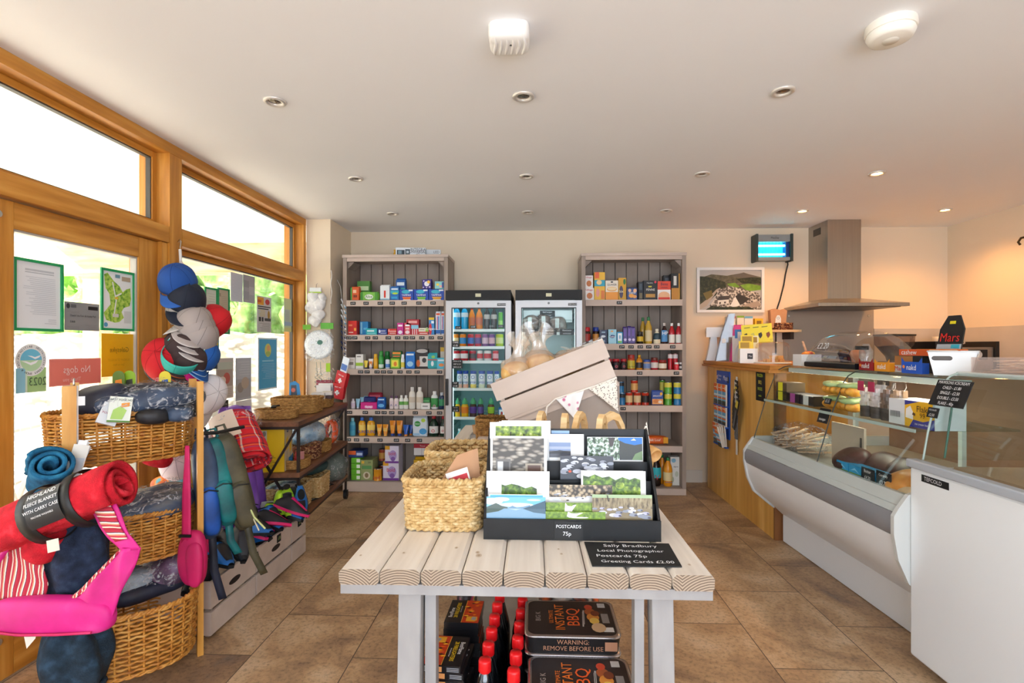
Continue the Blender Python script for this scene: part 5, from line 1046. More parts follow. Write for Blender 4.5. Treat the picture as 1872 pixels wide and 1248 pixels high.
def sheep(c, n, a, b, d, e, seed, light='#b9bcc6', dark='#2f3138', q=.07):
    r = random.Random(seed)
    for i in range(n):
        v = d-(d-b)*i/n; u = r.uniform(a, e); k = q*(.6+.7*i/n); c.E(u, v, k, k*1.05, (light, '#8b8f9a', '#d3d5da')[i % 3], 10)
        if i % 2: c.E(u+k*.6, v-k*.2, k*.35, k*.5, dark, 8)
# back tier
for i in range(3):
    Cd(-.108+.008*i, .036+.008*i, .998+.003*i, .842).R(.05, .05, .95, .95, '#e4e2dd').done('greeting_card', 'white edged card in the sheaf behind the yellow trees card', 1.513-.006*i, 3)
Cd(-.126, .042, 1.0, .842).R(.10, .12, .90, .90, TREES).P([(.30, .12), (.33, .12), (.38, .75), (.36, .75)], '#33291c').P([(.62, .12), (.66, .12), (.60, .7), (.58, .7)], '#33291c').done('greeting_card', 'card of yellow green trees, back row at left', 1.4935, 3)
Cd(.055, .108, .974, .842, '#5f86b4').R(0, .9, 1, 1, '#8fb0d0').done('greeting_card', 'blue topped card peeping up behind the sea card', 1.512, 3)
Cd(.048, .149, .966, .842).R(.0, .1, .62, .68, '#8093b8').R(0, .1, .62, .36, '#5a5a62').P([(0, .3), (.3, .38), (.62, .32), (.62, .26), (0, .24)], '#2f2d30').R(0, .42, .62, .52, '#aab4cc').done('greeting_card', 'white card with a small blue sea photo', 1.4965, 4)
c = Cd(.159, .320, .958, .842); c.R(.0, .02, .58, .985, SNOWY).R(.58, .02, .99, .985, '#33352f').P([(.55, .98), (.99, .98), (.99, .72), (.85, .66), (.68, .74), (.56, .88)], '#1c6fc0').P([(.80, .02), (.99, .02), (.99, .42), (.86, .28)], '#6f8a5a').P([(.38, .98), (.5, .98), (.46, .6), (.40, .6)], '#3a3230').P([(.78, .86), (.88, .86), (.84, .95)], '#d9d4a0'); c.done('greeting_card', 'card with snowy leaves and a blue jacket at the right of the back row', 1.4985, 4)
# third tier
c = Cd(-.121, .040, .967, .797); c.R(.04, .06, .95, .95, WALLP).R(.10, .06, .36, .46, '#6f6a66').R(.13, .06, .225, .40, '#d3d6d8').R(.235, .06, .33, .40, '#4a4644').R(.62, .06, .92, .36, '#a89a86').R(.66, .06, .89, .32, '#5f4438'); c.done('greeting_card', 'card of a stone cottage wall with two windows', 1.4495, 4)
c = Cd(.078, .228, .912, .797, '#3a3c44'); sheep(c, 34, .05, .1, .92, .95, 3, q=.085); c.E(.18, .34, .03, .05, '#d8502a'); c.done('greeting_card', 'card crowded with grey sheep in the middle of the rack', 1.4525, 5)
# second tier
c = Cd(-.128, .046, .878, .75, '#eceae6'); c.R(.24, .18, .80, .58, '#d9dde2').P([(.24, .18), (.80, .18), (.80, .42), (.72, .5), (.62, .44), (.5, .54), (.4, .58), (.3, .52), (.24, .56)], WOODS).R(.24, .14, .80, .22, '#6b6478'); c.done('greeting_card', 'white card with a small photo of mixed trees, left of the rack', 1.4045, 5)
c = Cd(.140, .310, .879, .75); c.done('greeting_card', 'plain white edged card behind the woodland card', 1.4125, 5)
c = Cd(.133, .303, .881, .75); c.R(.03, .04, .95, .96, '#dfe4ea'); c.P([(.03, .04), (.95, .04), (.95, .72), (.86, .78), (.78, .72), (.66, .80), (.55, .7), (.45, .82), (.34, .78), (.22, .88), (.12, .8), (.03, .84)], WOODS)
for k in range(7): c.E(.10+k*.13, .45+.1*math.sin(k*2), .07, .12, TREES)
c.done('greeting_card', 'card of rounded green woodland, right of the second row', 1.4075, 5)
c = Cd(.045, .217, .843, .75); c.R(0, .3, 1, 1, COBBLE); sheep(c, 16, .03, .12, .55, .97, 8, '#cfc6b8', '#3a3028', .055); c.done('greeting_card', 'card of sheep below a cobbled stone wall', 1.4022, 5)
# front tier
Cd(-.118, .030, .824, .72).R(.02, .6, .98, .98, '#5fb4e6').done('greeting_card', 'blue sky card just behind the mountain lake card', 1.3685, 6)
c = Cd(-.124, .034, .819, .72, '#8fc4e8'); c.R(0, .62, 1, 1, '#6fb6ea').E(.08, .78, .2, .16, '#f0f4f8').E(.25, .88, .14, .1, '#e4edf5').E(.5, .62, .3, .1, '#d9e8f2').E(.8, .86, .12, .05, '#cfe4f4')
c.P([(0, .5), (.16, .70), (.26, .56), (.36, .5), (.36, .44), (0, .44)], '#4f5f5a').P([(.36, .46), (.44, .58), (.52, .48), (.6, .52), (.74, .62), (.74, .44), (.36, .44)], '#6f93b0').P([(.6, .42), (.78, .6), (1, .84), (1, .42)], '#3a5668').R(0, .0, 1, .44, '#7fa3bd').P([(0, .44), (.3, .44), (.2, .3), (0, .2)], '#3f5248').P([(.62, .44), (1, .44), (1, .2), (.8, .26)], '#4a6576').P([(.35, .44), (.6, .44), (.5, .36)], '#a9c2d2'); c.done('greeting_card', 'card of a lake between blue mountains at front left', 1.3637, 6)
for i, (x0, x1, zt, y, lb) in enumerate(((.035, .160, .802, 1.3765, 'lamb in grass card standing behind another like it'), (.022, .193, .782, 1.3644, 'lamb in grass card at the front of the rack'))):
    c = Cd(x0, x1, zt, .72, '#7f9f2e'); c.R(0, 0, 1, 1, GRASS); c.P([(.40, .3), (.42, 1.0), (.47, .78), (.55, .74), (.60, .84), (.66, .86), (.58, .5), (.52, .1), (.44, .1)], '#f1ebe6').P([(.43, .9), (.46, .78), (.44, .72)], '#e3a9a0').E(.60, .12, .14, .12, '#e9e4da'); c.done('greeting_card', lb, y, 6)
c = Cd(.159, .318, .826, .72, '#8a7a5a'); c.R(0, .84, 1, 1, '#9fb58a').R(0, .42, 1, .86, REED); sheep(c, 26, .03, .05, .46, .97, 12, '#b6b4cc', '#4a4658', .065); c.P([(.24, .98), (.26, .98), (.28, .72), (.26, .72)], '#33281f'); c.done('greeting_card', 'card of sheep below brown reeds at front right', 1.3705, 6)
# chalk sign lying on the planks
m = MB(); m.add([(-.109, -.072, 0), (.098, -.068, 0), (.104, .070, 0), (-.113, .073, 0), (-.109, -.072, .003), (.098, -.068, .003), (.104, .070, .003), (-.113, .073, .003)], [(3,2,1,0),(4,5,6,7),(0,1,5,4),(1,2,6,5),(2,3,7,6),(3,0,4,7)], CHALK)
t = tag(m.build('chalk_sign', loc=(.247, 1.268, TZ+.0005)), 'black chalk sign about the local photographer lying on the table', 'sign')
m = MB()
for i, (s, x, q) in enumerate((('Sally Bradbury', 0, .024), ('Local Photographer', -.005, .021), ('Postcards 75p', -.032, .022), ('Greeting Cards £2.00', 0, .020))): m.text(s, q, INK, (x, .047-.032*i, .0038), (0, 0, 0), sx=.98)
m.build('chalk_lettering', t)

# ------------------------------------------------------------------ tilted crate, riser, bunting, bread bags
rs = empty('display_riser', 'taupe painted wedge riser under the tilted bread crate', 'riser', (.13, 2.33, TZ))
m = W(rs); m.prism([(-.10, TZ), (.368, TZ), (.368, 1.075), (-.10, .887)], 2.19, 2.46, TAUPE); m.build('body', rs, bevel=.003)
cr = bpy.data.objects.new('bread_crate', None); COL.objects.link(cr); cr.location = (-.103, 2.17, .905); cr.rotation_euler = (0, R(-21.6), 0); tag(cr, 'pale slatted wooden crate tilted on the riser, holding bread', 'crate')
CL, CD, CH = .492, .30, .172
def crate_part(name, parent, *bx, mt=TAUPEX):
    m = MB()
    for b in bx: m.box(*b, mt)
    return m.build(name, parent, bevel=.002)
for y in (0, CD-.014):
    crate_part('slat', cr, (-.006, y, .012, CL, y+.014, .088)); crate_part('slat', cr, (-.014, y, .097, CL+.006, y+.014, CH+.004))
crate_part('end_board', cr, (0, .0145, .012, .018, CD-.0145, CH)); crate_part('end_board', cr, (CL-.018, .0145, .012, CL, CD-.0145, CH))
crate_part('base_board', cr, (0, 0, 0, CL, .05, .0115)); crate_part('base_board', cr, (0, .06, 0, CL, .17, .0115)); crate_part('base_board', cr, (0, .18, 0, CL, CD, .0115))
crate_part('runner', cr, (.0, .012, -.03, CL, .05, -.0005))
crate_part('runner', cr, (.0, CD-.05, -.03, CL, CD-.012, -.0005))
BREADM = NOISY('baked crust', [(0.3, '#c98a3c'), (0.55, '#e2b56a'), (0.75, '#f4dfb4')], (14, 14, 14), 4, .6)
def bread_bag(x, y, z, r, tw, label, seed):
    t = empty('bread_bag', label, 'bread', (x, y, z), 0, 'bagged loaves in the tilted crate')
    MB().blob((0, 0, 0), r, BREADM, 2.2, .12, 9, 24, 14, seed).build('loaf', t)
    fm = GLASS('bread film', '#fffaf4', .10, .12, .16, '#fdf0e2'); m = MB(); m.blob((0, 0, .006), (r[0]*1.1, r[1]*1.1, r[2]*1.15), fm, 2.2, .3, 16, 26, 14, seed+4)
    def flare(u, v):
        a = 2*PI*u; q = r[0]*(.80*(1-v)**2.6+.09+.75*v**2.2)*(1+.45*math.sin(5*a+seed)*v); k = r[2]*.8+tw*v*(1+.28*math.sin(4*a+seed*2)*v)
        return (q*math.cos(a)+.03*v*math.sin(seed*2), q*.4*math.sin(a), k)
    m.surf(flare, 30, 14, fm); m.build('clear_bag', t); return t
bread_bag(-.075, 2.30, 1.105, (.066, .07, .052), .115, 'bagged loaf at the left end of the tilted crate', 1)
bread_bag(.035, 2.32, 1.135, (.072, .075, .055), .125, 'bagged loaf second from the left in the crate', 2)
bread_bag(.0, 2.42, 1.12, (.065, .05, .05), .08, 'bagged loaf at the back of the crate', 3)
bread_bag(.165, 2.32, 1.145, (.06, .08, .05), .03, 'bagged loaf low in the middle of the crate', 4)
tag(MB().box(-.05, -.035, 0, .05, .035, .03, PLASTIC).box(-.045, -.03, .004, .045, .03, .02, C('#d8cfc4', .5)).build('roll_pack', loc=(.275, 2.33, 1.225), rot=(0, R(-21), 0)), 'pale wrapped pack at the high end of the crate', 'pack')
bn = empty('bunting', 'fabric bunting strung below the tilted crate', 'bunting', (.2, 2.16, 1.0))
FLOR = CELLS('floral bunting cotton', [(0.0, '#c8427a'), (0.16, '#d88aa6'), (0.24, '#f4f1ee'), (1.0, '#f6f3f0')], 26, .8)
DOTS = CELLS('dotted bunting cotton', [(0.0, '#4a3a34'), (0.26, '#6a5a50'), (0.32, '#efe6d8'), (1.0, '#efe6d8')], 130, .8)
m = W(bn); m.tube([(.055, 2.165, .93), (.06, 2.158, .97), (.095, 2.16, 1.003), (.219, 2.163, 1.043), (.30, 2.163, 1.072), (.352, 2.165, 1.093)], .004, C('#efe6da', .8), 6); m.build('cord', bn)
def flag(P, mt):
    a, b, c = (Vector(p) for p in P); m = W(bn)
    m.surf(lambda u, v: tuple((a*(1-u)+b*u)*(1-v)+c*v + Vector((0, .006*math.sin(9*u+3*v)*(1-v), 0))), 10, 10, mt); m.build('pennant', bn, solid=.0015)
flag(((.097, 2.158, 1.003), (.217, 2.16, 1.042), (.176, 2.15, .919)), FLOR); flag(((.233, 2.16, 1.047), (.350, 2.162, 1.092), (.356, 2.15, .953)), DOTS)
# wooden punnets with bent handles behind the rack
PW = NOISY('thin birch ply', [(0.3, '#e6b878'), (0.6, '#f2d09a'), (0.8, '#f8e0b8')], (12, 12, 50), 3, .55)
def punnet(x, y, rz, ry, label, hh=.29):
    t = bpy.data.objects.new('wooden_punnet', None); COL.objects.link(t); t.location = (x, y, TZ+.002); t.rotation_euler = (0, 0, rz); tag(t, label, 'punnet', 'wooden punnets behind the rack')
    m = MB()
    def body(u, v):
        a, b = se(.058, .04, 5, 2*PI*u); k = .85+.2*v; return (a*k, b*k, .001+.10*v)
    m.surf(body, 32, 4, PW); m.poly([(*[q*.85 for q in se(.058, .04, 5, 2*PI*i/32)], .001) for i in range(32)], PW); m.build('body', t, solid=.002)
    m = MB(); wv = .010
    P = [(-.062, .09), (-.060, .17), (-.050, .235), (-.028, hh-.012), (0, hh), (.028, hh-.012), (.050, .235), (.060, .17), (.062, .09)]
    Q = [(-.058, .09), (-.050, .16), (-.040, .215), (-.022, hh-.036), (0, hh-.028), (.022, hh-.036), (.040, .215), (.050, .16), (.058, .09)]
    vs = [(px, -wv, pz) for px, pz in P] + [(px, wv, pz) for px, pz in P] + [(px, -wv, pz) for px, pz in Q] + [(px, wv, pz) for px, pz in Q]; n = 9; f = []
    for i in range(n-1): f += [(i, i+1, n+i+1, n+i), (2*n+i+1, 2*n+i, 3*n+i, 3*n+i+1), (i+1, i, 2*n+i, 2*n+i+1), (n+i, n+i+1, 3*n+i+1, 3*n+i)]
    m.add(vs, f, PW); m.build('handle', t, bevel=.001); return t
for i, (x, y, rz) in enumerate(((.03, 1.80, R(75)), (.105, 1.68, R(80)), (.165, 1.80, R(62)), (.222, 1.66, R(70)), (.275, 1.80, R(30)))):
    punnet(x, y, rz, 0, 'wooden punnet with looped handle, %s from the left behind the rack' % ('first', 'second', 'third', 'fourth', 'fifth')[i], .285+.008*(i % 2))
t = empty('cone_holder', 'wafer coloured cone on a wicker stem beside the rack', 'cone holder', (.385, 1.70, TZ))
MB().lathe([(.008, 0), (.010, .06), (.008, .10), (.012, .135)], SEAGRASS, 12).build('stem', t)
m = MB(); m.M = Matrix.Translation((0, 0, .17)) @ Matrix.Rotation(R(115), 4, 'X') @ Matrix.Rotation(R(25), 4, 'Y'); m.lathe([(.006, -.05), (.020, .0), (.025, .03), (.021, .032), (.014, .0)], NOISY('wafer', [(0.3, '#c48a48'), (0.7, '#e0b070')], (40, 40, 40), 3, .6), 18); m.build('cone', t)
t = empty('gift_tag', 'dotted paper gift tag on a thin stick at the rack\'s right corner', 'tag', (.345, 1.60, TZ))
MB().cyl((0, 0, 0), (0, 0, .25), .003, C('#d9b98a', .6), n=8).build('stick', t)
MB().poly([(-.014, -.004, .225), (.016, -.004, .213), (.006, -.004, .28)], DOTS).build('paper', t, solid=.002)

# ------------------------------------------------------------------ posters on the door and window glass
RV = Matrix(((0, 0, 1, 0), (1, 0, 0, 0), (0, 1, 0, 0), (0, 0, 0, 1)))          # text read from inside on the left glass
RVM = Matrix(((0, 0, 1, 0), (-1, 0, 0, 0), (0, 1, 0, 0), (0, 0, 0, 1)))        # text that faces the street, seen mirrored
class Po:
    def __init__(s, x, y0, y1, z0, z1, col, frame=None):
        s.y0, s.z0, s.w, s.h = y0, z0, y1-y0, z1-z0; s.x = x; s.k = 0; s.m = MB()
        s.m.box(-.0008, 0, 0, 0, s.w, s.h, C(col, .5)); s.frame = frame
    def P(s, pts, mt):
        s.k += 1; x = .0002+.0002*s.k; mt = C(mt, .5) if isinstance(mt, str) else mt
        s.m.poly([(x, u*s.w, v*s.h) for u, v in pts], mt); return s
    def R(s, a, b, c, d, mt): return s.P([(a, b), (c, b), (c, d), (a, d)], mt)
    def E(s, u, v, ru, rv, mt, n=20): return s.P([(u+ru*math.cos(2*PI*i/n), v+rv*math.sin(2*PI*i/n)) for i in range(n)], mt)
    def T(s, t, u, v, size, mt, mirror=False, sx=.9):
        s.m.text(t, size, C(mt, .6), (.004, u*s.w, v*s.h), RVM if mirror else RV, sx=sx); return s
    def lines(s, a, c, v0, v1, n, mt, seed=1):
        r = random.Random(seed)
        for i in range(n):
            v = v1-(v1-v0)*i/max(1, n-1); e = a+(c-a)*r.uniform(0, .35); s.R(e, v-.006, c, v+.004, mt)
        return s
    def done(s, name, label, cat='poster', grp=None):
        o = s.m.build(name, loc=(s.x, s.y0, s.z0)); tag(o, label, cat, grp)
        if s.frame:
            m = MB(); t = .011; f = C(s.frame, .4)
            m.box(-.001, -t, -t, .006, 0, s.h+t, f).box(-.001, s.w, -t, .006, s.w+t, s.h+t, f).box(-.001, 0, -t, .006, s.w, 0, f).box(-.001, 0, s.h, .006, s.w, s.h+t, f); m.build('frame', o)
        return o
XD, XW = -1.9465, -1.9795
GRN = '#1f9a5a'
Po(XD, 1.85, 2.033, 1.294, 1.550, '#e9eaec', GRN).R(.2, .84, .85, .855, '#b9bcc0').R(.2, .87, .85, .90, '#c2c5c9').lines(.15, .88, .22, .78, 20, '#cfd2d6', 3).lines(.6, .88, .08, .14, 3, '#c4c7cb', 2).done('notice_paper', 'white typed notice in a green frame on the door glass', 'notice')
c = Po(XD, 2.052, 2.224, 1.292, 1.412, '#8f8f8e'); c.E(.10, .85, .05, .09, '#2f3133').R(.17, .80, .32, .92, '#5f6163').R(.66, .76, .95, .89, '#2b2422').T('Church Stile Farm & Holiday Park', .5, .52, .0125, '#262626', sx=.75).T('5/6/8', .2, .3, .013, '#262626').lines(.55, .92, .06, .2, 4, '#7a7a7a').lines(.05, .4, .06, .12, 2, '#7a7a7a').lines(.05, .4, .62, .66, 2, '#7a7a7a'); c.done('sticker_card', 'grey membership card with handwriting between the two green frames', 'card')
c = Po(XD, 2.240, 2.414, 1.308, 1.570, '#f1f2ee', GRN); G1 = NOISY('site map green', [(0.35, '#5f9a2c'), (0.5, '#a8cf4a'), (0.62, '#c6de6a')], (60, 60, 60), 4, .5)
c.P([(.05, .93), (.16, .97), (.36, .84), (.55, .76), (.66, .66), (.78, .72), (.92, .75), (.95, .55), (.9, .42), (.7, .38), (.62, .30), (.70, .2), (.55, .12), (.40, .10), (.12, .14), (.04, .26), (.16, .35), (.26, .42), (.22, .6), (.1, .7)], G1)
c.P([(.3, .82), (.34, .82), (.46, .5), (.38, .2), (.34, .2), (.42, .5)], '#efeee6').P([(.40, .55), (.62, .62), (.62, .65), (.40, .58)], '#efeee6').R(.32, .2, .52, .26, '#d8d4cc').R(.40, .52, .50, .56, '#f0c23a').R(.7, .1, .94, .32, '#d9dbd6').R(.62, .86, .92, .94, '#b9a58a').R(.40, .90, .56, .96, '#6f9aa8').E(.1, .06, .06, .04, '#5fa3c8').done('site_map', 'green site map in a green frame on the door glass', 'map')
Po(XD, 2.236, 2.420, 1.085, 1.283, '#f0b40e').T('Galesyke', .52, .62, .034, '#9a7a12', True).T('SUNDAY 27 AUGUST', .5, .38, .015, '#d09a10', True).T('2pm to 4pm', .5, .27, .015, '#d09a10', True).done('event_poster', 'yellow event poster seen from behind below the site map')
c = Po(XD, 1.852, 1.972, 1.045, 1.14, '#a9cf8a'); c.R(0, 0, .3, 1, '#8fc8dc').R(.3, 0, .36, 1, '#d9ead0').T('2023', .68, .42, .046, '#4f6a4a', True, .8); c.done('year_sticker', 'pale green 2023 sticker seen mirrored on the door glass', 'sticker')
m = MB()
def disc(r, x, mt, n=40, cy=0, cz=0, ry=1.0): m.poly([(x, cy+r*math.cos(2*PI*i/n), cz+r*ry*math.sin(2*PI*i/n)) for i in range(n)], mt)
disc(.062, .0002, C('#eef0ee', .5)); disc(.043, .0005, C('#6fc0dc', .5)); m.poly([(.0008, .043*math.cos(a), .043*math.sin(a)) for a in [PI+PI*i/20 for i in range(21)]], C('#b9dcb0', .5))
for cy, cz, q in ((-.006, -.008, 1.0), (.012, .013, .8)):
    m.poly([(.0011, cy-.034*q, cz+.006*q), (.0011, cy-.012*q, cz-.004*q), (.0011, cy+.004*q, cz-.012*q), (.0011, cy+.024*q, cz-.004*q), (.0011, cy+.034*q, cz+.008*q), (.0011, cy+.014*q, cz+.002*q), (.0011, cy+.002*q, cz-.002*q), (.0011, cy-.014*q, cz+.004*q)], INK)
ring = 'BRITISH HOLIDAY & HOME PARKS ASSOCIATION  '
for i, ch in enumerate(ring):
    a = PI/2+2*PI*i/len(ring)
    if ch != ' ': m.text(ch, .012, C('#2f3a44', .5), (.0014, .052*math.cos(a), .052*math.sin(a)), Matrix.Rotation(a-PI/2, 4, 'X') @ RVM)
tag(m.build('round_sticker', loc=(XD, 1.911, 1.17)), 'round blue sticker with two white gulls on the door glass', 'sticker')
Po(XD, 1.985, 2.232, 1.06, 1.172, '#ee8f80').R(.02, .05, .98, .95, '#e88070').T('No dogs', .5, .58, .042, '#f8d8d0', True).T('Thank you', .4, .22, .022, '#f6c8bf', True).done('no_dogs_sign', 'red No dogs sign seen mirrored on the lower door glass', 'sign')
c = Po(XW, 3.02, 3.125, 1.315, 1.575, '#dfe4d8', GRN); c.lines(.1, .9, .1, .9, 14, '#c3c9bd'); c.done('notice_paper', 'pale notice in the left half of the green window frame', 'notice')
c = Po(XW, 3.148, 3.252, 1.315, 1.585, '#cdbfa6', GRN); c.R(.1, .84, .25, .92, '#a89a80').lines(.1, .9, .1, .85, 18, '#b9ab92', 5); c.done('notice_paper', 'tan notice in the right half of the green window frame', 'notice')
Po(XW, 3.28, 3.42, 1.525, 1.715, '#d9dce6').lines(.12, .9, .1, .9, 16, '#c3c7d4', 7).done('window_notice', 'pale grey notice high on the window, left of a photo notice', 'notice')
Po(XW, 3.424, 3.572, 1.53, 1.72, '#b4b3b8').R(.05, .55, .5, .8, '#a09fa4').R(.5, .3, .95, .6, '#c6c5c8').R(.1, .1, .5, .4, '#a9a8ae').done('window_notice', 'grey photo notice high on the window beside a pale one', 'notice')
c = Po(XW, 3.60, 3.80, 1.33, 1.592, '#d3d0d0'); c.R(.04, .76, .46, .97, '#eea61e').R(.04, .82, .3, .9, '#d8641e').E(.72, .86, .16, .08, '#c83a3a').R(.05, .70, .95, .73, '#2b2b2b').R(.06, .64, .8, .67, '#333333').lines(.1, .55, .45, .62, 6, '#e0c23a').E(.8, .5, .08, .12, '#b58a2a').R(.1, .3, .25, .42, '#2b2b2b').R(.3, .3, .42, .42, '#3a3a3a').R(.5, .32, .95, .4, '#444444').lines(.1, .9, .05, .25, 6, '#8a8a8a'); c.done('dog_poster', 'printed poster with orange panel and black figures on the window')
c = Po(XW, 4.0, 4.158, 1.345, 1.612, '#cfe0c0'); c.R(0, .68, 1, 1, '#d9e6b8').R(0, 0, 1, .12, '#d8dc9a').R(.0, .3, .6, .66, '#c4d4cc').lines(.1, .5, .35, .62, 8, '#a9b8b0').R(0, .18, 1, .3, '#a9c4dc'); c.done('window_notice', 'pale green notice at the right edge of the window', 'notice')
c = Po(XW, 3.615, 3.89, .905, 1.290, '#d6e8f0'); c.R(.05, .03, .95, .97, '#3fa9d8').E(.5, .76, .17, .13, '#d6d86a').E(.52, .8, .08, .06, '#e8a86a').E(.5, .69, .13, .05, '#a8c25a').R(.2, .54, .8, .57, '#8fd0ea').lines(.15, .85, .22, .5, 10, '#8ac8e6', 4); c.done('blue_poster', 'bright blue poster with an egg shaped logo low on the window')
c = Po(XW, 3.02, 3.155, 1.085, 1.27, '#2fa6d0'); c.R(0, .0, 1, .45, '#6fa0b4').P([(0, .1), (.3, .3), (.6, .1), (.9, .35), (1, .2), (1, .0), (0, 0)], '#2f4a58').E(.8, .86, .14, .1, '#e6d23a').lines(.1, .7, .6, .9, 4, '#bfe6f2'); c.done('blue_leaflet', 'blue activity leaflet on the window behind the caps', 'leaflet')
c = Po(XW, 3.125, 3.31, .89, 1.15, '#d3cdc6'); c.R(.06, .3, .94, .72, '#b3a79c').E(.6, .5, .2, .14, '#c9685a').E(.35, .45, .2, .1, '#e6ddd4').lines(.1, .9, .06, .24, 5, '#a39a90'); c.R(.06, .72, .94, .9, '#c2cdc0'); c.done('window_poster', 'beige photo poster low on the window, left of a grey one')
c = Po(XW, 3.335, 3.525, .86, 1.148, '#bdc3cc'); c.R(.04, .05, .96, .5, '#aeb2b8').E(.3, .3, .2, .12, '#9a938c').E(.6, .4, .25, .14, '#bcae9e').lines(.1, .9, .6, .9, 6, '#d6dae0'); c.done('window_poster', 'grey blue photo poster low on the window')
Po(XW, 3.34, 3.53, .74, .856, '#e9ecee').R(0, 0, 1, .4, '#e6c62c').E(.5, .35, .3, .3, '#efe08a').done('window_poster', 'white and yellow poster under the grey blue one')
t = Po(XW, 3.155, 3.255, .80, .878, '#3a3a42'); t.T('Gluten Free', .5, .7, .016, '#d9d9dc', sx=.8).T('Bread £2.20', .5, .32, .016, '#d9d9dc', sx=.8); t.done('price_card', 'small dark handwritten card at the bottom of the window', 'sign')

# ------------------------------------------------------------------ three tier wicker stand by the door
st = empty('wicker_display_stand', 'three tier wooden stand of oval wicker baskets by the door', 'display stand', (-1.4875, 1.8825, 0), R(41.8))
PINE = NOISY('honey pine', [(0.3, '#c98a34'), (0.6, '#dda24c'), (0.8, '#e8b768')], (20, 20, 3), 4, .45)
for x, wv in ((-.222, .052), (.180, .028)):
    MB().box(x, -.05, 0, x+wv*.75, -.05+wv, 1.085, PINE).build('post', st, bevel=.002)
for x in (-.205, .180): MB().box(x, .16, 0, x+.026, .19, 1.085, PINE).build('post', st, bevel=.002)
for z in (.09, .40, .74):
    for x in (-.198, .182): MB().box(x, .0285, z, x+.02, .159, z+.028, PINE).build('rail', st)
SHELFC = (.77, .43, .125)
for z, h, a_, b_, cx_, cy_ in ((.785, .185, .220, .135, -.045, .145), (.42, .175, .172, .155, .0, .10), (.07, .22, .172, .20, .0, .02)):
    weave(st, a_, b_, 2.6, h, 15, .0048, 30, WICKER, 1.06, local=(cx_, cy_, z), rim=.010, names=('basket_weave', 'basket_stakes', 'basket_rim', 'basket_base'), amp=.0045)
def SL(x, y, z):     # a point in the stand's frame, in world metres
    a = R(41.8); return (-1.4875+x*math.cos(a)-y*math.sin(a), 1.8825+x*math.sin(a)+y*math.cos(a), z)
NAVY = NOISY('navy nylon', [(0.3, '#171b28'), (0.6, '#262c40'), (0.8, '#38415a')], (9, 9, 9), 4, .55, .3)
DENIM = NOISY('slate blue nylon', [(0.3, '#28344a'), (0.6, '#3f5068'), (0.8, '#5f7288')], (11, 11, 11), 5, .55, .3)
BLK = NOISY('black nylon', [(0.3, '#0e0f12'), (0.7, '#1e2026')], (12, 12, 12), 4, .5, .4)
PLUM = NOISY('plum check', [(0.3, '#3f3044'), (0.5, '#6a4a66'), (0.7, '#8f7a96')], (14, 14, 14), 3, .6, .3)
def soft(name, label, cat, at, r, mat, rot=(0, 0, 0), p=2.6, amp=.25, fq=9, seed=1, film=False, grp=None):
    if film:
        o = bpy.data.objects.new(name, None); COL.objects.link(o); o.location = at; o.rotation_euler = rot; tag(o, label, cat, grp)
        MB().blob((0, 0, 0), r, mat, p, amp, fq, 30, 16, seed).build('garment', o); MB().blob((0, 0, .003), (r[0]*1.07, r[1]*1.07, r[2]*1.12), PLASTIC, p, amp*1.3, fq*1.5, 36, 20, seed+5).build('plastic_bag', o); return o
    return tag(MB().blob((0, 0, 0), r, mat, p, amp, fq, 30, 16, seed).build(name, loc=at, rot=rot), label, cat, grp)
A = R(41.8)
soft('packed_jacket', 'slate jacket in a clear bag on top of the upper wicker basket', 'jacket', SL(.04, .10, 1.0), (.165, .125, .055), DENIM, (R(-8), R(-4), A), film=True, seed=3)
soft('packed_jacket', 'dark jacket in clear plastic at the back of the upper basket', 'jacket', SL(.0, .16, 1.02), (.17, .09, .045), NAVY, (R(10), R(-6), A+.2), film=True, seed=5)
soft('rain_jacket', 'black folded rain jacket at the left of the upper basket', 'jacket', SL(-.105, .14, 1.01), (.09, .10, .065), NAVY, (0, R(-14), A), seed=8)
soft('rain_jacket', 'black rolled waterproof at the front rim of the upper basket', 'jacket', SL(.04, -.02, .955), (.06, .045, .032), BLK, (0, 0, A), seed=9)
soft('rain_jacket', 'black jacket corner at the right of the upper basket', 'jacket', SL(.165, .08, .975), (.05, .08, .045), BLK, (0, 0, A), seed=10)
soft('packed_jacket', 'grey blue waterproof in film at the front right of the upper basket', 'jacket', SL(.125, -.015, .957), (.045, .04, .028), DENIM, (0, 0, A), film=True, seed=11)
t = empty('poncho_pack', 'white and green baby poncho packet in the upper basket', 'packet', SL(-.068, -.035, .945), A)
MB().box(-.034, -.006, 0, .034, .006, .095, C('#e4eadf', .4)).box(-.034, -.0075, .0, .034, -.0062, .006, C('#5a8a3a')).text('BABY PONCHO', .011, C('#4a5a4a'), (0, -.008, .083), sx=.85).poly([(-.025, -.0075, .01), (.01, -.0075, .01), (.02, -.0075, .045), (.0, -.0075, .06), (-.02, -.0075, .045)], C('#a9cf6a')).quad((.002, -.008, .055), (.026, -.008, .060), (.026, -.008, .075), (.002, -.008, .07), C('#e8962a')).build('packet', t)
t.rotation_euler = (R(-18), R(8), A)
tag(MB().box(-.03, -.005, 0, .03, .005, .08, C('#dcdfe2', .4)).text('PONCHO', .011, C('#a8304a'), (0, -.006, .04)).build('poncho_pack', loc=SL(-.105, -.02, .94), rot=(R(-20), R(22), A)), 'grey white packet leaning left of the baby poncho packet', 'packet')
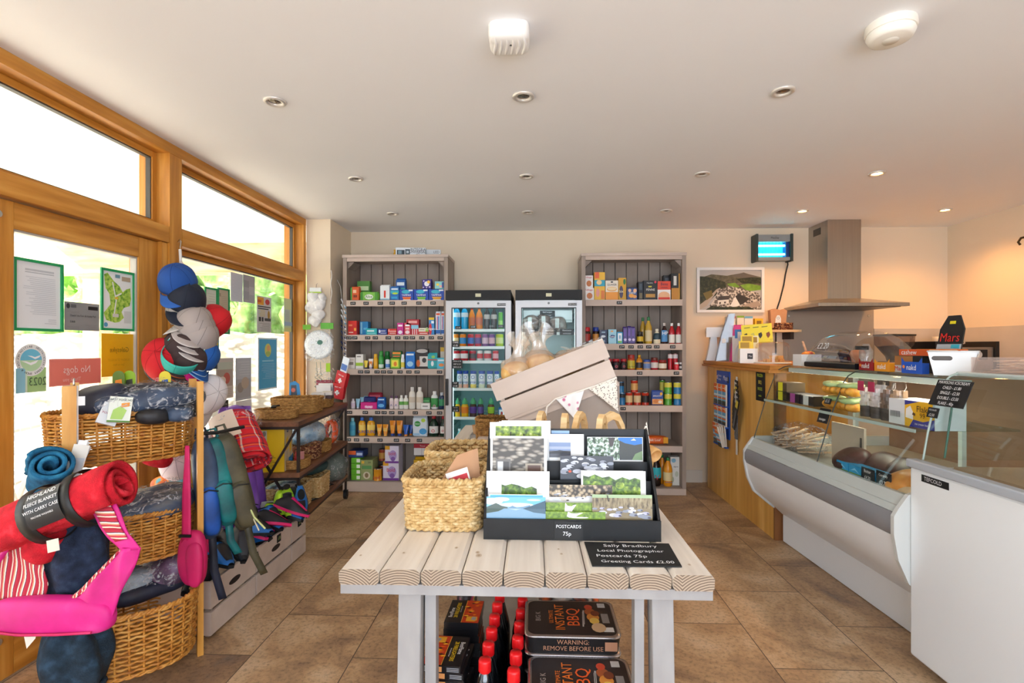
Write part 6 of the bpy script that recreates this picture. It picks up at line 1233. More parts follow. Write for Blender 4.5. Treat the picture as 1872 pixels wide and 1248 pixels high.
for i, (x, y, z, c1, c2) in enumerate(((-.02, .24, 1.05, '#8fb52a', '#3a3a30'), (-.055, .245, 1.05, '#5f7a2a', '#e88a2a'), (.10, .22, 1.045, '#e6d23a', '#1f5fb0'))):
    m = MB(); m.poly([(.024*math.cos(PI*k/9)*1.0, -.002, .05+.024*math.sin(PI*k/9)) for k in range(10)] + [(-.024, -.002, 0), (.024, -.002, 0)], C(c1, .4)); m.quad((-.015, -.003, .005), (.015, -.003, .005), (.012, -.003, .04), (-.012, -.003, .035), C(c2, .4))
    m.cyl((-.004, 0, -.08), (-.004, 0, .0), .004, C(c1, .4), n=6)
    tag(m.build('toy_header_card', loc=SL(x, y, z), rot=(0, 0, .1), solid=.002), ('lime rounded hang card above the jackets', 'dark green and orange hang card above the jackets', 'yellow hang card with a blue shape above the jackets')[i], 'card')
soft('packed_jacket', 'striped grey garment in clear film in the middle basket', 'jacket', SL(.03, .06, .607), (.15, .12, .05), NOISY('grey pleats', [(0.3, '#1f2736'), (0.5, '#3d4a60'), (0.7, '#7a7468')], (4, 26, 10), 3, .5, .3), (R(6), R(-8), A), film=True, seed=13)
soft('packed_jacket', 'folded navy garment at the left of the middle basket', 'jacket', SL(-.10, .06, .595), (.07, .09, .04), NAVY, (0, 0, A), film=True, seed=14)
soft('packed_jacket', 'pale blue garment in film at the front of the lower basket', 'jacket', SL(-.05, .02, .335), (.10, .07, .05), NOISY('pale blue cotton', [(0.3, '#5f7488'), (0.7, '#b4c4d0')], (9, 9, 9), 4, .6), (0, R(6), A), film=True, seed=15)
soft('packed_jacket', 'plum checked garment in film in the lower basket', 'jacket', SL(.09, .06, .335), (.09, .10, .055), PLUM, (0, R(-10), A), film=True, seed=16)
soft('packed_jacket', 'dark navy garment low in the lower basket', 'jacket', SL(.02, .04, .295), (.14, .10, .04), NAVY, (0, 0, A), seed=17)
t = tag(MB().tube([SL(.06+.035*math.cos(k*.7), .13+.02*math.sin(k*1.1), .395+.015*math.sin(k*.9)) for k in range(26)], .004, WHITE, 6).build('garment_hangers'), 'tangle of small white hangers at the back of the lower basket', 'hanger')
# clip strip and leaflets on the left post
cs = empty('clip_strip', 'white plastic clip strip hanging on the left stand post', 'clip strip', SL(-.19, -.03, .80), A)
MB().box(-.012, -.006, .0, .012, -.002, .285, C('#e6e6e4', .35)).build('strip', cs); MB().box(-.045, -.010, .215, .030, -.0065, .247, C('#eeeeec', .35)).build('cross_bar', cs); MB().tube([(0, -.008, .285), (0, -.014, .30), (0, -.004, .31)], .003, CHROME, 6).build('hook', cs)
for i, (dx, dz, c) in enumerate(((-.05, -.06, '#dfe8ee'), (-.035, -.055, '#cfd8de'), (-.02, -.05, '#e6e2d6'))):
    m = MB().box(-.022, -.002, 0, .022, .002, .125, C(c, .4)); m.quad((-.018, -.003, .02), (.018, -.003, .02), (.018, -.003, .08), (-.018, -.003, .08), C(('#9cc4d8', '#b5c8b0', '#c8d2da')[i], .4)); m.box(-.012, -.001, .125, .012, .001, .14, C('#f0f0f0', .3))
    m.quad((-.014, -.0033, .012), (.0, -.0033, .012), (.0, -.0033, .03), (-.014, -.0033, .03), C('#e3c04a', .4))
    tag(m.build('leaflet_pack', loc=SL(-.19+dx*.4, -.05-.012*i, .77+dz*.2), rot=(R(-3), R(22-4*i), A)), 'thin packet on the clip strip, %s of three' % ('nearest the wall', 'middle', 'nearest the camera')[i], 'packet', 'packets on the clip strip')

# ------------------------------------------------------------------ fleece rolls and bags hung on the stand
def FLEECE(key, a, b, c): return NOISY(key, [(0.3, a), (0.55, b), (0.75, c)], (30, 30, 30), 5, .95, .5, bscale=(260, 260, 260))
RED = FLEECE('red fleece', '#b80f22', '#d8172c', '#e83a48'); TEALF = FLEECE('teal blue fleece', '#0f5578', '#1a6f98', '#2f88ae'); NAVYF = FLEECE('navy fleece', '#151c2e', '#22304a', '#33465f'); SLATEF = FLEECE('slate fleece', '#15232e', '#22384a', '#34526a')
def spiral_roll(m, L_, r, mat, turns=3.2, squash=1.0, amp=.03, seed=0, th=.010):
    """fabric wound on itself along local x"""
    n = int(turns*26)
    def f(u, v):
        a = 2*PI*turns*u; q = r*(.22+.78*u)*(1+amp*mnoise.noise(Vector((v*5+seed, a*.7, seed))))
        return ((v-.5)*L_+.010*math.sin(a*1.3+seed)*(1 if v in (0, 1) else 0), q*math.cos(a), q*squash*math.sin(a))
    m.surf(f, n, 14, mat)
def strap_ring(m, x, wd, r, mat, squash=1.0, n=28):
    m.surf(lambda u, v: (x+(v-.5)*wd, r*math.cos(2*PI*u), r*squash*math.sin(2*PI*u)), n, 2, mat)
rr_ = bpy.data.objects.new('fleece_blanket_roll', None); COL.objects.link(rr_); rr_.location = (-1.475, 1.55, .715); rr_.rotation_euler = (0, R(-22), R(4)); tag(rr_, 'red rolled fleece blanket in a black carry strap', 'blanket')
m = MB(); spiral_roll(m, .40, .079, RED, 2.6, 1.0, .10, 2); m.build('blanket', rr_, solid=.012)
for x, wd in ((-.045, .040), (.085, .036)):
    m = MB(); strap_ring(m, x, wd, .088, BLACK); m.build('strap', rr_, solid=.002)
m = MB()
def lab(u, v): a = PI*1.15-.95*v+.0; return (-.03+.115*u, .0915*math.cos(a+.25), .0915*math.sin(a+.25)*-1)
m.surf(lambda u, v: (-.032+.105*u, -.092*math.cos(-.35+1.25*v), .092*math.sin(-.35+1.25*v)), 6, 10, C('#26282c', .35))
for i, (s, a, q) in enumerate((('HIGHLAND', .72, .020), ('FLEECE BLANKET', .47, .0155), ('WITH CARRY CASE', .24, .0145), ('MACHINE WASHABLE', .03, .008))):
    T = Matrix.Translation((.020, -.0945*math.cos(a), .0945*math.sin(a))) @ Matrix.Rotation(PI/2-a, 4, 'X'); m.text(s, q, INK, (0, 0, 0), T, sx=.88)
m.build('paper_label', rr_)
MB().poly([(-.02, -.07, -.075), (.02, -.075, -.08), (.015, -.08, -.115), (-.025, -.075, -.11)], C('#e0d0c4', .5)).build('swing_tag', rr_, solid=.001)
soft('fleece_end', 'loose red fleece end hanging below the red roll at left', 'blanket', (-1.545, 1.56, .605), (.05, .05, .065), RED, (0, R(20), 0), seed=31, amp=.3)
br_ = bpy.data.objects.new('fleece_blanket_roll', None); COL.objects.link(br_); br_.location = (-1.65, 1.68, .79); br_.rotation_euler = (0, R(-28), R(-42)); tag(br_, 'teal blue rolled fleece blanket behind the red roll', 'blanket')
m = MB(); spiral_roll(m, .20, .066, TEALF, 2.4, .95, .08, 6); m.build('blanket', br_, solid=.012)
def fleece_bundle(name, label, at, h, r, mat, seed):
    """fleece tied at the top and hanging in folds"""
    m = MB()
    def f(u, v):
        a = 2*PI*u; z = h*v; q = r*(.80+.28*math.sin(PI*min(1, v*1.05))**.8-.35*max(0, v-.8)*5*.3)
        q *= 1+.20*math.sin(5*a+seed+2*v)*(.5+.5*v)+.10*mnoise.noise(Vector((math.cos(a)*1.5+seed, math.sin(a)*1.5, v*3)))
        return (q*math.cos(a), q*.75*math.sin(a), z)
    m.surf(f, 48, 20, mat); m.add([f(i/48, 1) for i in range(48)], [tuple(range(48))], mat, True); m.add([f(i/48, 0) for i in range(48)], [tuple(range(47, -1, -1))], mat)
    o = tag(m.build(name, loc=at), label, 'blanket')
    e = MB(); e.tube([(r*.92*math.cos(2*PI*i/30), r*.70*math.sin(2*PI*i/30), h*.07+.006*math.sin(i)) for i in range(30)], .009, mat, 6, True); e.build('hem', o); return o
fleece_bundle('fleece_bundle', 'navy fleece hanging inside the pink striped bag', (-1.508, 1.63, .395), .25, .093, NAVYF, 1)
fleece_bundle('fleece_bundle', 'dark slate fleece hanging lowest below the pink bag', (-1.512, 1.63, .085), .225, .095, SLATEF, 3)
tag(MB().poly([(0, 0, 0), (.055, -.005, .03), (.045, -.005, -.02), (.012, 0, -.055)], C('#efece0', .5)).quad((.012, -.008, .005), (.026, -.008, .008), (.026, -.008, -.006), (.012, -.008, -.008), C('#e6d23a')).build('swing_tag', loc=(-1.59, 1.535, .335), solid=.001), 'white paper tag hanging below the pink bag', 'tag')
# pink sling bag
PINK = NOISY('magenta canvas', [(0.3, '#c81478'), (0.6, '#de1f8c'), (0.8, '#ea4aa4')], (9, 9, 9), 4, .6, .15)
DEEP = NOISY('crimson canvas', [(0.3, '#b80f55'), (0.6, '#d0175f'), (0.8, '#dd3a78')], (9, 9, 9), 4, .6, .15)
STR = STRIPES('candy stripes', [(0, '#b0243a'), (.22, '#e9d9c6'), (.34, '#c83a4a'), (.52, '#d8a07a'), (.64, '#f3ece0'), (.76, '#6a3a4a'), (.84, '#c02a42')], .028, 0, .8)
STRZ = STRIPES('candy stripes across', [(0, '#b0243a'), (.22, '#e9d9c6'), (.34, '#c83a4a'), (.52, '#d8a07a'), (.64, '#f3ece0'), (.76, '#6a3a4a'), (.84, '#c02a42')], .032, 2, .8)
pb = empty('sling_bag', 'large pink sling bag with candy striped lining on the wicker stand', 'bag', (-1.50, 1.52, .34))
m = MB(); m.blob((.015, 0, .055), (.19, .035, .058), PINK, 3.0, .14, 9, 40, 18, 4); m.build('pouch', pb)
def band(P0, P1, m, mt, nu=8, nv=16, ripple=.004):
    """cloth band between two edge polylines"""
    P0 = [Vector(p) for p in P0]; P1 = [Vector(p) for p in P1]
    def L_(P, t):
        k = min(len(P)-2, int(t*(len(P)-1))); f = t*(len(P)-1)-k; return P[k]*(1-f)+P[k+1]*f
    m.surf(lambda u, v: tuple(L_(P0, v)*(1-u)+L_(P1, v)*u+Vector((0, ripple*math.sin(7*u+9*v), 0))), nu, nv, mt)
m = MB(); band([(-.19, 0, .10), (-.185, .015, .16), (-.165, .02, .22), (-.12, .02, .265)], [(-.03, .02, .09), (-.02, .03, .14), (-.04, .03, .20), (-.07, .03, .26)], m, STR); m.build('striped_lining', pb, solid=.003)
m = MB(); band([(-.19, -.03, .03), (-.19, -.02, .10), (-.187, -.005, .16), (-.167, .0, .22), (-.125, .0, .27)], [(-.178, -.033, .03), (-.176, -.022, .10), (-.172, -.007, .155), (-.153, .0, .21), (-.113, 0, .262)], m, PINK, 2); m.build('edge_piping', pb, solid=.005)
m = MB(); band([(.062, -.01, .085), (.132, -.01, .134), (.184, -.005, .195), (.242, 0, .266)], [(.200, -.012, .026), (.242, -.012, .111), (.273, -.005, .188), (.301, 0, .267)], m, PINK, 10, 18, .008); m.build('side_panel', pb, solid=.004)
m = MB(); band([(.045, .0, .085), (.115, .0, .14), (.17, .005, .20), (.238, .01, .268)], [(.062, -.008, .085), (.132, -.008, .134), (.184, -.003, .195), (.242, .002, .266)], m, STR, 3, 14, .003); m.build('inner_edge', pb, solid=.003)
m = MB(); band([(.242, 0, .255), (.202, .002, .288), (.167, .004, .33), (.132, .006, .388)], [(.300, 0, .262), (.263, .002, .306), (.242, .004, .348), (.219, .006, .398)], m, PINK, 6, 12, .002); m.build('strap', pb, solid=.004)
m = MB(); band([(.225, -.006, .285), (.207, -.004, .30), (.178, -.002, .335), (.147, .0, .388)], [(.262, -.006, .295), (.25, -.004, .315), (.228, -.002, .352), (.205, .0, .395)], m, STRZ, 6, 12, .002); m.build('strap_pad', pb, solid=.003)
m = MB(); m.tube([(-.17, -.032, .018), (-.05, -.038, .012), (.07, -.038, .016), (.17, -.03, .02)], .004, DEEP, 6); m.build('bottom_seam', pb)
# small crimson shoulder bag on the right post
cb = empty('shoulder_bag', 'small crimson shoulder bag on a wide strap from the right post', 'bag', (-1.315, 1.93, .30))
m = MB(); m.blob((0, 0, .10), (.052, .028, .105), DEEP, 3, .12, 10, 28, 16, 2); m.build('body', cb)
m = MB(); m.blob((.02, -.022, .085), (.032, .016, .085), DEEP, 2.6, .2, 12, 22, 14, 5); m.build('pocket', cb)
m = MB(); band([(-.030, -.02, .17), (-.028, -.018, .35), (-.026, -.005, .54)], [(.006, -.02, .17), (.004, -.018, .35), (-.010, -.005, .54)], m, DEEP, 3, 12, .001); m.build('strap', cb, solid=.004)
MB().box(-.034, -.032, .195, .012, -.026, .205, BLACK).build('buckle', cb)
# small packs hanging behind it
def pack(name, label, at, rot, r, mat, pocket, strapm, tail, seed):
    t = bpy.data.objects.new(name, None); COL.objects.link(t); t.location = at; t.rotation_euler = rot; tag(t, label, 'backpack')
    MB().blob((0, 0, 0), r, mat, 3.4, .10, 9, 30, 20, seed).build('body', t)
    MB().blob((.0, -r[1]*.8, -r[2]*.42), (r[0]*.8, r[1]*.7, r[2]*.48), pocket, 3.2, .1, 11, 26, 16, seed+2).build('front_pocket', t)
    m = MB(); m.tube([(r[0]*.75, -r[1]*1.2, -r[2]*.05), (0, -r[1]*1.42, r[2]*.02), (-r[0]*.75, -r[1]*1.2, -r[2]*.05)], .003, BLACK, 6); m.build('zip', t)
    m = MB(); m.tube([(-.02, 0, r[2]*.98), (-.015, 0, r[2]*1.18), (.015, 0, r[2]*1.18), (.02, 0, r[2]*.98)], .006, strapm, 6); m.build('grab_loop', t)
    m = MB(); band([(-.012, -.01, -r[2]*.9), (-.02, -.02, -r[2]-tail*.5), (.0, -.02, -r[2]-tail)], [(.016, -.012, -r[2]*.9), (.010, -.022, -r[2]-tail*.5), (.030, -.022, -r[2]-tail)], m, strapm, 2, 8, .001); m.build('hanging_strap', t, solid=.003)
    return t
COBALT = NOISY('cobalt nylon', [(0.3, '#17407f'), (0.6, '#1f5bb8'), (0.8, '#3a78d0')], (10, 10, 10), 4, .5, .2); TEALN = NOISY('teal nylon', [(0.3, '#0c4f52'), (0.6, '#147a7a'), (0.8, '#2a9490')], (10, 10, 10), 4, .5, .2)
OLIVE = NOISY('olive nylon', [(0.3, '#3a3524'), (0.6, '#575038'), (0.8, '#6f684c')], (10, 10, 10), 4, .55, .2); STEELN = NOISY('steel blue nylon', [(0.3, '#2a3a54'), (0.6, '#3f5676'), (0.8, '#5a7296')], (10, 10, 10), 4, .5, .2)
pack('backpack', 'navy and cobalt small backpack right of the crimson bag', (-1.345, 2.06, .64), (0, R(-5), R(40)), (.045, .045, .21), STEELN, COBALT, NAVY, .26, 1)
pack('backpack', 'teal small backpack between the blue and olive ones', (-1.318, 2.11, .655), (0, R(-9), R(40)), (.045, .05, .19), TEALN, TEALN, TEALN, .13, 4)
pack('backpack', 'olive green backpack with cream cords beside the tartan roll', (-1.285, 2.16, .64), (0, R(-13), R(40)), (.055, .06, .215), OLIVE, OLIVE, OLIVE, .22, 7)
tag(MB().tube([(-1.245, 2.13, .62), (-1.20, 2.13, .52), (-1.165, 2.135, .44)], .003, C('#d8cfae', .7), 6).tube([(-1.235, 2.125, .61), (-1.18, 2.125, .50), (-1.135, 2.13, .45)], .004, C('#c9cf8a', .7), 6).build('cord'), 'pale cords hanging in front of the olive backpack', 'cord')
tag(MB().tube([(-1.352, 2.0, .86), (-1.33, 2.0, .875), (-1.30, 2.06, .868), (-1.27, 2.2, .87)], .008, BLACK, 6).build('hanging_rail'), 'black bar on the right post carrying the small backpacks', 'rail')
# tartan picnic roll
TART = bpy.data.materials.new('red tartan'); TART.use_nodes = True
def tartan():
    nt = TART.node_tree; L = nt.links.new; b = nt.nodes['Principled BSDF']; b.inputs['Roughness'].default_value = .9
    v = mapped(nt, (1, 1, 1)); s = nt.nodes.new('ShaderNodeSeparateXYZ'); L(v, s.inputs[0]); prev = None
    for ax, per, cols in ((0, .055, [(0, '#d01822'), (.34, '#1d2430'), (.44, '#d01822'), (.52, '#e8c23a'), (.56, '#d01822'), (.7, '#2a4a7a'), (.8, '#c8141e')]), (2, .05, [(0, '#d8202a'), (.30, '#262c3a'), (.42, '#d8202a'), (.5, '#f0e0d0'), (.54, '#d8202a'), (.7, '#1f2a3a'), (.82, '#d8202a')])):
        d = node(nt, 'ShaderNodeMath', operation='DIVIDE'); L(s.outputs[ax], d.inputs[0]); d.inputs[1].default_value = per
        f = node(nt, 'ShaderNodeMath', operation='FRACT'); L(d.outputs[0], f.inputs[0]); r = ramp(nt, cols); r.color_ramp.interpolation = 'CONSTANT'; L(f.outputs[0], r.inputs[0])
        if prev is None: prev = r.outputs[0]
        else:
            mx = node(nt, 'ShaderNodeMixRGB'); mx.inputs[0].default_value = .5; L(prev, mx.inputs[1]); L(r.outputs[0], mx.inputs[2]); L(mx.outputs[0], b.inputs['Base Color'])
tartan()
tr = bpy.data.objects.new('picnic_rug_roll', None); COL.objects.link(tr); tr.location = (-1.37, 2.36, .775); tr.rotation_euler = (0, R(43), R(-38)); tag(tr, 'red tartan picnic rug roll hanging behind the backpacks', 'blanket')
m = MB(); spiral_roll(m, .25, .105, TART, 3.6, .8, .05, 9); m.build('rug', tr, solid=.010)
m = MB(); m.surf(lambda u, v: (-.13+.15*u, -.116*math.cos(.1+1.2*v), .095*math.sin(.1+1.2*v)), 4, 10, C('#e6d0bc', .5)); m.build('paper_label', tr)
m = MB(); m.blob((-.10, 0, 0), (.04, .115, .095), PLASTIC, 2.4, .2, 14, 24, 14, 3); m.build('plastic_wrap', tr)

# ------------------------------------------------------------------ tower of caps on the post
hk = tag(MB().tube([(-1.885, 2.648, 1.78), (-1.87, 2.64, 1.79), (-1.85, 2.62, 1.775), (-1.855, 2.62, 1.745), (-1.84, 2.60, 1.73)], .004, CHROME, 8).cyl((-1.84, 2.60, 1.73), (-1.825, 2.585, 1.655), .007, C('#e8e6e2', .4), n=8).build('cap_hook'), 'metal hook with a white clip on the oak post above the caps', 'hook')
tag(MB().tube([(-1.825, 2.585, 1.665), (-1.74, 2.52, 1.60), (-1.735, 2.51, 1.2), (-1.72, 2.5, 1.0)], .006, C('#dad6d0', .6), 6).build('cap_strap'), 'pale hanging strap inside the tower of caps', 'strap')
def cap(label, at, rot, col, brim=None, trim=None, s=1.0, grp=None):
    """baseball cap: six panel crown, curved peak towards local -y"""
    t = bpy.data.objects.new('baseball_cap', None); COL.objects.link(t); t.location = at; t.rotation_euler = tuple(R(a) for a in rot); t.scale = (s, s, s); tag(t, label, 'cap', grp)
    cm = NOISY('cap cloth ' + col, [(0.35, col), (0.65, col)], (20, 20, 20), 2, .8, .1); bm = cm if brim is None else C(brim, .8)
    m = MB()
    def f(u, v):
        a = 2*PI*u; ph = v*PI/2; q = math.cos(ph)**.75; k = 1+.012*abs(math.sin(3*a)); fr = 1+.14*max(0, -math.sin(a))*math.sin(ph*1.6)
        return (.082*q*math.cos(a)*k, .098*q*math.sin(a)*k*fr, (.100+.012*max(0, -math.sin(a)))*math.sin(ph)**.85)
    m.surf(f, 48, 12, cm); m.build('crown', t, solid=.003)
    m = MB()
    def g(u, v):
        a = PI*1.10+PI*.80*u; r0x, r0y = .082, .098; q = v*.086*(math.sin(PI*u)**.5)
        x = r0x*math.cos(a)*(1-.04*v); return (x, r0y*math.sin(a)-q, -.004-.020*(abs(x)/.08)**2-.012*v)
    m.surf(g, 24, 6, bm); m.build('peak', t, solid=.004)
    sm = MB(); sd = C('#%s' % ''.join('%02x' % int(int(col[i:i+2], 16)*.72) for i in (1, 3, 5)), .9)
    for k in range(6): sm.tube([tuple(Vector(f((k+.5)/6, j/10))*1.012) for j in range(11)], .0011, sd, 5)
    sm.tube([tuple(Vector(f(i/30, .05))*1.01) for i in range(30)], .001, sd, 5, True); sm.build('seams', t)
    MB().lathe([(.007, .096), (.006, .101), (0, .102)], cm, 10).build('button', t)
    if trim: m = MB(); m.tube([tuple(Vector(g(i/24, 1))) for i in range(25)], .0025, C(trim, .7), 5); m.build('peak_edge', t)
    return t
cap('bright blue cap at the top of the hanging caps', (-1.755, 2.47, 1.53), (38, -4, 20), '#1b4f9c', '#2a62b4')
cap('navy cap right under the bright blue cap', (-1.715, 2.47, 1.44), (36, 10, 32), '#1a2233')
cap('pale grey cap with its peak pointing left', (-1.715, 2.50, 1.375), (26, -14, -12), '#b9b0a8', '#cfc8c2')
for i in range(3): cap('light grey cap in the nest of three, %s' % ('uppermost', 'middle', 'lowest')[i], (-1.672+.014*i, 2.45, 1.325-.034*i), (30, 18+3*i, 40), '#a89d98', '#b4aaa6', '#d8d2ce', grp='nested grey caps')
cap('red cap hanging at the right of the grey caps', (-1.66, 2.56, 1.345), (30, 50, 60), '#c8141e')
for i in range(3): cap('blue cap in the nest of three behind the brown caps, %s' % ('uppermost', 'middle', 'lowest')[i], (-1.69+.015*i, 2.47, 1.225-.028*i), (36, 22+4*i, 62), '#1a5aa8', None, '#9cbce0', grp='nested blue caps')
for i in range(3): cap('dark brown cap with orange edge, %s of the nest' % ('uppermost', 'middle', 'lowest')[i], (-1.702+.016*i, 2.41, 1.205-.026*i), (40, 18+4*i, 46), '#41302f', None, '#b0562a', grp='nested brown caps')
cap('aqua cap upside down below the brown caps', (-1.645, 2.345, 1.19), (215, 20, 30), '#3fbfae', '#4fcbb8', '#e6f4f0')
cap('large red cap at the left of the tower', (-1.76, 2.40, 1.15), (62, -20, 20), '#cf1622', None, None, 1.12)
cap('black and white edged cap behind the large red one', (-1.795, 2.45, 1.13), (60, -24, 18), '#23252b', None, '#e6e4e0', 1.1)
cap('magenta cap at the bottom of the coloured caps', (-1.685, 2.43, 1.065), (40, 10, 30), '#d0147a')
cap('white cap hanging lowest at the right', (-1.635, 2.50, .985), (80, 20, 60), '#e6e2e4', '#efecec')
cap('white cap below the upper wicker basket', (-1.70, 2.40, .66), (70, -10, 30), '#ead9de', '#f0e2e6')
cap('second white cap under the other, right side', (-1.62, 2.44, .70), (60, 24, 50), '#dcd4da', '#e6dfe4')
soft('red_scarf', 'red scarf with a white tag under the upper basket', 'scarf', (-1.70, 2.24, .725), (.07, .04, .04), RED, (0, R(25), 0), seed=22)
soft('beach_bag', 'orange and aqua patterned bag behind the middle basket', 'bag', (-1.69, 2.36, .57), (.10, .06, .045), NOISY('beach print', [(0.4, '#e8641c'), (0.5, '#f09a3a'), (0.56, '#5fc4d8'), (0.66, '#8fd4e4')], (16, 16, 16), 2, .6), (0, 0, 0), seed=23)

# ------------------------------------------------------------------ rolling shelf by the window
RKA = R(5.3)
def RL(x, y, z=0):
    return (-1.40+x*math.cos(RKA)-y*math.sin(RKA), 3.01+x*math.sin(RKA)+y*math.cos(RKA), z)
rk2 = empty('rolling_shelf', 'dark wood and iron rolling shelf under the shop window', 'shelves', RL(-.165, .535), RKA)
RW = NOISY('dark stained boards', [(0.3, '#5f3a22'), (0.55, '#7f5032'), (0.75, '#966544')], (22, 3, 22), 5, .5)
def RM():
    m = MB(); m.M = Matrix.Translation((.165, -.535, 0)); return m
for z, y0 in ((.775, -.015), (.468, 0), (.20, 0)):
    m = RM(); m.box(-.335, y0, z-.028, .005, 1.075, z, RW); m.build('shelf', rk2, bevel=.002)
    m = RM(); m.box(-.332, y0+.004, z-.045, .002, y0+.016, z-.0285, IRON); m.box(-.010, y0+.0165, z-.045, .002, 1.07, z-.0285, IRON); m.build('shelf_edge', rk2)
for x in (-.325, -.006):
    for y in (.012, 1.055):
        m = RM(); m.box(x-.008, y-.008, .075, x+.008, y+.008, .73, IRON); m.build('upright', rk2)
        m = RM(); m.cyl((x-.012, y, .038), (x+.012, y, .038), .037, C('#161616', .5), n=20); cst = m.build('caster', rk2)
        m = RM(); m.box(x-.017, y-.014, .03, x-.0135, y+.014, .074, IRON).box(x+.0135, y-.014, .03, x+.017, y+.014, .074, IRON); m.build('caster_fork', cst)
for y in (.006, 1.06):
    for a, b in (((-.318, .20), (-.012, .73)), ((-.012, .20), (-.318, .73))):
        m = RM(); dy = -.008 if a[0] < -.1 else .008; m.bar((a[0], y+dy-.003, a[1]), (b[0], y+dy-.003, b[1]), .014, .012, IRON); m.build('cross_brace', rk2)
def wov(label, x, y, z, a, b, h, rows, mat, p=3, rod=.005, st_=20, rz=0, name='woven_basket'):
    t = empty(name, label, 'basket', RL(x, y, z+.004), RKA+rz); weave(t, a, b, p, h, rows, rod, st_, mat, 1.06, liner=DARKG, rim=.008); return t
HYA = NOISY('water hyacinth', [(0.3, '#8f6430'), (0.6, '#b98a4a'), (0.8, '#d4ab6c')], (55, 55, 55), 4, .75); RATTAN = NOISY('dark rattan', [(0.35, '#4a2018'), (0.5, '#7a3f2a'), (0.62, '#c49a6a')], (70, 70, 70), 3, .7)
wov('low oval basket at the near end of the rolling shelf top', -.19, .16, .775, .115, .085, .050, 7, HYA, 2.6)
wov('larger rectangular basket in the middle of the rolling shelf top', -.17, .46, .775, .145, .115, .095, 10, HYA, 4)
wov('low basket at the far end of the rolling shelf top', -.13, .76, .775, .095, .10, .060, 7, HYA, 3)
tag(MB().tube([RL(-.22+.02*math.sin(k), .14+.015*k, .845) for k in range(8)], .006, BLACK, 6).build('keyrings'), 'dark trinkets lying in the low near basket', 'trinkets')
t = empty('toy_card', 'blue boot shaped display card standing behind the rectangular basket', 'card', RL(-.22, .60, .776), RKA+R(20))
MB().poly([(-.06, 0, 0), (.08, 0, 0), (.085, 0, .06), (.02, 0, .085), (.01, 0, .18), (-.02, 0, .205), (-.055, 0, .19)], C('#1f8fd0', .4)).build('card', t, solid=.004)
m = MB(); m.quad((-.045, -.004, .10), (-.005, -.004, .105), (-.01, -.004, .175), (-.045, -.004, .175), C('#3a3f4a', .4)); m.poly([(-.03+.014*math.cos(2*PI*i/12), -.0045, .14+.016*math.sin(2*PI*i/12)) for i in range(12)], C('#d86a4a', .4)).poly([(.04+.02*math.cos(2*PI*i/12), -.0045, .045+.01*math.sin(2*PI*i/12)) for i in range(12)], C('#8fd0f0', .4)); m.build('print', t)
for i, (x, y, z, c, w_) in enumerate(((-.10, .70, .84, '#f0ece6', .09), (-.10, .70, .865, '#e9e4de', .09), (-.055, .74, .84, '#4a2a26', .07), (-.055, .74, .868, '#e4dcd2', .07), (-.15, .82, .84, '#d8e4ec', .07))):
    tag(MB().box(-w_/2, -.05, 0, w_/2, .05, .023, C(c, .5)).build('gift_box', loc=RL(x, y, z), rot=(0, 0, RKA+R(4*i))), ('lower white flat box in the far basket', 'upper white flat box in the far basket', 'brown flat box in the far basket', 'cream flat box on the brown one', 'pale blue flat box at the back of the far basket')[i], 'box')
for i, (y, h, c) in enumerate(((.93, .15, '#efe9e6'), (.955, .13, '#c9d6e6'), (.98, .16, '#f2f0ec'), (1.005, .14, '#b4484e'))):
    tag(MB().box(-.055, -.009, 0, .055, .009, h, C(c, .5)).box(.0552, -.007, .01, .0556, .007, h-.01, C('#9aa0b0', .5)).build('booklet', loc=RL(-.14, y, .776), rot=(0, 0, RKA)), ('white', 'pale blue', 'tall white', 'red')[i]+' booklet upright at the far end of the rolling shelf top', 'book')
# middle shelf
bx = empty('fly_swat_box', 'big yellow display box printed with yellow paddles, on the middle shelf', 'box', RL(-.20, .10, .4685), RKA+R(3))
YB = C('#eec21a', .4)
MB().box(-.12, -.075, 0, .10, .075, .275, YB).build('carton', bx, bevel=.002)
m = MB(); yf = -.0765
m.quad((-.085, yf, .13), (.0, yf, .13), (.0, yf, .25), (-.085, yf, .25), C('#c9c4a8', .4))
for i in range(3):
    for j in range(3): m.poly([(-.071+.028*i+.011*math.cos(2*PI*k/10), yf-.0005, .15+.04*j+.016*math.sin(2*PI*k/10)) for k in range(10)], C(('#5f5a50', '#8a8478', '#e6e2d6')[(i+j) % 3], .4))
for k in range(8): m.quad((-.09, yf-.0003, .03+.009*k), (.05-.01*(k % 3), yf-.0003, .03+.009*k), (.05-.01*(k % 3), yf-.0003, .034+.009*k), (-.09, yf-.0003, .034+.009*k), C('#a8861a', .5))
xr = .1015
m.add([(xr, -.074, .002), (xr, .074, .002), (xr, .074, .273), (xr, -.074, .273)], [(0, 1, 2, 3)], C('#d8c8a0', .4))
m.poly([(xr+.0005, .018*math.cos(2*PI*k/16)-.05+.03, .245+.016*math.sin(2*PI*k/16)) for k in range(16)], C('#23305a', .4)); m.text('BAR', .018, INK, (xr+.0015, -.02, .245), RV)
for a, b in ((-.03, .12), (.03, .10)): m.poly([(xr+.0005, a+.02, b+.09), (xr+.0005, a-.02, b+.07), (xr+.0005, a-.012, b+.0), (xr+.0005, a+.022, b+.01)], C('#f0c61c', .4)); m.add([(xr+.0005, a-.002, b), (xr+.0005, a+.004, b), (xr+.0005, a-.006, b-.09), (xr+.0005, a-.010, b-.09)], [(0, 1, 2, 3)], C('#8a8478', .4))
m.text('CLASSIC', .022, C('#4a4030', .4), (xr+.0015, .055, .20), Matrix(((0, 0, 1, 0), (0, -1, 0, 0), (1, 0, 0, 0), (0, 0, 0, 1))) if False else RV @ Matrix.Rotation(-PI/2, 4, 'Z')); m.build('print', bx)
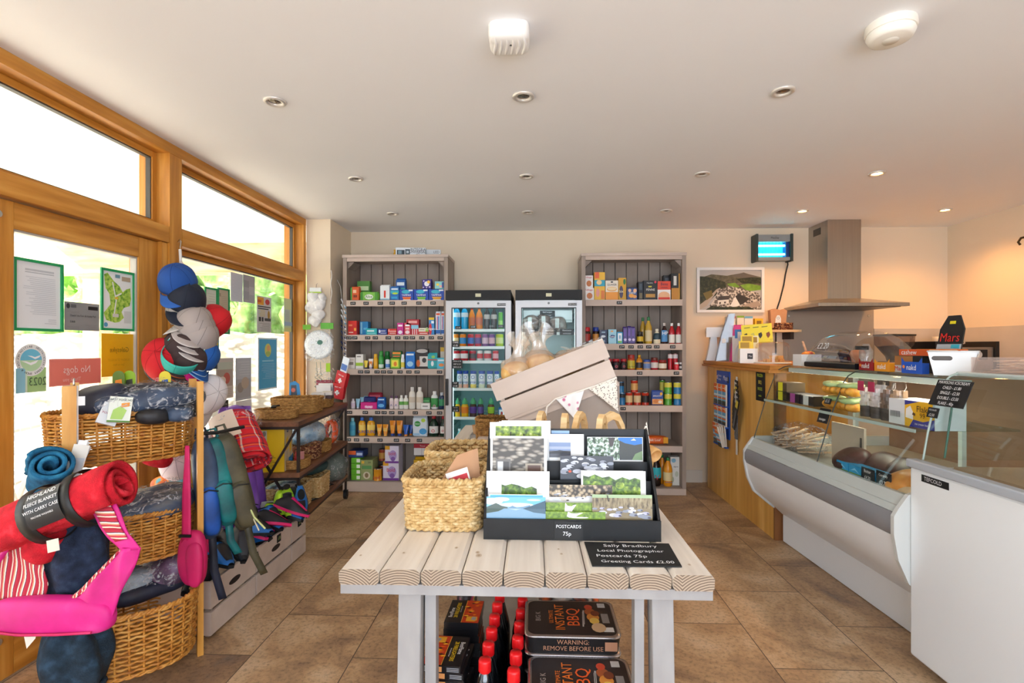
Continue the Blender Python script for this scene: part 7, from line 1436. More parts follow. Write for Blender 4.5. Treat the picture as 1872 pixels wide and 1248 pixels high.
wov('low round basket of coloured boxes on the middle shelf', -.085, .16, .468, .085, .095, .05, 7, HYA, 2.4)
for i, (dx, dy, c) in enumerate(((-.04, -.03, '#3a8fae'), (-.02, .0, '#2f6f9a'), (.01, .02, '#c83a40'), (.035, .04, '#e8a0a0'))):
    tag(MB().box(-.012, -.045, 0, .012, .045, .06, C(c, .5)).build('soap_box', loc=RL(-.085+dx, .16+dy, .485), rot=(R(8), 0, RKA+.3)), ('blue green', 'blue', 'red', 'pink')[i]+' small box standing in the low middle shelf basket', 'box', None)
wov('dark red and cream patterned basket on the middle shelf', -.14, .42, .468, .12, .11, .085, 9, RATTAN, 3)
wov('small basket at the far end of the middle shelf', -.09, .66, .468, .07, .09, .07, 8, HYA, 3)
soft('wetsuit_bag', 'bag of pale blue rubber gear on the middle shelf', 'bag', RL(-.17, .66, .60), (.12, .16, .08), NOISY('pale blue rubber', [(0.3, '#5f86a8'), (0.5, '#a8c4da'), (0.7, '#dce8f0')], (12, 12, 12), 3, .4), (0, 0, RKA), film=True, seed=41)
t = empty('swim_ring_bag', 'clear bag of orange rings at the far end of the middle shelf', 'bag', RL(-.09, .93, .56), RKA)
for k in range(3):
    m = MB(); m.tube([(.075*math.cos(2*PI*i/24)*.5, .03*k-.03+.02*math.sin(2*PI*i/24), .08*math.sin(2*PI*i/24)) for i in range(24)], .014, C('#f05a1a', .4), 8, True); m.build('ring', t)
MB().blob((0, 0, .02), (.075, .085, .115), PLASTIC, 2.4, .25, 12, 26, 16, 3).build('clear_bag', t)
# bottom shelf
for i, (x, y, a, b, h) in enumerate(((-.16, .20, .13, .13, .145), (-.12, .50, .12, .11, .13))):
    t = empty('storage_basket', ('nearer', 'farther')[i]+' square woven basket on the bottom shelf', 'basket', RL(x, y, .204), RKA); weave(t, a, b, 8, h, 14, .0055, 24, SEAGRASS, 1.04, liner=DARKG, rim=.008)
    MB().box(-.03, -b*1.045, h*.66, .03, -b*1.03, h*.80, C('#3a2412', .9)).build('hand_hole', t)
soft('rubber_gear', 'blue and black gear lying in the nearer bottom basket', 'gear', RL(-.16, .20, .335), (.10, .10, .025), NOISY('blue black gear', [(0.4, '#1c222a'), (0.5, '#3f6f8f'), (0.62, '#c9d2d8')], (20, 20, 20), 3, .5), (0, 0, 0), seed=44)
soft('folded_sack', 'dark green folded sack over the bottom shelf baskets', 'sack', RL(-.15, .56, .385), (.14, .16, .045), NOISY('dark green canvas', [(0.3, '#1f3a38'), (0.7, '#34565a')], (7, 7, 7), 3, .6), (0, R(6), 0), seed=45)
soft('grey_bag', 'grey green sack in clear plastic at the far end of the bottom shelf', 'bag', RL(-.09, .88, .295), (.13, .15, .10), NOISY('grey green sack', [(0.3, '#4a5550'), (0.7, '#6f7c76')], (6, 6, 6), 3, .6), (0, R(8), 0), film=True, seed=46)
for i, (y, z) in enumerate(((.18, .201), (.72, .201))): tag(MB().box(-.035, -.02, 0, .035, .02, .003, CHALK).text('£6.50', .018, INK, (0, 0, .004), (0, 0, 0)).build('price_card', loc=RL(.0-.04, y+.18*(1-i)-.0, z), rot=(0, 0, RKA+R(60))), ('nearer', 'farther')[i]+' small black price card lying on the bottom shelf', 'sign')
t = empty('purple_waterproofs', 'long purple waterproof coat hanging behind the rolling shelf', 'coat', (-1.70, 2.86, .12), R(35))
PUR = NOISY('purple nylon', [(0.3, '#5a2f8a'), (0.55, '#7d48b8'), (0.75, '#a87fd8')], (8, 8, 3), 4, .5, .3)
m = MB()
def drape(u, v):
    a = 2*PI*u; q = .05+.075*(1-v)**.8; q *= 1+.20*math.sin(6*a+1.5*v)
    return (q*1.3*math.cos(a), q*.8*math.sin(a), .76*v)
m.surf(drape, 60, 14, PUR); m.build('coat', t); MB().blob((0, 0, .72), (.06, .05, .05), PUR, 2.2, .25, 14, 20, 12, 3).build('hood', t)
tag(MB().box(-.06, -.03, 0, .06, .03, .09, C('#efecea', .5)).poly([(-.06, -.031, .09), (.06, -.031, .09), (.08, -.06, .12), (-.05, -.06, .12)], C('#f4f2f0', .5)).build('open_carton', loc=(-1.52, 2.93, .22), rot=(0, 0, .4)), 'white open card carton behind the swim shoes', 'carton')

# ------------------------------------------------------------------ shoe crates
def crate(label, y0, y1, x0=-1.71, x1=-1.345):
    t = empty('shoe_crate', label, 'crate', ((x0+x1)/2, (y0+y1)/2, 0), 0, None); m = lambda: W(t)
    for z0, z1, q in ((.012, .108, .0), (.124, .235, .0)):
        b = m(); b.box(x1-.014, y0, z0, x1, y1, z1, TAUPEX); b.build('slat', t, bevel=.002)
        b = m(); b.box(x0, y0, z0, x0+.014, y1, z1, TAUPEX); b.build('slat', t, bevel=.002)
        for yy in (y0, y1-.014): b = m(); b.box(x0+.0145, yy+.001, z0, x1-.0145, yy+.0135, z1, TAUPEX); b.build('slat', t, bevel=.002)
    for xx in (x0+.015, x1-.036):
        for yy in (y0+.0145, y1-.036): b = m(); b.box(xx, yy, .0, xx+.02, yy+.02, .225, TAUPE); b.build('corner_post', t)
    b = m(); b.box(x0+.0145, y0+.0145, .012, x1-.0145, y1-.0145, .022, TAUPE); b.build('base', t)
    return t
c1 = crate('nearest painted shoe crate, partly behind the hanging straps', 2.09, 2.435); c2 = crate('middle painted shoe crate with a cut hand hole', 2.445, 2.80); c3 = crate('farthest painted shoe crate beside the rolling shelf', 2.81, 2.985, x0=-1.66)
for c, y in ((c1, 2.26), (c2, 2.63)):
    b = W(c); n = 16; b.poly([(-1.3442, y+.045*math.cos(2*PI*k/n), .172+.014*math.sin(2*PI*k/n)) for k in range(n)], C('#2a1c14', .9)); b.build('hand_hole', c)
for c, y in ((c2, 2.66), (c3, 2.90)):
    b = W(c); b.box(-1.3445, y-.02, .19, -1.3425, y+.02, .23, CHALK); b.text('£8', .024, C('#9fb86a'), (-1.3415, y, .21), RV); b.build('price_label', c)
LIM, BLU, PNK, BK = '#a8d81e', '#1f6fc0', '#e8206f', '#1b1d22'
def shoe(label, at, rot, c1, c2, sole='#16171a'):
    if c2 == PNK: sole = PNK
    """child's water shoe: rubber sole, stretch upper, dark opening, heel loop"""
    t = bpy.data.objects.new('water_shoe', None); COL.objects.link(t); t.location = at; t.rotation_euler = tuple(R(a) for a in rot); tag(t, label, 'shoe', 'water shoes in the crates')
    def W_(s): return .030+.010*math.sin(PI*min(1, s*1.25))+.002*s
    m = MB()
    def up(u, v):
        a = PI*u; h = .028+.050*min(1, max(0, 1-abs(v-.25)*1.6)); y = -.10+.20*v; k = (math.sin(PI*min(.97, max(.03, v))))**.35
        return (W_(1-v)*k*math.cos(a), .10-.20*v, .012+h*k*math.sin(a)**.7)
    m.surf(up, 14, 16, C(c1, .55)); m.build('upper', t)
    m = MB(); m.surf(lambda u, v: tuple(Vector(up(.30+.40*u, .40+.5*v))*1.03+Vector((0, 0, .001))), 8, 8, C(c2, .5)); m.build('toe_panel', t)
    m = MB(); o = [(W_(1-i/16)*math.sin(PI*min(.98, max(.02, i/16)))**.35*1.08, .104-.208*i/16) for i in range(17)]; m.prism(o+[(-x, y) for x, y in reversed(o)], 0, .014, C(sole, .6), 'z'); m.build('sole', t)
    m = MB(); m.poly([(.020*math.cos(2*PI*i/14), .055+.030*math.sin(2*PI*i/14), .086-.010*math.sin(2*PI*i/14)) for i in range(14)], C('#0c0d0f', .9)); m.build('opening', t)
    return t
SH = [((-1.46, 2.90, .30), (25, 10, 40), LIM, '#c4ee3a', 'lime shoe on top of the far crate'), ((-1.41, 2.90, .315), (35, -5, 25), LIM, BK, 'second lime shoe propped beside the first'), ((-1.40, 2.86, .25), (10, 30, 80), BLU, BK, 'blue and black shoe in the far crate'),
 ((-1.385, 2.93, .305), (40, 10, 60), BK, BLU, 'black shoe with blue toe leaning on its heel'), ((-1.375, 2.86, .285), (20, 10, 100), BK, PNK, 'pink shoe at the front of the far crate'), ((-1.36, 2.94, .31), (80, 0, 30), BLU, BK, 'blue shoe standing on its toe at the right end'), ((-1.50, 2.86, .25), (5, 0, 20), BK, LIM, 'black shoe with lime toe at the back of the far crate'),
 ((-1.42, 2.72, 0.270), (15, 12, 60), BLU, BK, 'blue shoe in the middle crate'), ((-1.39, 2.66, 0.275), (12, 25, 120), BK, PNK, 'pink soled shoe lying across the middle crate'), ((-1.48, 2.64, 0.265), (8, -10, 40), BK, BLU, 'black and blue shoe at the left of the middle crate'), ((-1.44, 2.56, 0.265), (10, 20, 75), BK, PNK, 'black shoe with a pink toe in the middle crate'), ((-1.55, 2.72, 0.265), (5, 15, 10), BK, BK, 'plain black shoe at the back of the middle crate'), ((-1.39, 2.55, 0.265), (-10, 12, 60), BLU, BK, 'black shoe near the front of the middle crate'),
 ((-1.44, 2.37, 0.265), (10, 10, 70), BK, BK, 'black shoe in the nearest crate'), ((-1.52, 2.33, 0.265), (15, -15, 30), BK, PNK, 'black shoe with pink toe in the nearest crate'), ((-1.40, 2.24, 0.255), (0, 10, 55), BLU, BK, 'black shoe with blue toe behind the straps'), ((-1.47, 2.20, 0.250), (0, 10, 100), BK, BLU, 'plain black shoe at the near end of the nearest crate'), ((-1.40, 2.38, .27), (30, 15, 50), BK, '#3a3d45', 'black shoe piled highest in the nearest crate')]
SO = [shoe(l, at, rot, a, b) for at, rot, a, b, l in SH]
for i, (y, z) in enumerate(((2.15, .215), (2.28, .215), (2.40, .215), (2.50, .215), (2.60, .215), (2.68, .215), (2.75, .215), (2.30, .25))): dup(SO[(13, 9, 16, 11, 7, 12, 10, 14)[i]], (-1.43-.08*(i % 2), y, z), (.2, .3*(-1)**i, 1.1*i), 'dark water shoe half buried in the heap in the crates')

# ------------------------------------------------------------------ goods hanging on the pillar
t = empty('sponge_strip', 'strip of white sponges in clear film hanging on the pillar', 'sponges', (-1.79, 4.16, 1.38))
MB().tube([(0, .03, .37), (.005, .0, .36), (.0, .0, .30)], .003, CHROME, 6).build('hook', t)
SPG = NOISY('white net sponge', [(0.3, '#d9d6d2'), (0.7, '#fbfaf8')], (30, 30, 30), 4, .8, .5)
for i, (x, z, r) in enumerate(((-.02, .25, .05), (.03, .20, .055), (-.03, .17, .06), (.02, .11, .05), (-.01, .06, .05), (.05, .25, .035))): MB().blob((x, 0, z), (r, .035, r), SPG, 2, .3, 30, 18, 12, i).build('sponge', t)
MB().box(-.045, -.02, .285, .05, .0, .33, C('#e9edea', .5)).box(-.05, -.022, .285, .055, -.0205, .296, C('#a9c83a', .5)).build('header_card', t)
t = empty('plate_pack', 'clear pack of white paper plates hanging on the pillar', 'plates', (-1.76, 4.16, 1.24))
m = MB(); m.M = Matrix.Rotation(R(90), 4, 'X'); m.lathe([(0, 0), (.085, .0), (.118, .012), (.120, .014), (.088, .006), (0, .006)], C('#eceff0', .5), 32); m.build('plate', t)
m = MB(); m.blob((0, -.015, -.01), (.128, .02, .135), PLASTIC, 3, .12, 14, 26, 16, 2); m.build('clear_bag', t); MB().poly([(.018+.024*math.cos(2*PI*i/14), -.036, .02+.02*math.sin(2*PI*i/14)) for i in range(14)], C('#3f6f62', .5)).build('sticker', t)
MB().box(-.13, -.024, .125, -.065, -.018, .165, C('#6fb52e', .5)).box(.02, -.024, .13, .125, -.018, .18, C('#5fae3a', .5)).build('header_card', t)
t = empty('tent_peg_pack', 'pack of spiral metal pegs hanging below the paper plates', 'pegs', (-1.765, 4.17, .86))
for x in (-.02, .012): MB().tube([(x, -.01, .24)]+[(x+.014*math.sin(k*1.3), -.01+.010*math.cos(k*1.3), .14-.008*k) for k in range(18)], .0028, C('#8a9088', .3, .8), 6).build('peg', t)
t = empty('towel_pack', 'maroon cloth in a clear hanging pack by the pillar corner', 'pack', (-1.70, 4.14, .80))
MB().box(-.07, -.02, 0, .06, .02, .15, C('#8f1f38', .6)).build('cloth', t, bevel=.01); MB().box(-.075, -.026, -.005, .065, .026, .25, PLASTIC).build('clear_bag', t); MB().box(.015, -.03, .22, .05, -.027, .29, C('#a8d42e', .5)).build('header_card', t)
t = empty('pen_strip', 'hanging strip of blue and white pens on the pillar side', 'clip strip', (-1.615, 4.30, 1.14))
MB().tube([(-.07, .05, .66), (-.03, .02, .60), (0, 0, .40), (.0, 0, .0)], .003, C('#d6d2cc', .5), 6).build('strip', t)
for k in range(10):
    z = .44-.045*k; MB().cyl((-.012, -.01, z+.05), (.030, -.03, z-.02), .006, C('#dfe4ea' if k < 4 else '#27345f', .4), n=8).cyl((.030, -.03, z-.02), (.036, -.033, z-.032), .006, C('#6f9fc0' if k < 4 else '#e9e9ee', .4), n=8).build('pen', t)
t = empty('rope_hank', 'pale rope hanging at the pillar corner above the pens', 'rope', (-1.675, 4.195, 1.60))
MB().tube([(.004*math.sin(k*.9), -.004*math.cos(k*.9), .26-.02*k) for k in range(15)], .005, C('#e4ddd2', .8), 6).build('rope', t)
for i, (x, z, rz) in enumerate(((-1.575, .90, -25), (-1.60, .80, -10))):
    t = bpy.data.objects.new('first_aid_pouch', None); COL.objects.link(t); t.location = (x, 4.14, z); t.rotation_euler = (0, R(18-8*i), R(rz)); tag(t, ('upper', 'lower')[i]+' red first aid pouch hanging by the left shelving unit', 'first aid kit')
    MB().box(-.055, -.022, 0, .055, .022, .125, C('#c4121e', .6)).build('pouch', t, bevel=.012); m = MB(); m.box(-.008, -.0245, .03, .008, -.023, .07, INK).box(-.02, -.0245, .042, .02, -.023, .058, INK).text('FIRST AID', .014, INK, (0, -.0245, .095)); m.build('print', t)
    if i == 0: MB().box(-.035, -.012, .125, .035, -.004, .25, C('#dfe6ee', .4)).box(-.03, -.014, .14, .03, -.0125, .19, C('#2a5fb0', .4)).build('leaflet', t)

# ------------------------------------------------------------------ wooden counter
PINEV = NOISY('varnished pine boards', [(0.25, '#c98a3c'), (0.5, '#e0a852'), (0.7, '#f0c070'), (0.85, '#f6cd84')], (14, 14, 1.2), 5, .42, .04)
PINET = NOISY('varnished pine top', [(0.25, '#a8641e'), (0.5, '#c07c2e'), (0.75, '#d0903e')], (20, 3, 20), 5, .4)
ct = empty('wooden_counter', 'tall varnished pine counter with map rack on its side', 'counter', (1.85, 3.95, 0))
m = W(ct); m.box(1.53, 3.315, 0, 1.60, 4.55, 1.055, PINEV).box(1.60, 3.62, 0, 2.17, 4.55, 1.055, PINEV); m.build('body', ct)
m = W(ct); m.box(1.49, 3.30, 1.056, 1.625, 4.58, 1.076, PINET).box(1.50, 3.305, 1.0765, 1.63, 4.58, 1.105, PINET).box(1.63, 3.60, 1.056, 2.2, 4.58, 1.105, PINET); m.build('top', ct, bevel=.004)
m = W(ct); m.box(1.527, 3.300, 0, 1.60, 3.3145, 1.055, NOISY('pine with painted shade', [(0.3, '#7a4a22'), (0.7, '#9a6230')], (20, 20, 2), 4, .5)); m.build('shaded_end_face', ct)  # end face of the counter, its shade painted as a darker pine
def LV(y): return y
# map rack hung on the counter's side: faces -x
MR = Matrix(((0, 0, -1, 0), (-1, 0, 0, 0), (0, 1, 0, 0), (0, 0, 0, 1)))       # text on a face that looks towards -x
mr = empty('map_rack', 'blue wall rack of folded maps on the counter side', 'map rack', (1.525, 4.16, .44))
m = W(mr); m.box(1.519, 4.03, .50, 1.529, 4.30, 1.03, C('#1f4fb0', .4)); m.build('back_panel', mr, bevel=.002)
m = W(mr); m.text('Maps', .055, INK, (1.5165, 4.10, .975), MR, sx=.85).text('Ordnance', .026, INK, (1.5165, 4.225, .99), MR, sx=.8).text('Survey', .026, INK, (1.5165, 4.225, .962), MR, sx=.8); m.poly([(1.5175, 4.28+.014*math.cos(2*PI*k/12), .975+.016*math.sin(2*PI*k/12)) for k in range(12)], C('#e0e4f0', .4)).poly([(1.5170, 4.28+.007*math.cos(2*PI*k/12), .975+.008*math.sin(2*PI*k/12)) for k in range(12)], C('#c83a5a', .4)).quad((1.5172, 4.032, .94), (1.5172, 4.062, .94), (1.5172, 4.062, .99), (1.5172, 4.032, .99), C('#16283a', .4)); m.build('lettering', mr)
def omap(y, z, col, label, lean=0, grp='folded maps in the rack'):
    m = MB(); w_, h_ = .078, .165
    m.box(-.012, -w_/2, 0, 0, w_/2, h_, C('#e6e2d8', .5))
    x = -.0124
    def q(a, b, c, d, mt, k=0): m.quad((x-.0003*k, a, b), (x-.0003*k, a, d), (x-.0003*k, c, d), (x-.0003*k, c, b), C(mt, .4))
    q(-w_/2, 0, w_/2, h_, '#6fb4dc'); q(-w_/2, h_*.66, w_/2, h_, '#ee6a1e', 1); q(-w_/2, h_*.72, -w_/2+.02, h_*.98, '#f0b42a', 2); q(-w_/2+.004, h_*.75, -w_/2+.016, h_*.9, '#f6e9d0', 3)
    q(-w_/2, 0, w_/2, h_*.22, col, 1); q(-w_/2, h_*.30, w_/2, h_*.38, '#e8742a', 1); q(-w_/2, h_*.42, w_/2, h_*.5, '#dfe8ee', 1); q(-.02, h_*.80, .03, h_*.84, '#f8d9c0', 2)
    m.poly([(x-.001, -.03, h_*.05), (x-.001, .0, h_*.18), (x-.001, .03, h_*.06)], C('#4a4436', .4))
    return tag(m.build('folded_map', loc=(1.508, y, z), rot=(0, R(-lean), 0)), label, 'map', grp)
for r, z in enumerate((.762, .60, .445)):
    for c_, y in enumerate((4.255, 4.165, 4.078)):
        omap(y, z, ('#3f5a2c', '#6a5a3a', '#2f3a30')[r], 'orange and blue folded map, %s row, %s column' % (('top', 'middle', 'bottom')[r], ('left', 'middle', 'right')[c_]), 0 if r < 2 else 5)
        m = W(mr); m.box(1.492, y-.042, z-.012, 1.5185, y+.042, z-.002, C('#2a5fc0', .4)).box(1.490, y-.042, z-.012, 1.4935, y+.042, z+.03, GLASS('clear pocket', '#eaf2ff', .05)); m.build('pocket', mr)
    if r == 2:
        for k in range(3): omap(4.078-.012*k-.012, z+.004, '#2f3a30', 'extra folded map fanned in front of the bottom right pocket', 8+3*k).location.x = 1.492-.012*k
t = empty('torch_strip', 'white clip strip of black packs on the counter side', 'clip strip', (1.52, 3.88, .42))
MB().box(-.004, -.012, 0, 0, .012, .58, C('#e6e6e2', .4)).box(-.010, -.025, .50, -.005, .025, .55, C('#efefec', .4)).build('strip', t)
for k in range(5):
    m = MB(); m.M = Matrix.Translation((-.016-.006*k, -.015*k+.02, .20+.03*(4-k))) @ Matrix.Rotation(R(12+2*k), 4, 'X'); m.box(-.004, -.022, 0, .004, .022, .24, C('#1a1b1e', .35)).box(-.0045, -.020, .17, -.0041, .020, .225, C(('#d8d4c4', '#e0c23a', '#cfcfcf', '#b9b9b9', '#d8c040')[k], .4)).box(-.0045, -.010, .02, -.0041, .010, .15, C('#6a6c70', .4)); m.build('pack', t)
m = MB(); m.box(-.02, -.05, .12, -.012, -.005, .30, C('#55585c', .3)).box(-.021, -.06, .13, -.0195, .0, .33, PLASTIC); m.build('cable_pack', t)
cb_ = W(ct); o = MB(); o.box(-.004, -.065, 0, 0, .065, .20, CHALK); YL = C('#c8d83a', .7)
for i, s in enumerate(('FROZEN', 'BBQ', 'PACKS', 'available')): o.text(s, (.030, .034, .030, .018)[i], YL if i != 1 else C('#f0d84a', .7), (-.0055, 0, .17-.045*i), MR, sx=.75)
tag(o.build('chalk_sign', loc=(1.528, 3.50, .86)), 'small black sign with yellow chalk writing on the counter side', 'sign')

# ------------------------------------------------------------------ things standing on the wooden counter
CZ = 1.1055
t = empty('till_printer', 'white curved till printer at the left end of the counter', 'printer', (1.55, 4.49, CZ), R(-12))
WP = C('#e6e8ea', .35)
m = MB(); m.prism([(-.055, 0), (.06, 0), (.055, .05), (.035, .13), (.03, .20), (-.02, .20), (-.03, .12)], -.05, .05, WP); m.build('stand', t, bevel=.010, seg=3)
m = MB(); m.box(-.055, -.06, .20, .075, .06, .285, WP); m.build('head', t, bevel=.022, seg=4)
t = empty('leaflet_dispenser', 'tall slanted grey acrylic leaflet stand on the counter', 'leaflet stand', (1.555, 4.28, CZ), R(-15))
ACG = GLASS('grey acrylic', '#d6d9dd', .10, .05, .28, '#aeb2b8')
MB().prism([(-.045, 0), (.055, 0), (.10, .39), (.055, .39), (.0, .22)], -.008, .008, ACG).build('front', t); MB().prism([(-.045, 0), (.055, 0), (.10, .39), (.055, .39), (.0, .22)], .10, .116, ACG).build('back', t)
MB().box(-.04, .01, .002, .055, .098, .02, C('#b9bec6', .4)).build('base', t); MB().box(.0, -.0095, .15, .028, -.0082, .185, C('#f2f2f2', .5)).build('price_label', t)
for k, (c, h) in enumerate((('#e0308a', .30), ('#e8489a', .29), ('#3f86d0', .26), ('#d8dce2', .24), ('#f0f0f2', .22))):
    tag(MB().box(-.05, -.003, 0, .05, .003, h, C('#e6e6ea' if k else c, .5)).box(-.05, -.0036, h*.72, .05, -.0031, h, C(c, .5)).build('leaflet', loc=(1.655+.012*k, 4.24-.025*k, CZ+.001), rot=(R(-8), 0, R(-20))), ('pink topped leaflet at the back', 'second pink topped leaflet', 'blue topped leaflet', 'pale grey leaflet', 'white leaflet at the front')[k]+' of the counter leaflet fan', 'leaflet')
t = empty('card_machine_stand', 'curved grey stand panel in front of the leaflets', 'stand', (1.60, 4.0, CZ), R(-20))
MB().prism([(-.06, 0), (.07, 0), (.10, .23), (.06, .24), (.0, .18), (-.04, .10)], -.008, .008, C('#a9b0b6', .35)).build('side_panel', t, bevel=.003)
t = empty('leaflet_box', 'white leaflet box of yellow cards on the counter', 'leaflet stand', (1.57, 3.80, CZ), R(-14))
m = MB(); m.box(-.062, -.05, 0, .055, .05, .105, C('#f2f2ee', .4)); m.build('box', t, bevel=.003); MB().box(-.014, -.0525, .03, .022, -.0505, .07, C('#2a2a2c')).text('75p', .016, INK, (.004, -.054, .05)).build('price_label', t)
YP = C('#eee03a', .5)
for k, (x, z, w_, h_, c) in enumerate(((-.03, .10, .08, .06, '#eac82a'), (.0, .155, .085, .05, '#f0d83a'), (.055, .15, .09, .05, '#f2ecc0'))):
    tag(MB().box(-w_/2, -.002, 0, w_/2, .002, h_+.07, C(c, .5)).box(-w_/2+.01, -.0026, h_+.02, w_/2-.01, -.0021, h_+.06, C('#a8861a', .5)).build('info_card', loc=(1.57+x*.8, 3.80+.02*k, CZ+z-.07), rot=(R(-6), 0, R(-14))), ('lower left yellow card in the white box', 'upper yellow card in the white box', 'cream card at the right of the white box')[k], 'card')
m = MB(); m.box(-.105, -.002, 0, .105, .002, .145, YP)
for i, (x, c) in enumerate(((-.078, '#2a2a22'), (-.03, '#c9c25a'), (.022, '#2a2a22'), (.075, '#8a4a2a'))): m.poly([(x+.014*math.cos(2*PI*k/7), -.0026, .06+.028*math.sin(2*PI*k/7)*(1 if k % 2 else .6)) for k in range(7)], C(c, .5))
for i in range(3): m.quad((-.085+.06*i, -.0026, .118), (-.045+.06*i, -.0026, .120), (-.045+.06*i, -.0026, .126), (-.085+.06*i, -.0026, .124), C('#7a7430', .5))
t = tag(m.build('yellow_notice', loc=(1.69, 3.92, CZ+.145), rot=(R(-8), R(-4), R(-18))), 'yellow notice with black figures standing above the leaflet box', 'notice')
MB().box(-.01, .003, -.145, .01, .012, .05, GLASS('clear stand', '#ffffff', .08)).build('stand', t)
def cake_dome(label, at, r, h):
    t = empty('cake_dome', label, 'cake dome', at)
    MB().lathe([(r*1.05, 0), (r*1.08, .006), (r*1.0, .010), (0, .010)], C('#e4e2de', .3), 40).build('plate', t)
    m = MB(); m.lathe([(r*.97, .0105), (r*.97, h*.72), (r*.90, h*.90), (r*.72, h*.98), (r*.2, h), (.0, h)], CLEAR, 40); m.build('lid', t)
    MB().lathe([(.010, h), (.016, h+.012), (.010, h+.02), (0, h+.021)], CLEAR, 16).build('knob', t); return t
cake_dome('clear round cake dome over pastries on the counter', (1.705, 3.72, CZ), .115, .155)
for i, (x, y, c) in enumerate(((1.675, 3.68, '#d88a3a'), (1.735, 3.72, '#c8742a'), (1.71, 3.67, '#e0a050'))): tag(MB().box(-.04, -.03, 0, .04, .03, .022, NOISY('flapjack '+c, [(0.3, c), (0.7, '#e8b870')], (60, 60, 60), 3, .7)).build('flapjack', loc=(x, y, CZ+.0105+(.023 if i == 2 else 0)), rot=(0, 0, R(20*i))), ('left', 'right', 'topmost')[i]+' flapjack slice under the round cake dome', 'cake')
t = empty('snack_tub', 'small white open tub with orange wrappers beside the cake dome', 'tub', (1.69, 3.23, 1.1065)); MB().box(-.06, -.05, 0, .06, -.045, .07, WHITE).box(-.06, .045, 0, .06, .05, .07, WHITE).box(-.06, -.045, 0, -.055, .045, .07, WHITE).box(.055, -.045, 0, .06, .045, .07, C('#b9b2a8', .5)).box(-.055, -.045, 0, .055, .045, .004, WHITE).build('tub', t)
for i, c in enumerate(('#e8862a', '#d83a2a', '#e8b03a')): tag(MB().blob((0, 0, 0), (.025, .02, .016), C(c, .4), 2, .3, 40, 14, 10, i).build('sweet', loc=(1.675+.018*i, 3.21+.01*i, 1.178)), ('orange', 'red', 'amber')[i]+' wrapped sweet in the small white tub', 'sweet')

# ------------------------------------------------------------------ on the back wall: picture, fly zapper, hood, shelf
pc = empty('framed_picture', 'white framed aerial photo of a farm on the back wall', 'picture', (1.776, 4.69, 1.74))
m = W(pc); fw = .024
m.box(1.478, 4.675, 1.533, 2.074, 4.698, 1.557, WHITE).box(1.478, 4.675, 1.914, 2.074, 4.698, 1.938, WHITE).box(1.478, 4.675, 1.557, 1.502, 4.698, 1.914, WHITE).box(2.05, 4.675, 1.557, 2.074, 4.698, 1.914, WHITE); m.build('frame', pc, bevel=.003)
m = W(pc); X0, Z0, PWD, PH = 1.502, 1.557, .548, .357; kk = [0]
m.box(X0, 4.69, Z0, X0+PWD, 4.695, Z0+PH, C('#b9b6b2', .3))
def pp(pts, mt):
    kk[0] += 1; m.poly([(X0+u*PWD, 4.6895-.00025*kk[0], Z0+v*PH) for u, v in pts], C(mt, .3) if isinstance(mt, str) else mt)
DKT = NOISY('photo dark trees', [(0.3, '#1a1f12'), (0.55, '#343a20'), (0.75, '#5f5a34')], (45, 45, 45), 5, .35); HEATH = NOISY('photo moor', [(0.3, '#4a4634'), (0.6, '#6f6850'), (0.8, '#8a8070')], (30, 30, 50), 4, .35); FIELD = NOISY('photo field', [(0.3, '#5f8a22'), (0.7, '#86b03a')], (20, 20, 20), 3, .35); ROOFS = CELLS('photo rooftops', [(0, '#8a8078'), (.4, '#4a4038'), (.7, '#d8d0c4')], 55, .35)
pp([(0, .8), (.2, .9), (.45, .86), (.7, .93), (.85, .88), (1, .82), (1, .5), (0, .5)], HEATH); pp([(.5, .84), (.62, .9), (.72, .94), (.8, .9), (.95, .84), (.8, .8)], '#6a6258'); pp([(0, .85), (.12, .84), (.3, .76), (.42, .7), (.45, .5), (.25, .35), (.1, .1), (0, 0)], DKT); pp([(.6, .78), (.85, .82), (1, .80), (1, .66), (.7, .66)], DKT)
pp([(.66, .62), (.8, .66), (1, .60), (1, .5), (.78, .46)], FIELD); pp([(.45, .66), (.58, .68), (.66, .58), (.52, .54)], FIELD); pp([(0, 0), (.12, .1), (.28, .45), (.34, .5), (.34, .56), (.28, .52), (.1, .24), (0, .12)], '#b9aa98'); pp([(.3, .5), (.5, .6), (.95, .42), (1, .3), (1, 0), (.12, 0), (.26, .3)], ROOFS)
pp([(.06, .42), (.2, .5), (.22, .36), (.12, .24)], '#7a6a34'); pp([(.3, .12), (.48, .16), (.48, .26), (.3, .24)], '#e6e2da'); pp([(.28, .24), (.48, .26), (.50, .36), (.32, .34)], '#4a4440'); pp([(.50, .10), (.56, .06), (.66, .12), (.62, .32), (.58, .34)], '#efece6'); pp([(.58, .34), (.64, .40), (.82, .28), (.70, .14), (.66, .12)], '#3a3430'); pp([(.66, .10), (.95, .22), (1, .12), (.9, .05)], '#a8988a'); pp([(.1, 0), (.9, 0), (.8, .08), (.4, .07), (.2, .1)], DKT); pp([(.32, .14), (.35, .15), (.35, .2), (.32, .19)], '#5a5048'); pp([(.40, .16), (.43, .165), (.43, .21), (.40, .205)], '#5a5048'); m.build('photo', pc)
z = empty('fly_zapper', 'grey electric fly killer glowing turquoise on the back wall', 'fly killer', (2.125, 4.66, 2.09))
GZ = C('#8f9496', .4, .2)
m = W(z); m.box(1.985, 4.60, 2.150, 2.262, 4.695, 2.212, GZ).box(1.985, 4.60, 1.985, 2.262, 4.695, 2.014, GZ); m.build('housing', z, bevel=.010, seg=3)
for x in (1.962, 2.263): m = W(z); m.box(x, 4.59, 1.975, x+.022, 4.697, 2.218, C('#2f3a36', .5)); m.build('end_cap', z, bevel=.009, seg=3)
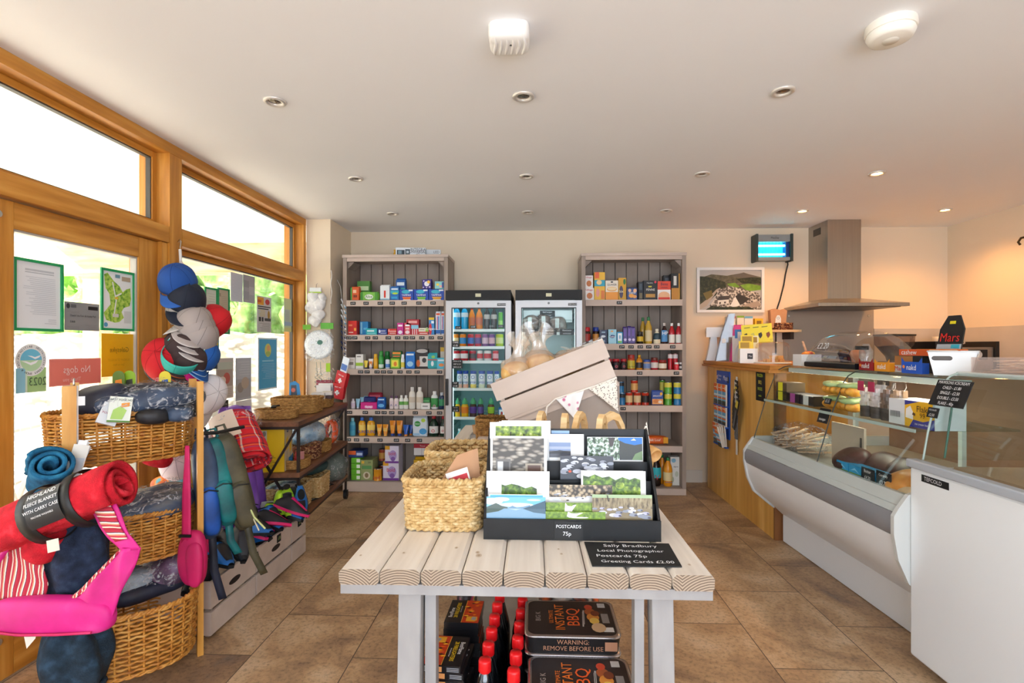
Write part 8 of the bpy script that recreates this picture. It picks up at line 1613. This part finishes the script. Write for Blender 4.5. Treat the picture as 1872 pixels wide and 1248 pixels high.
m = W(z); m.box(1.986, 4.675, 2.0145, 2.262, 4.69, 2.1495, E('#17a9c6', .9)); m.build('back_plate', z)
for zz in (2.045, 2.122): m = W(z); m.cyl((1.990, 4.645, zz), (2.235, 4.645, zz), .009, E('#7ff4ff', 7.0), n=12); m.build('tube_lamp', z)
for k in range(9): m = W(z); m.cyl((2.0+.029*k, 4.615, 2.0145), (2.0+.029*k, 4.615, 2.1495), .0014, C('#2a8fa6', .4), n=6); m.build('grid_wire', z)
m = W(z); m.box(2.235, 4.62, 2.0145, 2.262, 4.672, 2.1495, C('#1f3f86', .4)); m.build('ballast', z)
m = W(z); m.text('PlusZap', .022, C('#1d1f20'), (2.13, 4.597, 2.183)); m.build('lettering', z)
tag(MB().tube([(2.262, 4.65, 1.985), (2.272, 4.66, 1.96), (2.262, 4.685, 1.87), (2.25, 4.688, 1.78), (2.215, 4.688, 1.64), (2.185, 4.688, 1.55), (2.18, 4.688, 1.48), (2.18, 4.688, 1.16)], .006, BLACK, 8).build('power_cable'), 'black cable running down the wall from the fly killer', 'cable')
hd = empty('cooker_hood', 'stainless steel chimney cooker hood on the back wall', 'cooker hood', (2.6, 4.5, 1.55))
BR = NOISY('brushed steel', [(0.3, '#aaa39b'), (0.7, '#b3aca4')], (60, 60, 1), 3, .3, 0, 0, 1.0)
m = W(hd); m.box(2.472, 4.40, 1.625, 2.745, 4.699, 2.289, BR); m.build('chimney', hd, bevel=.002)
m = W(hd); m.quad((2.4714, 4.62, 2.19), (2.4714, 4.50, 2.19), (2.4714, 4.50, 2.25), (2.4714, 4.62, 2.25), C('#3a3530', .4)); m.build('vent_grille', hd)
a, b = [(2.257, 4.14), (2.957, 4.14), (2.957, 4.699), (2.257, 4.699)], [(2.468, 4.396), (2.749, 4.396), (2.749, 4.699), (2.468, 4.699)]
m = W(hd); m.add([(x, y, 1.545) for x, y in a]+[(x, y, 1.572) for x, y in a]+[(x, y, 1.628) for x, y in b], [(3,2,1,0),(0,1,5,4),(1,2,6,5),(3,0,4,7),(4,5,9,8),(5,6,10,9),(7,4,8,11),(8,9,10,11)], BR); m.build('canopy', hd, bevel=.0015)
m = W(hd); m.box(2.30, 4.18, 1.541, 2.915, 4.66, 1.5445, C('#5f5a54', .35, .8)); m.build('filter', hd)
ws = empty('wall_shelf', 'small pale wooden shelf on the wall beside the splashback', 'shelf', (2.18, 4.60, 1.36))
m = W(ws); m.box(1.68, 4.52, 1.352, 2.32, 4.699, 1.372, NOISY('pale beech', [(0.3, '#d8b88a'), (0.7, '#e8cfa6')], (3, 20, 20), 3, .5)); m.build('board', ws, bevel=.002)
for x in (1.75, 2.24): m = W(ws); m.box(x, 4.55, 1.29, x+.03, 4.699, 1.3515, IRON); m.build('bracket', ws)
for i, (x, w_, h_, c, top) in enumerate(((1.93, .07, .12, '#e6e2d8', '#b83a3a'), (2.01, .06, .125, '#e9e6da', '#86b03a'), (2.08, .07, .12, '#ece8e2', '#6fb0d0'))):
    tag(MB().box(-w_/2, -.03, 0, w_/2, .03, h_, C(c, .5)).box(-w_/2, -.0305, h_-.018, w_/2, -.0301, h_, C(top, .5)).build('tea_box', loc=(x-.18, 4.62, 1.3725)), ('red', 'green', 'blue')[i]+' edged cream box on the small wall shelf', 'box')
tag(MB().box(-.035, -.02, 0, .035, .02, .10, C('#e8bb1e', .5)).box(-.02, -.0206, .04, .02, -.0202, .08, C('#8a6a1a', .5)).build('tea_box', loc=(1.985, 4.60, 1.3725)), 'yellow box on the small wall shelf', 'box')
t = empty('wicker_tray', 'dark wicker tray at the right end of the wall shelf', 'basket', (2.19, 4.60, 1.3725)); weave(t, .075, .06, 4, .055, 7, .004, 18, RATTAN, 1.02, rim=.006)
t = tag(MB().prism([(-.06, 0), (.06, 0), (.075, .15), (.05, .165), (.02, .155), (-.03, .168), (-.07, .155)], -.025, .025, KRAFT).build('paper_bag', loc=(2.15, 4.60, 1.39)), 'brown paper bag with a white and blue label in the wicker tray', 'bag')
m = MB(); m.poly([(-.03, -.0262, .0), (.02, -.0262, .0), (.022, -.0262, .08), (.01, -.0262, .11), (-.012, -.0262, .11), (-.026, -.0262, .08)], C('#eef2f4', .5)).quad((-.03, -.0268, .0), (.02, -.0268, .0), (.021, -.0268, .04), (-.029, -.0268, .04), C('#2f9fd0', .5)); m.tube([(-.004+.010*math.cos(2*PI*k/12), -.027, .085+.010*math.sin(2*PI*k/12)) for k in range(12)], .0012, C('#3a4a5a'), 4, True); m.build('paper_label', t)

# ------------------------------------------------------------------ glass display fridge beside the counter
_b4 = set(bpy.data.objects)
df = empty('serve_over_fridge', 'curved glass serve-over display fridge running from the wooden counter', 'display fridge', (1.8, 2.67, 0)); DY0, DY1 = 2.04, 3.295
LG = C('#c3c9c6', .35); MG = C('#8f8f93', .35); WH = C('#f7f9fb', .3)
GL = GLASS('display glass', '#fafefc', .03)
m = W(df); m.prism([(DY0+.02, .004), (DY1-.02, .004), (DY1-.02, .30), (DY0+.02, .30)], 1.571, 2.3, WH, 'x'); m.build('plinth', df)
PRF = [(1.574, .168), (1.506, .233), (1.404, .318), (1.364, .404), (1.349, .49)]
def sweep(pts, mt, name, y0=DY0, y1=DY1, smooth=True, **k):
    m = W(df); n = len(pts); m.add([(x, y0, z) for x, z in pts]+[(x, y1, z) for x, z in pts], [(i, i+1, n+i+1, n+i) for i in range(n-1)], mt, smooth); return m.build(name, df, **k)
sweep(PRF, WH, 'front_panel'); sweep([(1.349, .491), (1.338, .515), (1.338, .555), (1.350, .58)], MG, 'bumper'); sweep([(1.351, .581), (1.364, .605), (1.372, .606), (1.396, .646), (1.415, .646), (1.415, .60)], LG, 'glass_ledge', smooth=False)
for y in (DY0-.018, DY1-.0):
    m = W(df); m.prism([(1.60, .15), (1.500, .222), (1.394, .310), (1.354, .40), (1.336, .50), (1.336, .57), (1.354, .60), (1.392, .652), (1.42, .66), (2.32, .66), (2.32, .15)], y, y+.018, C('#d6d8d4', .35)); m.build('end_panel', df, bevel=.004)
m = W(df); m.box(1.416, DY0+.001, .56, 2.25, DY1-.001, .60, C('#9a9a96', .4)).box(2.2505, DY0+.001, .30, 2.30, DY1-.001, 1.08, NOISY('back board in reflection brown', [(0.3, '#8f6f58'), (0.7, '#a9866a')], (3, 3, 3), 3, .5)); m.build('deck_and_back', df)  # brown of the back panel stands in for a reflection in the glass
GP = [(1.400, .647), (1.470, .880), (1.533, 1.045), (1.556, 1.078), (1.59, 1.097), (1.63, 1.1045)]
for a, b in ((DY0, 2.62), (2.626, DY1)): sweep(GP, GL, 'front_glass', a, b)
for y in (2.623, DY1): m = W(df); m.tube([(x-.002, y, z) for x, z in GP], .0028, C('#2f3a36', .4), 6); m.build('glass_joint', df)
m = W(df); m.prism([(1.402, .66), (1.47, .88), (1.533, 1.04), (1.59, 1.09), (2.25, 1.09), (2.25, .66)], DY1-.008, DY1-.003, GL); m.build('end_glass', df)
m = W(df); m.box(1.60, DY0, 1.098, 2.2495, DY1, 1.106, GLASS('top glass', '#f4faf7', .06, 0, .08, '#d6dfda')); m.build('glass_top', df)
m = W(df); m.box(1.60, DY0+.01, 1.066, 1.66, DY1-.03, 1.092, C('#c4cfca', .4)); m.box(1.605, DY0+.05, 1.0655, 1.655, DY1-.06, 1.066, E('#fff4e2', 16.0)); m.build('lamp_housing', df)
m = W(df); m.box(1.45, DY0+.02, .889, 1.86, DY1-.03, .897, GLASS('shelf glass', '#f4fbf8', .04)).box(1.446, DY0+.02, .885, 1.45, DY1-.03, .8985, C('#a9bdb6', .2)); m.build('glass_shelf', df)
for y in (2.3, 3.0): m = W(df); m.box(1.84, y, .60, 1.86, y+.02, 1.066, LG); m.build('shelf_post', df)
m = W(df); m.quad((1.512, 2.40, 1.004), (1.512, 2.33, 1.004), (1.535, 2.33, 1.05), (1.535, 2.40, 1.05), C('#d8dad8', .3)); m.build('maker_plate', df)
SZ = .8975
def tub(y, z, label, lab, col='#2a231e'):
    o = tag(MB().box(0, -.065, 0, .11, .065, .055, C(col, .35)).build('food_tub', loc=(1.50, y, z), bevel=.008), label, 'tub'); MB().box(-.0015, -.02, .002, -.0005, .03, .054, C(lab, .5)).build('paper_label', o)
tub(3.165, SZ, 'dark food tub with yellow label, lower left on the glass shelf', '#e6e02a'); tub(3.165, SZ+.056, 'dark food tub with yellow label, stacked on top', '#e6e02a', '#5a4a34'); tub(3.03, SZ, 'dark food tub with purple label on the glass shelf', '#b0509a'); tub(2.895, SZ, 'dark food tub with white label on the glass shelf', '#e4e4e0')
ROLLM = NOISY('orange rolls', [(0.3, '#c9781c'), (0.6, '#e8a83a'), (0.8, '#f0c870')], (30, 30, 30), 3, .5)
for i, (y, z) in enumerate(((2.72, 0), (2.60, 0), (2.72, .075), (2.60, .075))):
    t = empty('roll_bag', 'green printed bag of golden rolls, %s of the four' % ('lower left', 'lower right', 'upper left', 'upper right')[i], 'bag', (1.55, y, SZ+z))
    for k in (-.03, .005, .035): MB().blob((0, k, .028), (.045, .022, .026), ROLLM, 2, .15, 30, 14, 10, k).build('roll', t)
    MB().blob((.002, 0, .056), (.05, .058, .016), C('#a9c48a', .4), 2.4, .3, 20, 20, 10, i).build('green_wrap', t)
for i, y in enumerate((2.455, 2.385, 2.32, 2.26)):
    t = empty('sweet_jar', 'tall clear jar of %s, %s of the row' % (('pale marshmallows', 'pale marshmallows', 'brown sweets', 'tan sweets')[i], ('first', 'second', 'third', 'fourth')[i]), 'jar', (1.535, y, SZ))
    for k in range(14): MB().cbox((.018*math.cos(k*2.4), .018*math.sin(k*2.4), .062+.016*(k//3)), (.02, .02, .02), C(('#f2e6da', '#f0e0dc', '#8a6a54', '#c9a480')[i], .7)).build('sweet', t)
    MB().lathe([(.03, .0), (.031, .05)], C('#4a3f3a', .4), 16).build('base_band', t); MB().lathe([(.031, .0505), (.031, .13), (.024, .165), (.020, .168), (.0, .168)], CLEAR, 18).build('jar', t)
    if i < 2: MB().box(-.034, -.02, .12, -.0315, .02, .165, C('#b02a50', .5)).build('paper_label', t)
t = empty('ice_cream_topping_box', 'yellow purple and white box with an ice cream picture on the glass shelf', 'box', (1.495, 2.10, SZ))
MB().box(0, -.075, 0, .12, .165, .105, C('#e3e4e6', .4)).build('carton', t)
m = MB(); x = -.0006
def fq(pts, mt): m.poly([(x-.0003*len(m.f), y, z) for y, z in pts], C(mt, .45))
fq([(-.075, 0), (.075, 0), (.075, .105), (-.075, .105)], '#f0b81e'); fq([(.0, .105), (.075, .105), (.075, .085)], '#3a3f9a'); fq([(-.075, 0), (.05, 0), (.03, .03), (-.02, .026), (-.075, .042)], '#37389a'); fq([(.03, .03), (.07, .035), (.068, .07), (.045, .085), (.03, .06)], '#f4f0ea'); fq([(.02, .045), (.035, .05), (.03, .06), (.018, .055)], '#6a4a2a')
for k in range(9): fq([(.10+.006*k, .03), (.103+.006*k, .03), (.103+.006*k, .055), (.10+.006*k, .055)], '#55585e')
m.text('Flake', .035, C('#4a3212'), (-.008, -.03, .075), MR).text('99', .028, C('#4a3212'), (-.008, -.025, .05), MR).text('ice cream bar', .012, INK, (-.008, -.02, .016), MR); m.build('print', t)
PKT = NOISY('wooden cutlery', [(0.35, '#b98f70'), (0.6, '#d8b294'), (0.75, '#c9a080')], (60, 6, 60), 3, .6)
t = empty('cutlery_bag', 'clear bags of wooden cutlery at the left of the display deck', 'cutlery', (1.58, 3.08, .602)); rnd = random.Random(5)
for k in range(22):
    y, z = rnd.uniform(-.13, .13), rnd.uniform(.02, .10); m = MB(); m.bar((-.10+rnd.uniform(-.03, .03), y, z), (.09, y+rnd.uniform(-.08, .08), z+rnd.uniform(-.01, .06)), .022, .006, C('#dcbfa2', .6)); m.build('fork', t)
MB().blob((0, 0, .08), (.14, .18, .085), PLASTIC, 2.4, .3, 14, 26, 16, 4).build('clear_bag', t)
tag(MB().box(0, -.13, 0, .012, .13, .21, C('#cbb9a6', .5)).box(-.001, -.115, .05, 0, -.10, .16, C('#5a5048', .5)).build('deck_divider', loc=(1.63, 2.75, .602), bevel=.006), 'beige upright board standing in the display deck', 'board')
BRN = NOISY('brown crisp bag', [(0.3, '#3a1f1c'), (0.7, '#5a3430')], (10, 10, 10), 3, .35)
for i, (y, x) in enumerate(((2.52, 1.50), (2.38, 1.55), (2.27, 1.56))):
    o = soft('cheese_bag', 'brown bag with an orange edge on the display deck, %s of three' % ('left', 'middle', 'right')[i], 'bag', (x, y, .68), (.075, .10, .038), BRN, (0, R(-30), R(-8+6*i)), seed=50+i)
    m = MB(); m.box(-.066, -.05, -.036, -.056, .07, -.026, C('#e8962a', .4)); m.text('Gouda', .024, INK, (-.078, 0, .012), MR, sx=.9).quad((-.062, -.06, .0), (-.062, -.035, .0), (-.060, -.035, .025), (-.060, -.06, .025), C('#e0d8cc', .5)); m.build('print', o)
for i, y in enumerate((2.47, 2.38, 2.29, 2.20)):
    o = tag(MB().box(0, -.042, 0, .06, .042, .05, C('#2a9ad0', .35)).box(-.001, -.042, 0, 0, .042, .016, C('#7a9a4a', .35)).poly([(-.0012, -.03, .02), (-.0012, 0, .04), (-.0012, .03, .024), (-.0012, .0, .03)], C('#8fd0f0')).build('butter_pack', loc=(1.425, y, .632), bevel=.006), 'blue butter pack at the front of the deck, %s of four' % ('first', 'second', 'third', 'fourth')[i], 'butter', None)
ORC = NOISY('orange cheese wrap', [(0.3, '#d8862a'), (0.6, '#e8a85a'), (0.8, '#f0cfa0')], (12, 12, 12), 3, .3)
soft('cheese_pack', 'orange cheese pack with a round label at the near end of the deck', 'cheese', (1.50, 2.14, .66), (.08, .07, .05), ORC, (0, R(-20), 0), seed=60); soft('cheese_pack', 'pale wrapped cheese in front of the orange one', 'cheese', (1.455, 2.10, .635), (.035, .055, .03), NOISY('pale cheese', [(0.3, '#d8b488'), (0.7, '#f0dcb8')], (12, 12, 12), 3, .3), seed=61)
def dsign(name, label, at, w_, h_, lines, rot=(0, 0, 0), ts=None):
    m = MB(); m.box(-.003, -w_/2, 0, 0, w_/2, h_, C('#16171a', .5)); n = len(lines)
    for i, l in enumerate(lines): m.text(l, ts or min(h_/n*.75, 1.8*w_/max(4, len(l))), INK, (-.0045, 0, h_*(1-(i+.5)/n)), MR, sx=.82)
    return tag(m.build(name, loc=at, rot=rot), label, 'sign')
dsign('price_card', 'black price card in front of the butter packs, left one', (1.42, 2.285, .638), .08, .055, ['Butter', '£4.20']); dsign('price_card', 'black price card in front of the butter packs, right one', (1.42, 2.19, .638), .085, .062, ['Caerphilly', '£3.70'])
dsign('price_card', 'small black handwritten card on the display glass', (1.448, 2.665, .835), .085, .075, ['Pork & Apple', 'sausages'], (0, R(16), 0)); dsign('price_card', 'tiny black price tag above the handwritten card', (1.478, 2.67, .93), .05, .03, ['£1.5'], (0, R(16), 0))

# ------------------------------------------------------------------ on top of the display fridge
TZ2 = 1.1065
t = empty('roll_top_dome', 'clear domed cake display with a black base on the glass fridge', 'cake dome', (1.775, 2.87, TZ2))
MB().box(-.17, -.22, 0, .17, .24, .030, C('#15171a', .3)).build('base', t, bevel=.008)
m = MB()
def dome(u, v):
    a = PI*u; y = -.21+.44*v; e = (1-abs(2*v-1)**6)**.5 if 0 < v < 1 else 0
    return (.16*math.cos(a), y, .031+.17*(math.sin(a)**.8)*(.35+.65*e))
m.surf(dome, 28, 20, CLEAR)
for v in (0, 1): m.poly([dome(i/20, v) for i in range(21)], CLEAR)
m.build('lid', t); m = MB(); m.text('£2.20', .05, INK, (-.168, .05, .12), Matrix.Rotation(R(20), 4, 'Y') @ MR, sx=.9); m.build('chalk_price', t); MB().lathe([(.03, 0), (.03, .02), (0, .02)], BLACK, 18).build('handle', t).location = (-.10, -.17, .1)
for i, (y, c) in enumerate(((.06, '#3a2c34'), (-.04, '#c9825a'))): tag(MB().lathe([(.026, 0), (.034, .035), (.040, .045), (.03, .065), (0, .072)], C(c, .7), 18).build('muffin', loc=(1.74, 2.87+y, TZ2+.031)), ('dark', 'golden')[i]+' muffin under the clear roll top dome', 'cake')
tag(MB().lathe([(.03, 0), (.032, .06), (.02, .085), (.014, .10), (0, .10)], GLASS('jar glass', '#f4f4f4', .12, 0, .2, '#e0ddd8'), 18).build('glass_jar', loc=(1.73, 2.75, TZ2+.031)), 'small glass bottle under the roll top dome', 'jar')
tag(MB().bar((1.70, 3.20, TZ2+.01), (1.69, 3.27, TZ2+.15), .012, .006, PKT).build('wooden_tongs'), 'wooden spoon leaning left of the roll top dome', 'spoon')
def bar_box(label, y, col, x=1.615, w_=.10, h_=.06, z=0, txt='nakd', dp=.11):
    m = MB(); c = C(col, .4); m.box(0, -w_/2, 0, dp, w_/2, h_*.66, c); m.poly([(0, -w_/2, h_*.66), (0, -w_/2, h_), (0, -w_*.34, h_*.72), (0, w_*.34, h_*.72), (0, w_/2, h_), (0, w_/2, h_*.66)], c)
    m.text(txt, .034, INK, (-.002, 0, h_*.36), MR, sx=.85); m.poly([(-.001, w_*.38+.008*math.cos(k), h_*.4+.008*math.sin(k)) for k in range(6)], C('#e8862a', .4)); return tag(m.build('snack_bar_box', loc=(x, y, TZ2+z), solid=0), label, 'box')
bar_box('dark red snack bar box on the display fridge', 2.585, '#9a1f22'); bar_box('orange snack bar box beside the dark red one', 2.475, '#e8961e')
t = tag(MB().box(0, -.085, 0, .14, .075, .075, C('#1c1f22', .4)).box(-.001, -.03, 0, 0, .075, .032, C('#c4ccd2', .4)).box(-.001, -.03, .033, 0, .075, .074, C('#a8703a', .5)).text('Mars', .03, C('#d8281e', .4), (-.003, .045, .016), MR).poly([(-.002, -.01+.012*math.cos(k), .016+.010*math.sin(k)) for k in range(6)], C('#3ab0c8')).build('chocolate_bar_box', loc=(1.64, 2.35, TZ2)), 'black chocolate bar box with a brown inside, open front', 'box')
bar_box('bright blue snack bar box in front of the white basket', 2.275, '#1f55c0', 1.60, .115, .07, dp=.03)
t = tag(MB().box(0, -.12, 0, .12, .10, .028, C('#d8581e', .4)).box(0, -.12, .0282, .12, .0, .029, C('#f0961e', .4)).text('cashew', .03, INK, (-.002, .04, .014), MR).build('snack_bar_box', loc=(1.64, 2.30, TZ2+.0765)), 'orange and red snack bar box lying on the black one', 'box')
t = tag(MB().prism([(-.062, 0), (.062, 0), (.062, .09), (.03, .15), (-.03, .15), (-.062, .09)], 0, .006, C('#1b1d1f', .4), 'x').text('Mars', .055, C('#d8281e', .4), (-.003, .0, .05), MR, sx=.95).box(-.002, -.062, 0, -.0005, .062, .022, C('#b9c6cc', .4)).box(-.004, -.055, .004, -.002, -.015, .02, C('#3ab8d0', .4)).box(-.003, -.016, .112, -.001, .012, .125, C('#e6d81e', .4)).build('display_header', loc=(1.78, 2.30, TZ2+.105), rot=(0, R(10), 0)), 'black shield shaped chocolate bar header board behind the white basket', 'sign')
tag(MB().box(0, -.06, 0, .03, .06, .10, C('#2a2c2e', .4)).build('display_carton', loc=(1.79, 2.30, TZ2)), 'black carton carrying the shield shaped header board', 'box')

# the whole display run stands at a slight angle to the counter
_P = Matrix.Translation((1.34, 3.295, 0)); _Q = _P @ Matrix.Rotation(R(2.2), 4, 'Z') @ _P.inverted()
for o in set(bpy.data.objects)-_b4:
    if o.parent is None: o.location = _Q @ o.location; o.rotation_euler.z += R(2.2)

# ------------------------------------------------------------------ ice cream freezer nearest the camera
ff = empty('ice_cream_freezer', 'white ice cream display freezer with curved glass nearest the camera', 'freezer', (1.85, 1.4, 0)); FY0, FY1 = .72, 2.026
m = W(ff); m.box(1.446, FY0, .045, 2.3, FY1, .762, C('#f5f9fc', .25)); m.build('body', ff, bevel=.008)
for y in (FY0+.1, FY1-.14): m = W(ff); m.cyl((1.52, y, 0), (1.52, y, .0445), .022, C('#8a9096', .3, .6), n=14); m.build('foot', ff)
m = W(ff); m.box(1.432, FY0, .763, 1.475, FY1+.004, .794, C('#b4bac2', .35)).box(1.4755, FY0, .763, 2.3, FY0+.04, .794, C('#b4bac2', .35)); m.build('top_rail', ff, bevel=.006, seg=3)
FG = [(1.474, .795), (1.492, .90), (1.517, 1.01), (1.548, 1.085), (1.575, 1.112), (1.605, 1.123)]
m = W(ff); n = len(FG); m.add([(x, FY0+.01, z) for x, z in FG]+[(x, FY1-.03, z) for x, z in FG], [(i, i+1, n+i+1, n+i) for i in range(n-1)], GL, True); m.build('front_glass', ff)
m = W(ff); m.prism([(1.478, .796), (1.495, .90), (1.52, 1.01), (1.56, 1.09), (2.2, 1.12), (2.2, .796)], FY1-.032, FY1-.026, GL); m.build('end_glass', ff)
m = W(ff); m.tube([(x, FY1-.029, z) for x, z in FG], .004, C('#a9b8ae', .3), 6).tube([(1.56, FY1-.02, .80), (1.60, FY1-.02, 1.09)], .004, C('#4a7a6a', .3), 6); m.build('glass_edge', ff)
m = W(ff); m.box(1.60, FY0, 1.112, 2.25, FY1-.02, 1.128, C('#c2ccc9', .35)); m.build('top_shelf', ff, bevel=.004)
m = W(ff); m.box(1.5, FY0+.05, .70, 2.28, FY1-.04, .7645, C('#8a7a68', .5)).box(2.27, FY0+.05, .7645, 2.2795, FY1-.04, 1.11, NOISY('freezer back in reflection brown', [(0.3, '#9a7a5e'), (0.7, '#b08e6e')], (3, 3, 3), 3, .5)); m.build('interior', ff)  # brown back panel imitates the reflection inside the freezer glass
for k in range(3): m = W(ff); m.box(1.53, FY1-.42-.36*k, .7655, 1.86, FY1-.10-.36*k, .785, C('#b59a7c', .4)); m.build('pan_lid', ff)
m = W(ff); m.bar((1.90, 1.58, .80), (1.72, 1.58, 1.11), .018, .03, C('#6f6a66', .4)); m.build('glass_stay', ff)
m = W(ff); m.box(1.4445, 1.84, .722, 1.4455, 1.965, .748, C('#17191b', .4)); m.text('TEFCOLD', .020, INK, (1.4435, 1.91, .735), MR, sx=.95); m.build('maker_badge', ff)
s = dsign('ice_cream_sign', 'black ice cream price sign on the freezer glass', (1.492, 1.915, 1.005), .155, .10, ['MAWSONS ICECREAM', 'CHILD - £1.80', 'SINGLE - £2.50', 'DOUBLE - £3.50', 'FLAKE - 40p'], (0, R(22), 0), .0165); s2 = dsign('price_card', 'small black card reading 2.50 below the ice cream sign', (1.483, 1.965, .958), .05, .038, ['ICE LOLLIES', '£2.50'], (0, R(14), 0))
t = empty('white_basket', 'white plastic basket with oval hand hole on the freezer top', 'basket', (1.70, 2.14, 1.1085), R(-42))
BW = C('#eef1f3', .35)
MB().prism([(-.055, 0), (.055, 0), (.075, .095), (-.075, .095)], -.09, -.086, BW).prism([(-.055, 0), (.055, 0), (.075, .095), (-.075, .095)], .086, .09, BW).add([(-.055, -.086, 0), (-.055, .086, 0), (-.075, .086, .095), (-.075, -.086, .095)], [(0, 1, 2, 3)], BW).add([(.055, -.086, 0), (.055, .086, 0), (.075, .086, .085), (.075, -.086, .085)], [(0, 1, 2, 3)], BW).box(-.055, -.086, 0, .055, .086, .003, BW).build('basket', t, solid=0)
m = MB(); m.poly([(-.030+.022*(1 if math.cos(2*PI*k/20) > 0 else -1)+.010*math.cos(2*PI*k/20), -.0905-.0, .068+.009*math.sin(2*PI*k/20)) for k in range(20)], C('#5f5a56', .6)).tube([(-.075, -.09, .095), (.075, -.09, .095), (.075, .09, .095), (-.075, .09, .095)], .003, BW, 6, True); m.build('hand_hole_and_rim', t)
tag(MB().box(-.055, -.06, 0, .055, .06, .004, C('#d9bfa4', .6)).build('card_sheets', loc=(1.70, 2.14, 1.185), rot=(R(20), 0, 0)), 'tan card sheets lying in the white basket', 'card')
t = empty('spoon_tub', 'clear plastic tub of wooden ice cream spoons on the freezer top', 'tub', (1.71, 1.83, 1.1285)); CT = GLASS('frosted tub', '#fdf8f6', .04, .2, .10, '#f4e6e0')
for a in ((-.10, -.12, .10, -.117), (-.10, .117, .10, .12), (-.10, -.117, -.097, .117), (.097, -.117, .10, .117)): MB().box(a[0], a[1], 0, a[2], a[3], .055, CT).build('side', t)
MB().box(-.097, -.117, 0, .097, .117, .002, CT).build('base', t)
for k in range(26):
    a = rnd.uniform(-.9, .9); x, y, z = rnd.uniform(-.06, .06), rnd.uniform(-.07, .07), .006+.0016*k
    m = MB().bar((x-.04*math.cos(a), y-.04*math.sin(a), z), (x+.04*math.cos(a), y+.04*math.sin(a), z+.002), .013, .002, C('#ecd3b8', .6))
    tag(m.build('wooden_spoon', loc=t.location), 'flat wooden spoon lying in the clear tub', 'spoon', 'wooden spoons in the clear tub')

# ------------------------------------------------------------------ back worktop with coffee gear
bk = empty('back_worktop', 'kitchen worktop along the back wall behind the counters', 'worktop', (3.0, 4.4, 0)); m = W(bk); m.box(2.32, 4.12, .87, 3.66, 4.685, .90, C('#8a7f74', .4)); m.build('top', bk); m = W(bk); m.box(2.34, 4.16, 0, 3.66, 4.68, .869, C('#d8d2c8', .5)); m.build('cupboard', bk)
t = empty('coffee_grinder', 'coffee grinder with a clear bean hopper on the back worktop', 'grinder', (3.0, 4.38, .901))
MB().box(-.07, -.09, 0, .07, .11, .20, C('#1d1d1f', .35)).build('body', t, bevel=.01); MB().lathe([(.05, .2005), (.06, .24), (.135, .34), (.14, .41)], GLASS('hopper', '#d6c8c0', .08, 0, .12, '#a89a92'), 28).build('hopper', t); MB().lathe([(.045, .21), (.058, .245), (.118, .325), (0, .335)], NOISY('coffee beans', [(0.4, '#1a0e0a'), (0.6, '#3a2218')], (80, 80, 80), 2, .4), 26).build('beans', t); MB().lathe([(.145, .411), (.147, .425), (0, .43)], BLACK, 28).build('lid', t)
t = empty('coffee_machine', 'espresso machine with cups on top on the back worktop', 'coffee machine', (3.42, 4.38, .901))
MB().box(-.20, -.18, 0, .22, .18, .32, NOISY('machine steel', [(0.3, '#8f867c'), (0.7, '#b5aa9c')], (3, 3, 30), 3, .3, 0, 0, .9)).build('body', t, bevel=.012); [MB().box(a, -.20, .02, a+.033, .19, .365, C('#19191b', .4)).build('side_panel', t) for a in (-.24, .224)]; m = MB(); m.box(-.05, -.186, .22, .17, -.181, .30, C('#1b1c1e', .4))
for x in (0, .10): m.cyl((x, -.19, .26), (x, -.186, .26), .028, C('#d9d6d0', .3), n=18)
m.build('gauges', t); MB().tube([(-.15, -.19, .30), (-.16, -.24, .29), (-.17, -.25, .12)], .007, CHROME, 8).build('steam_wand', t)
for i, (x, y, z) in enumerate(((-.10, -.05, 0), (-.02, .05, 0), (.02, -.08, 0), (.02, -.08, .085))):
    o = tag(MB().lathe([(.030, 0), (.036, .04), (.040, .085), (.037, .085), (.030, .01), (0, .008)], C('#e2d2be', .35), 20).build('coffee_cup', loc=(3.42+x, 4.38+y, 1.2215+z)), 'cream cup on top of the espresso machine, %s' % ('leftmost', 'at the back', 'lower of the stacked pair', 'upper of the stacked pair')[i], 'cup'); MB().tube([(.036, 0, .065), (.06, 0, .06), (.06, 0, .03), (.035, 0, .025)], .005, C('#e2d2be', .35), 6).build('handle', o)
m = MB().box(-.003, -.10, 0, 0, .10, .28, C('#e6e2dc', .6))
for k in range(12): m.quad((-.004, -.08+.0*k, .02+.02*k), (-.004, .06+.02*(k % 2), .02+.02*k), (-.004, .06+.02*(k % 2), .028+.02*k), (-.004, -.08, .028+.02*k), C('#8a8680', .6))
tag(m.build('wall_notice', loc=(XR-.0125, 3.87, 1.08)), 'white typed notice on the right wall cladding', 'notice')
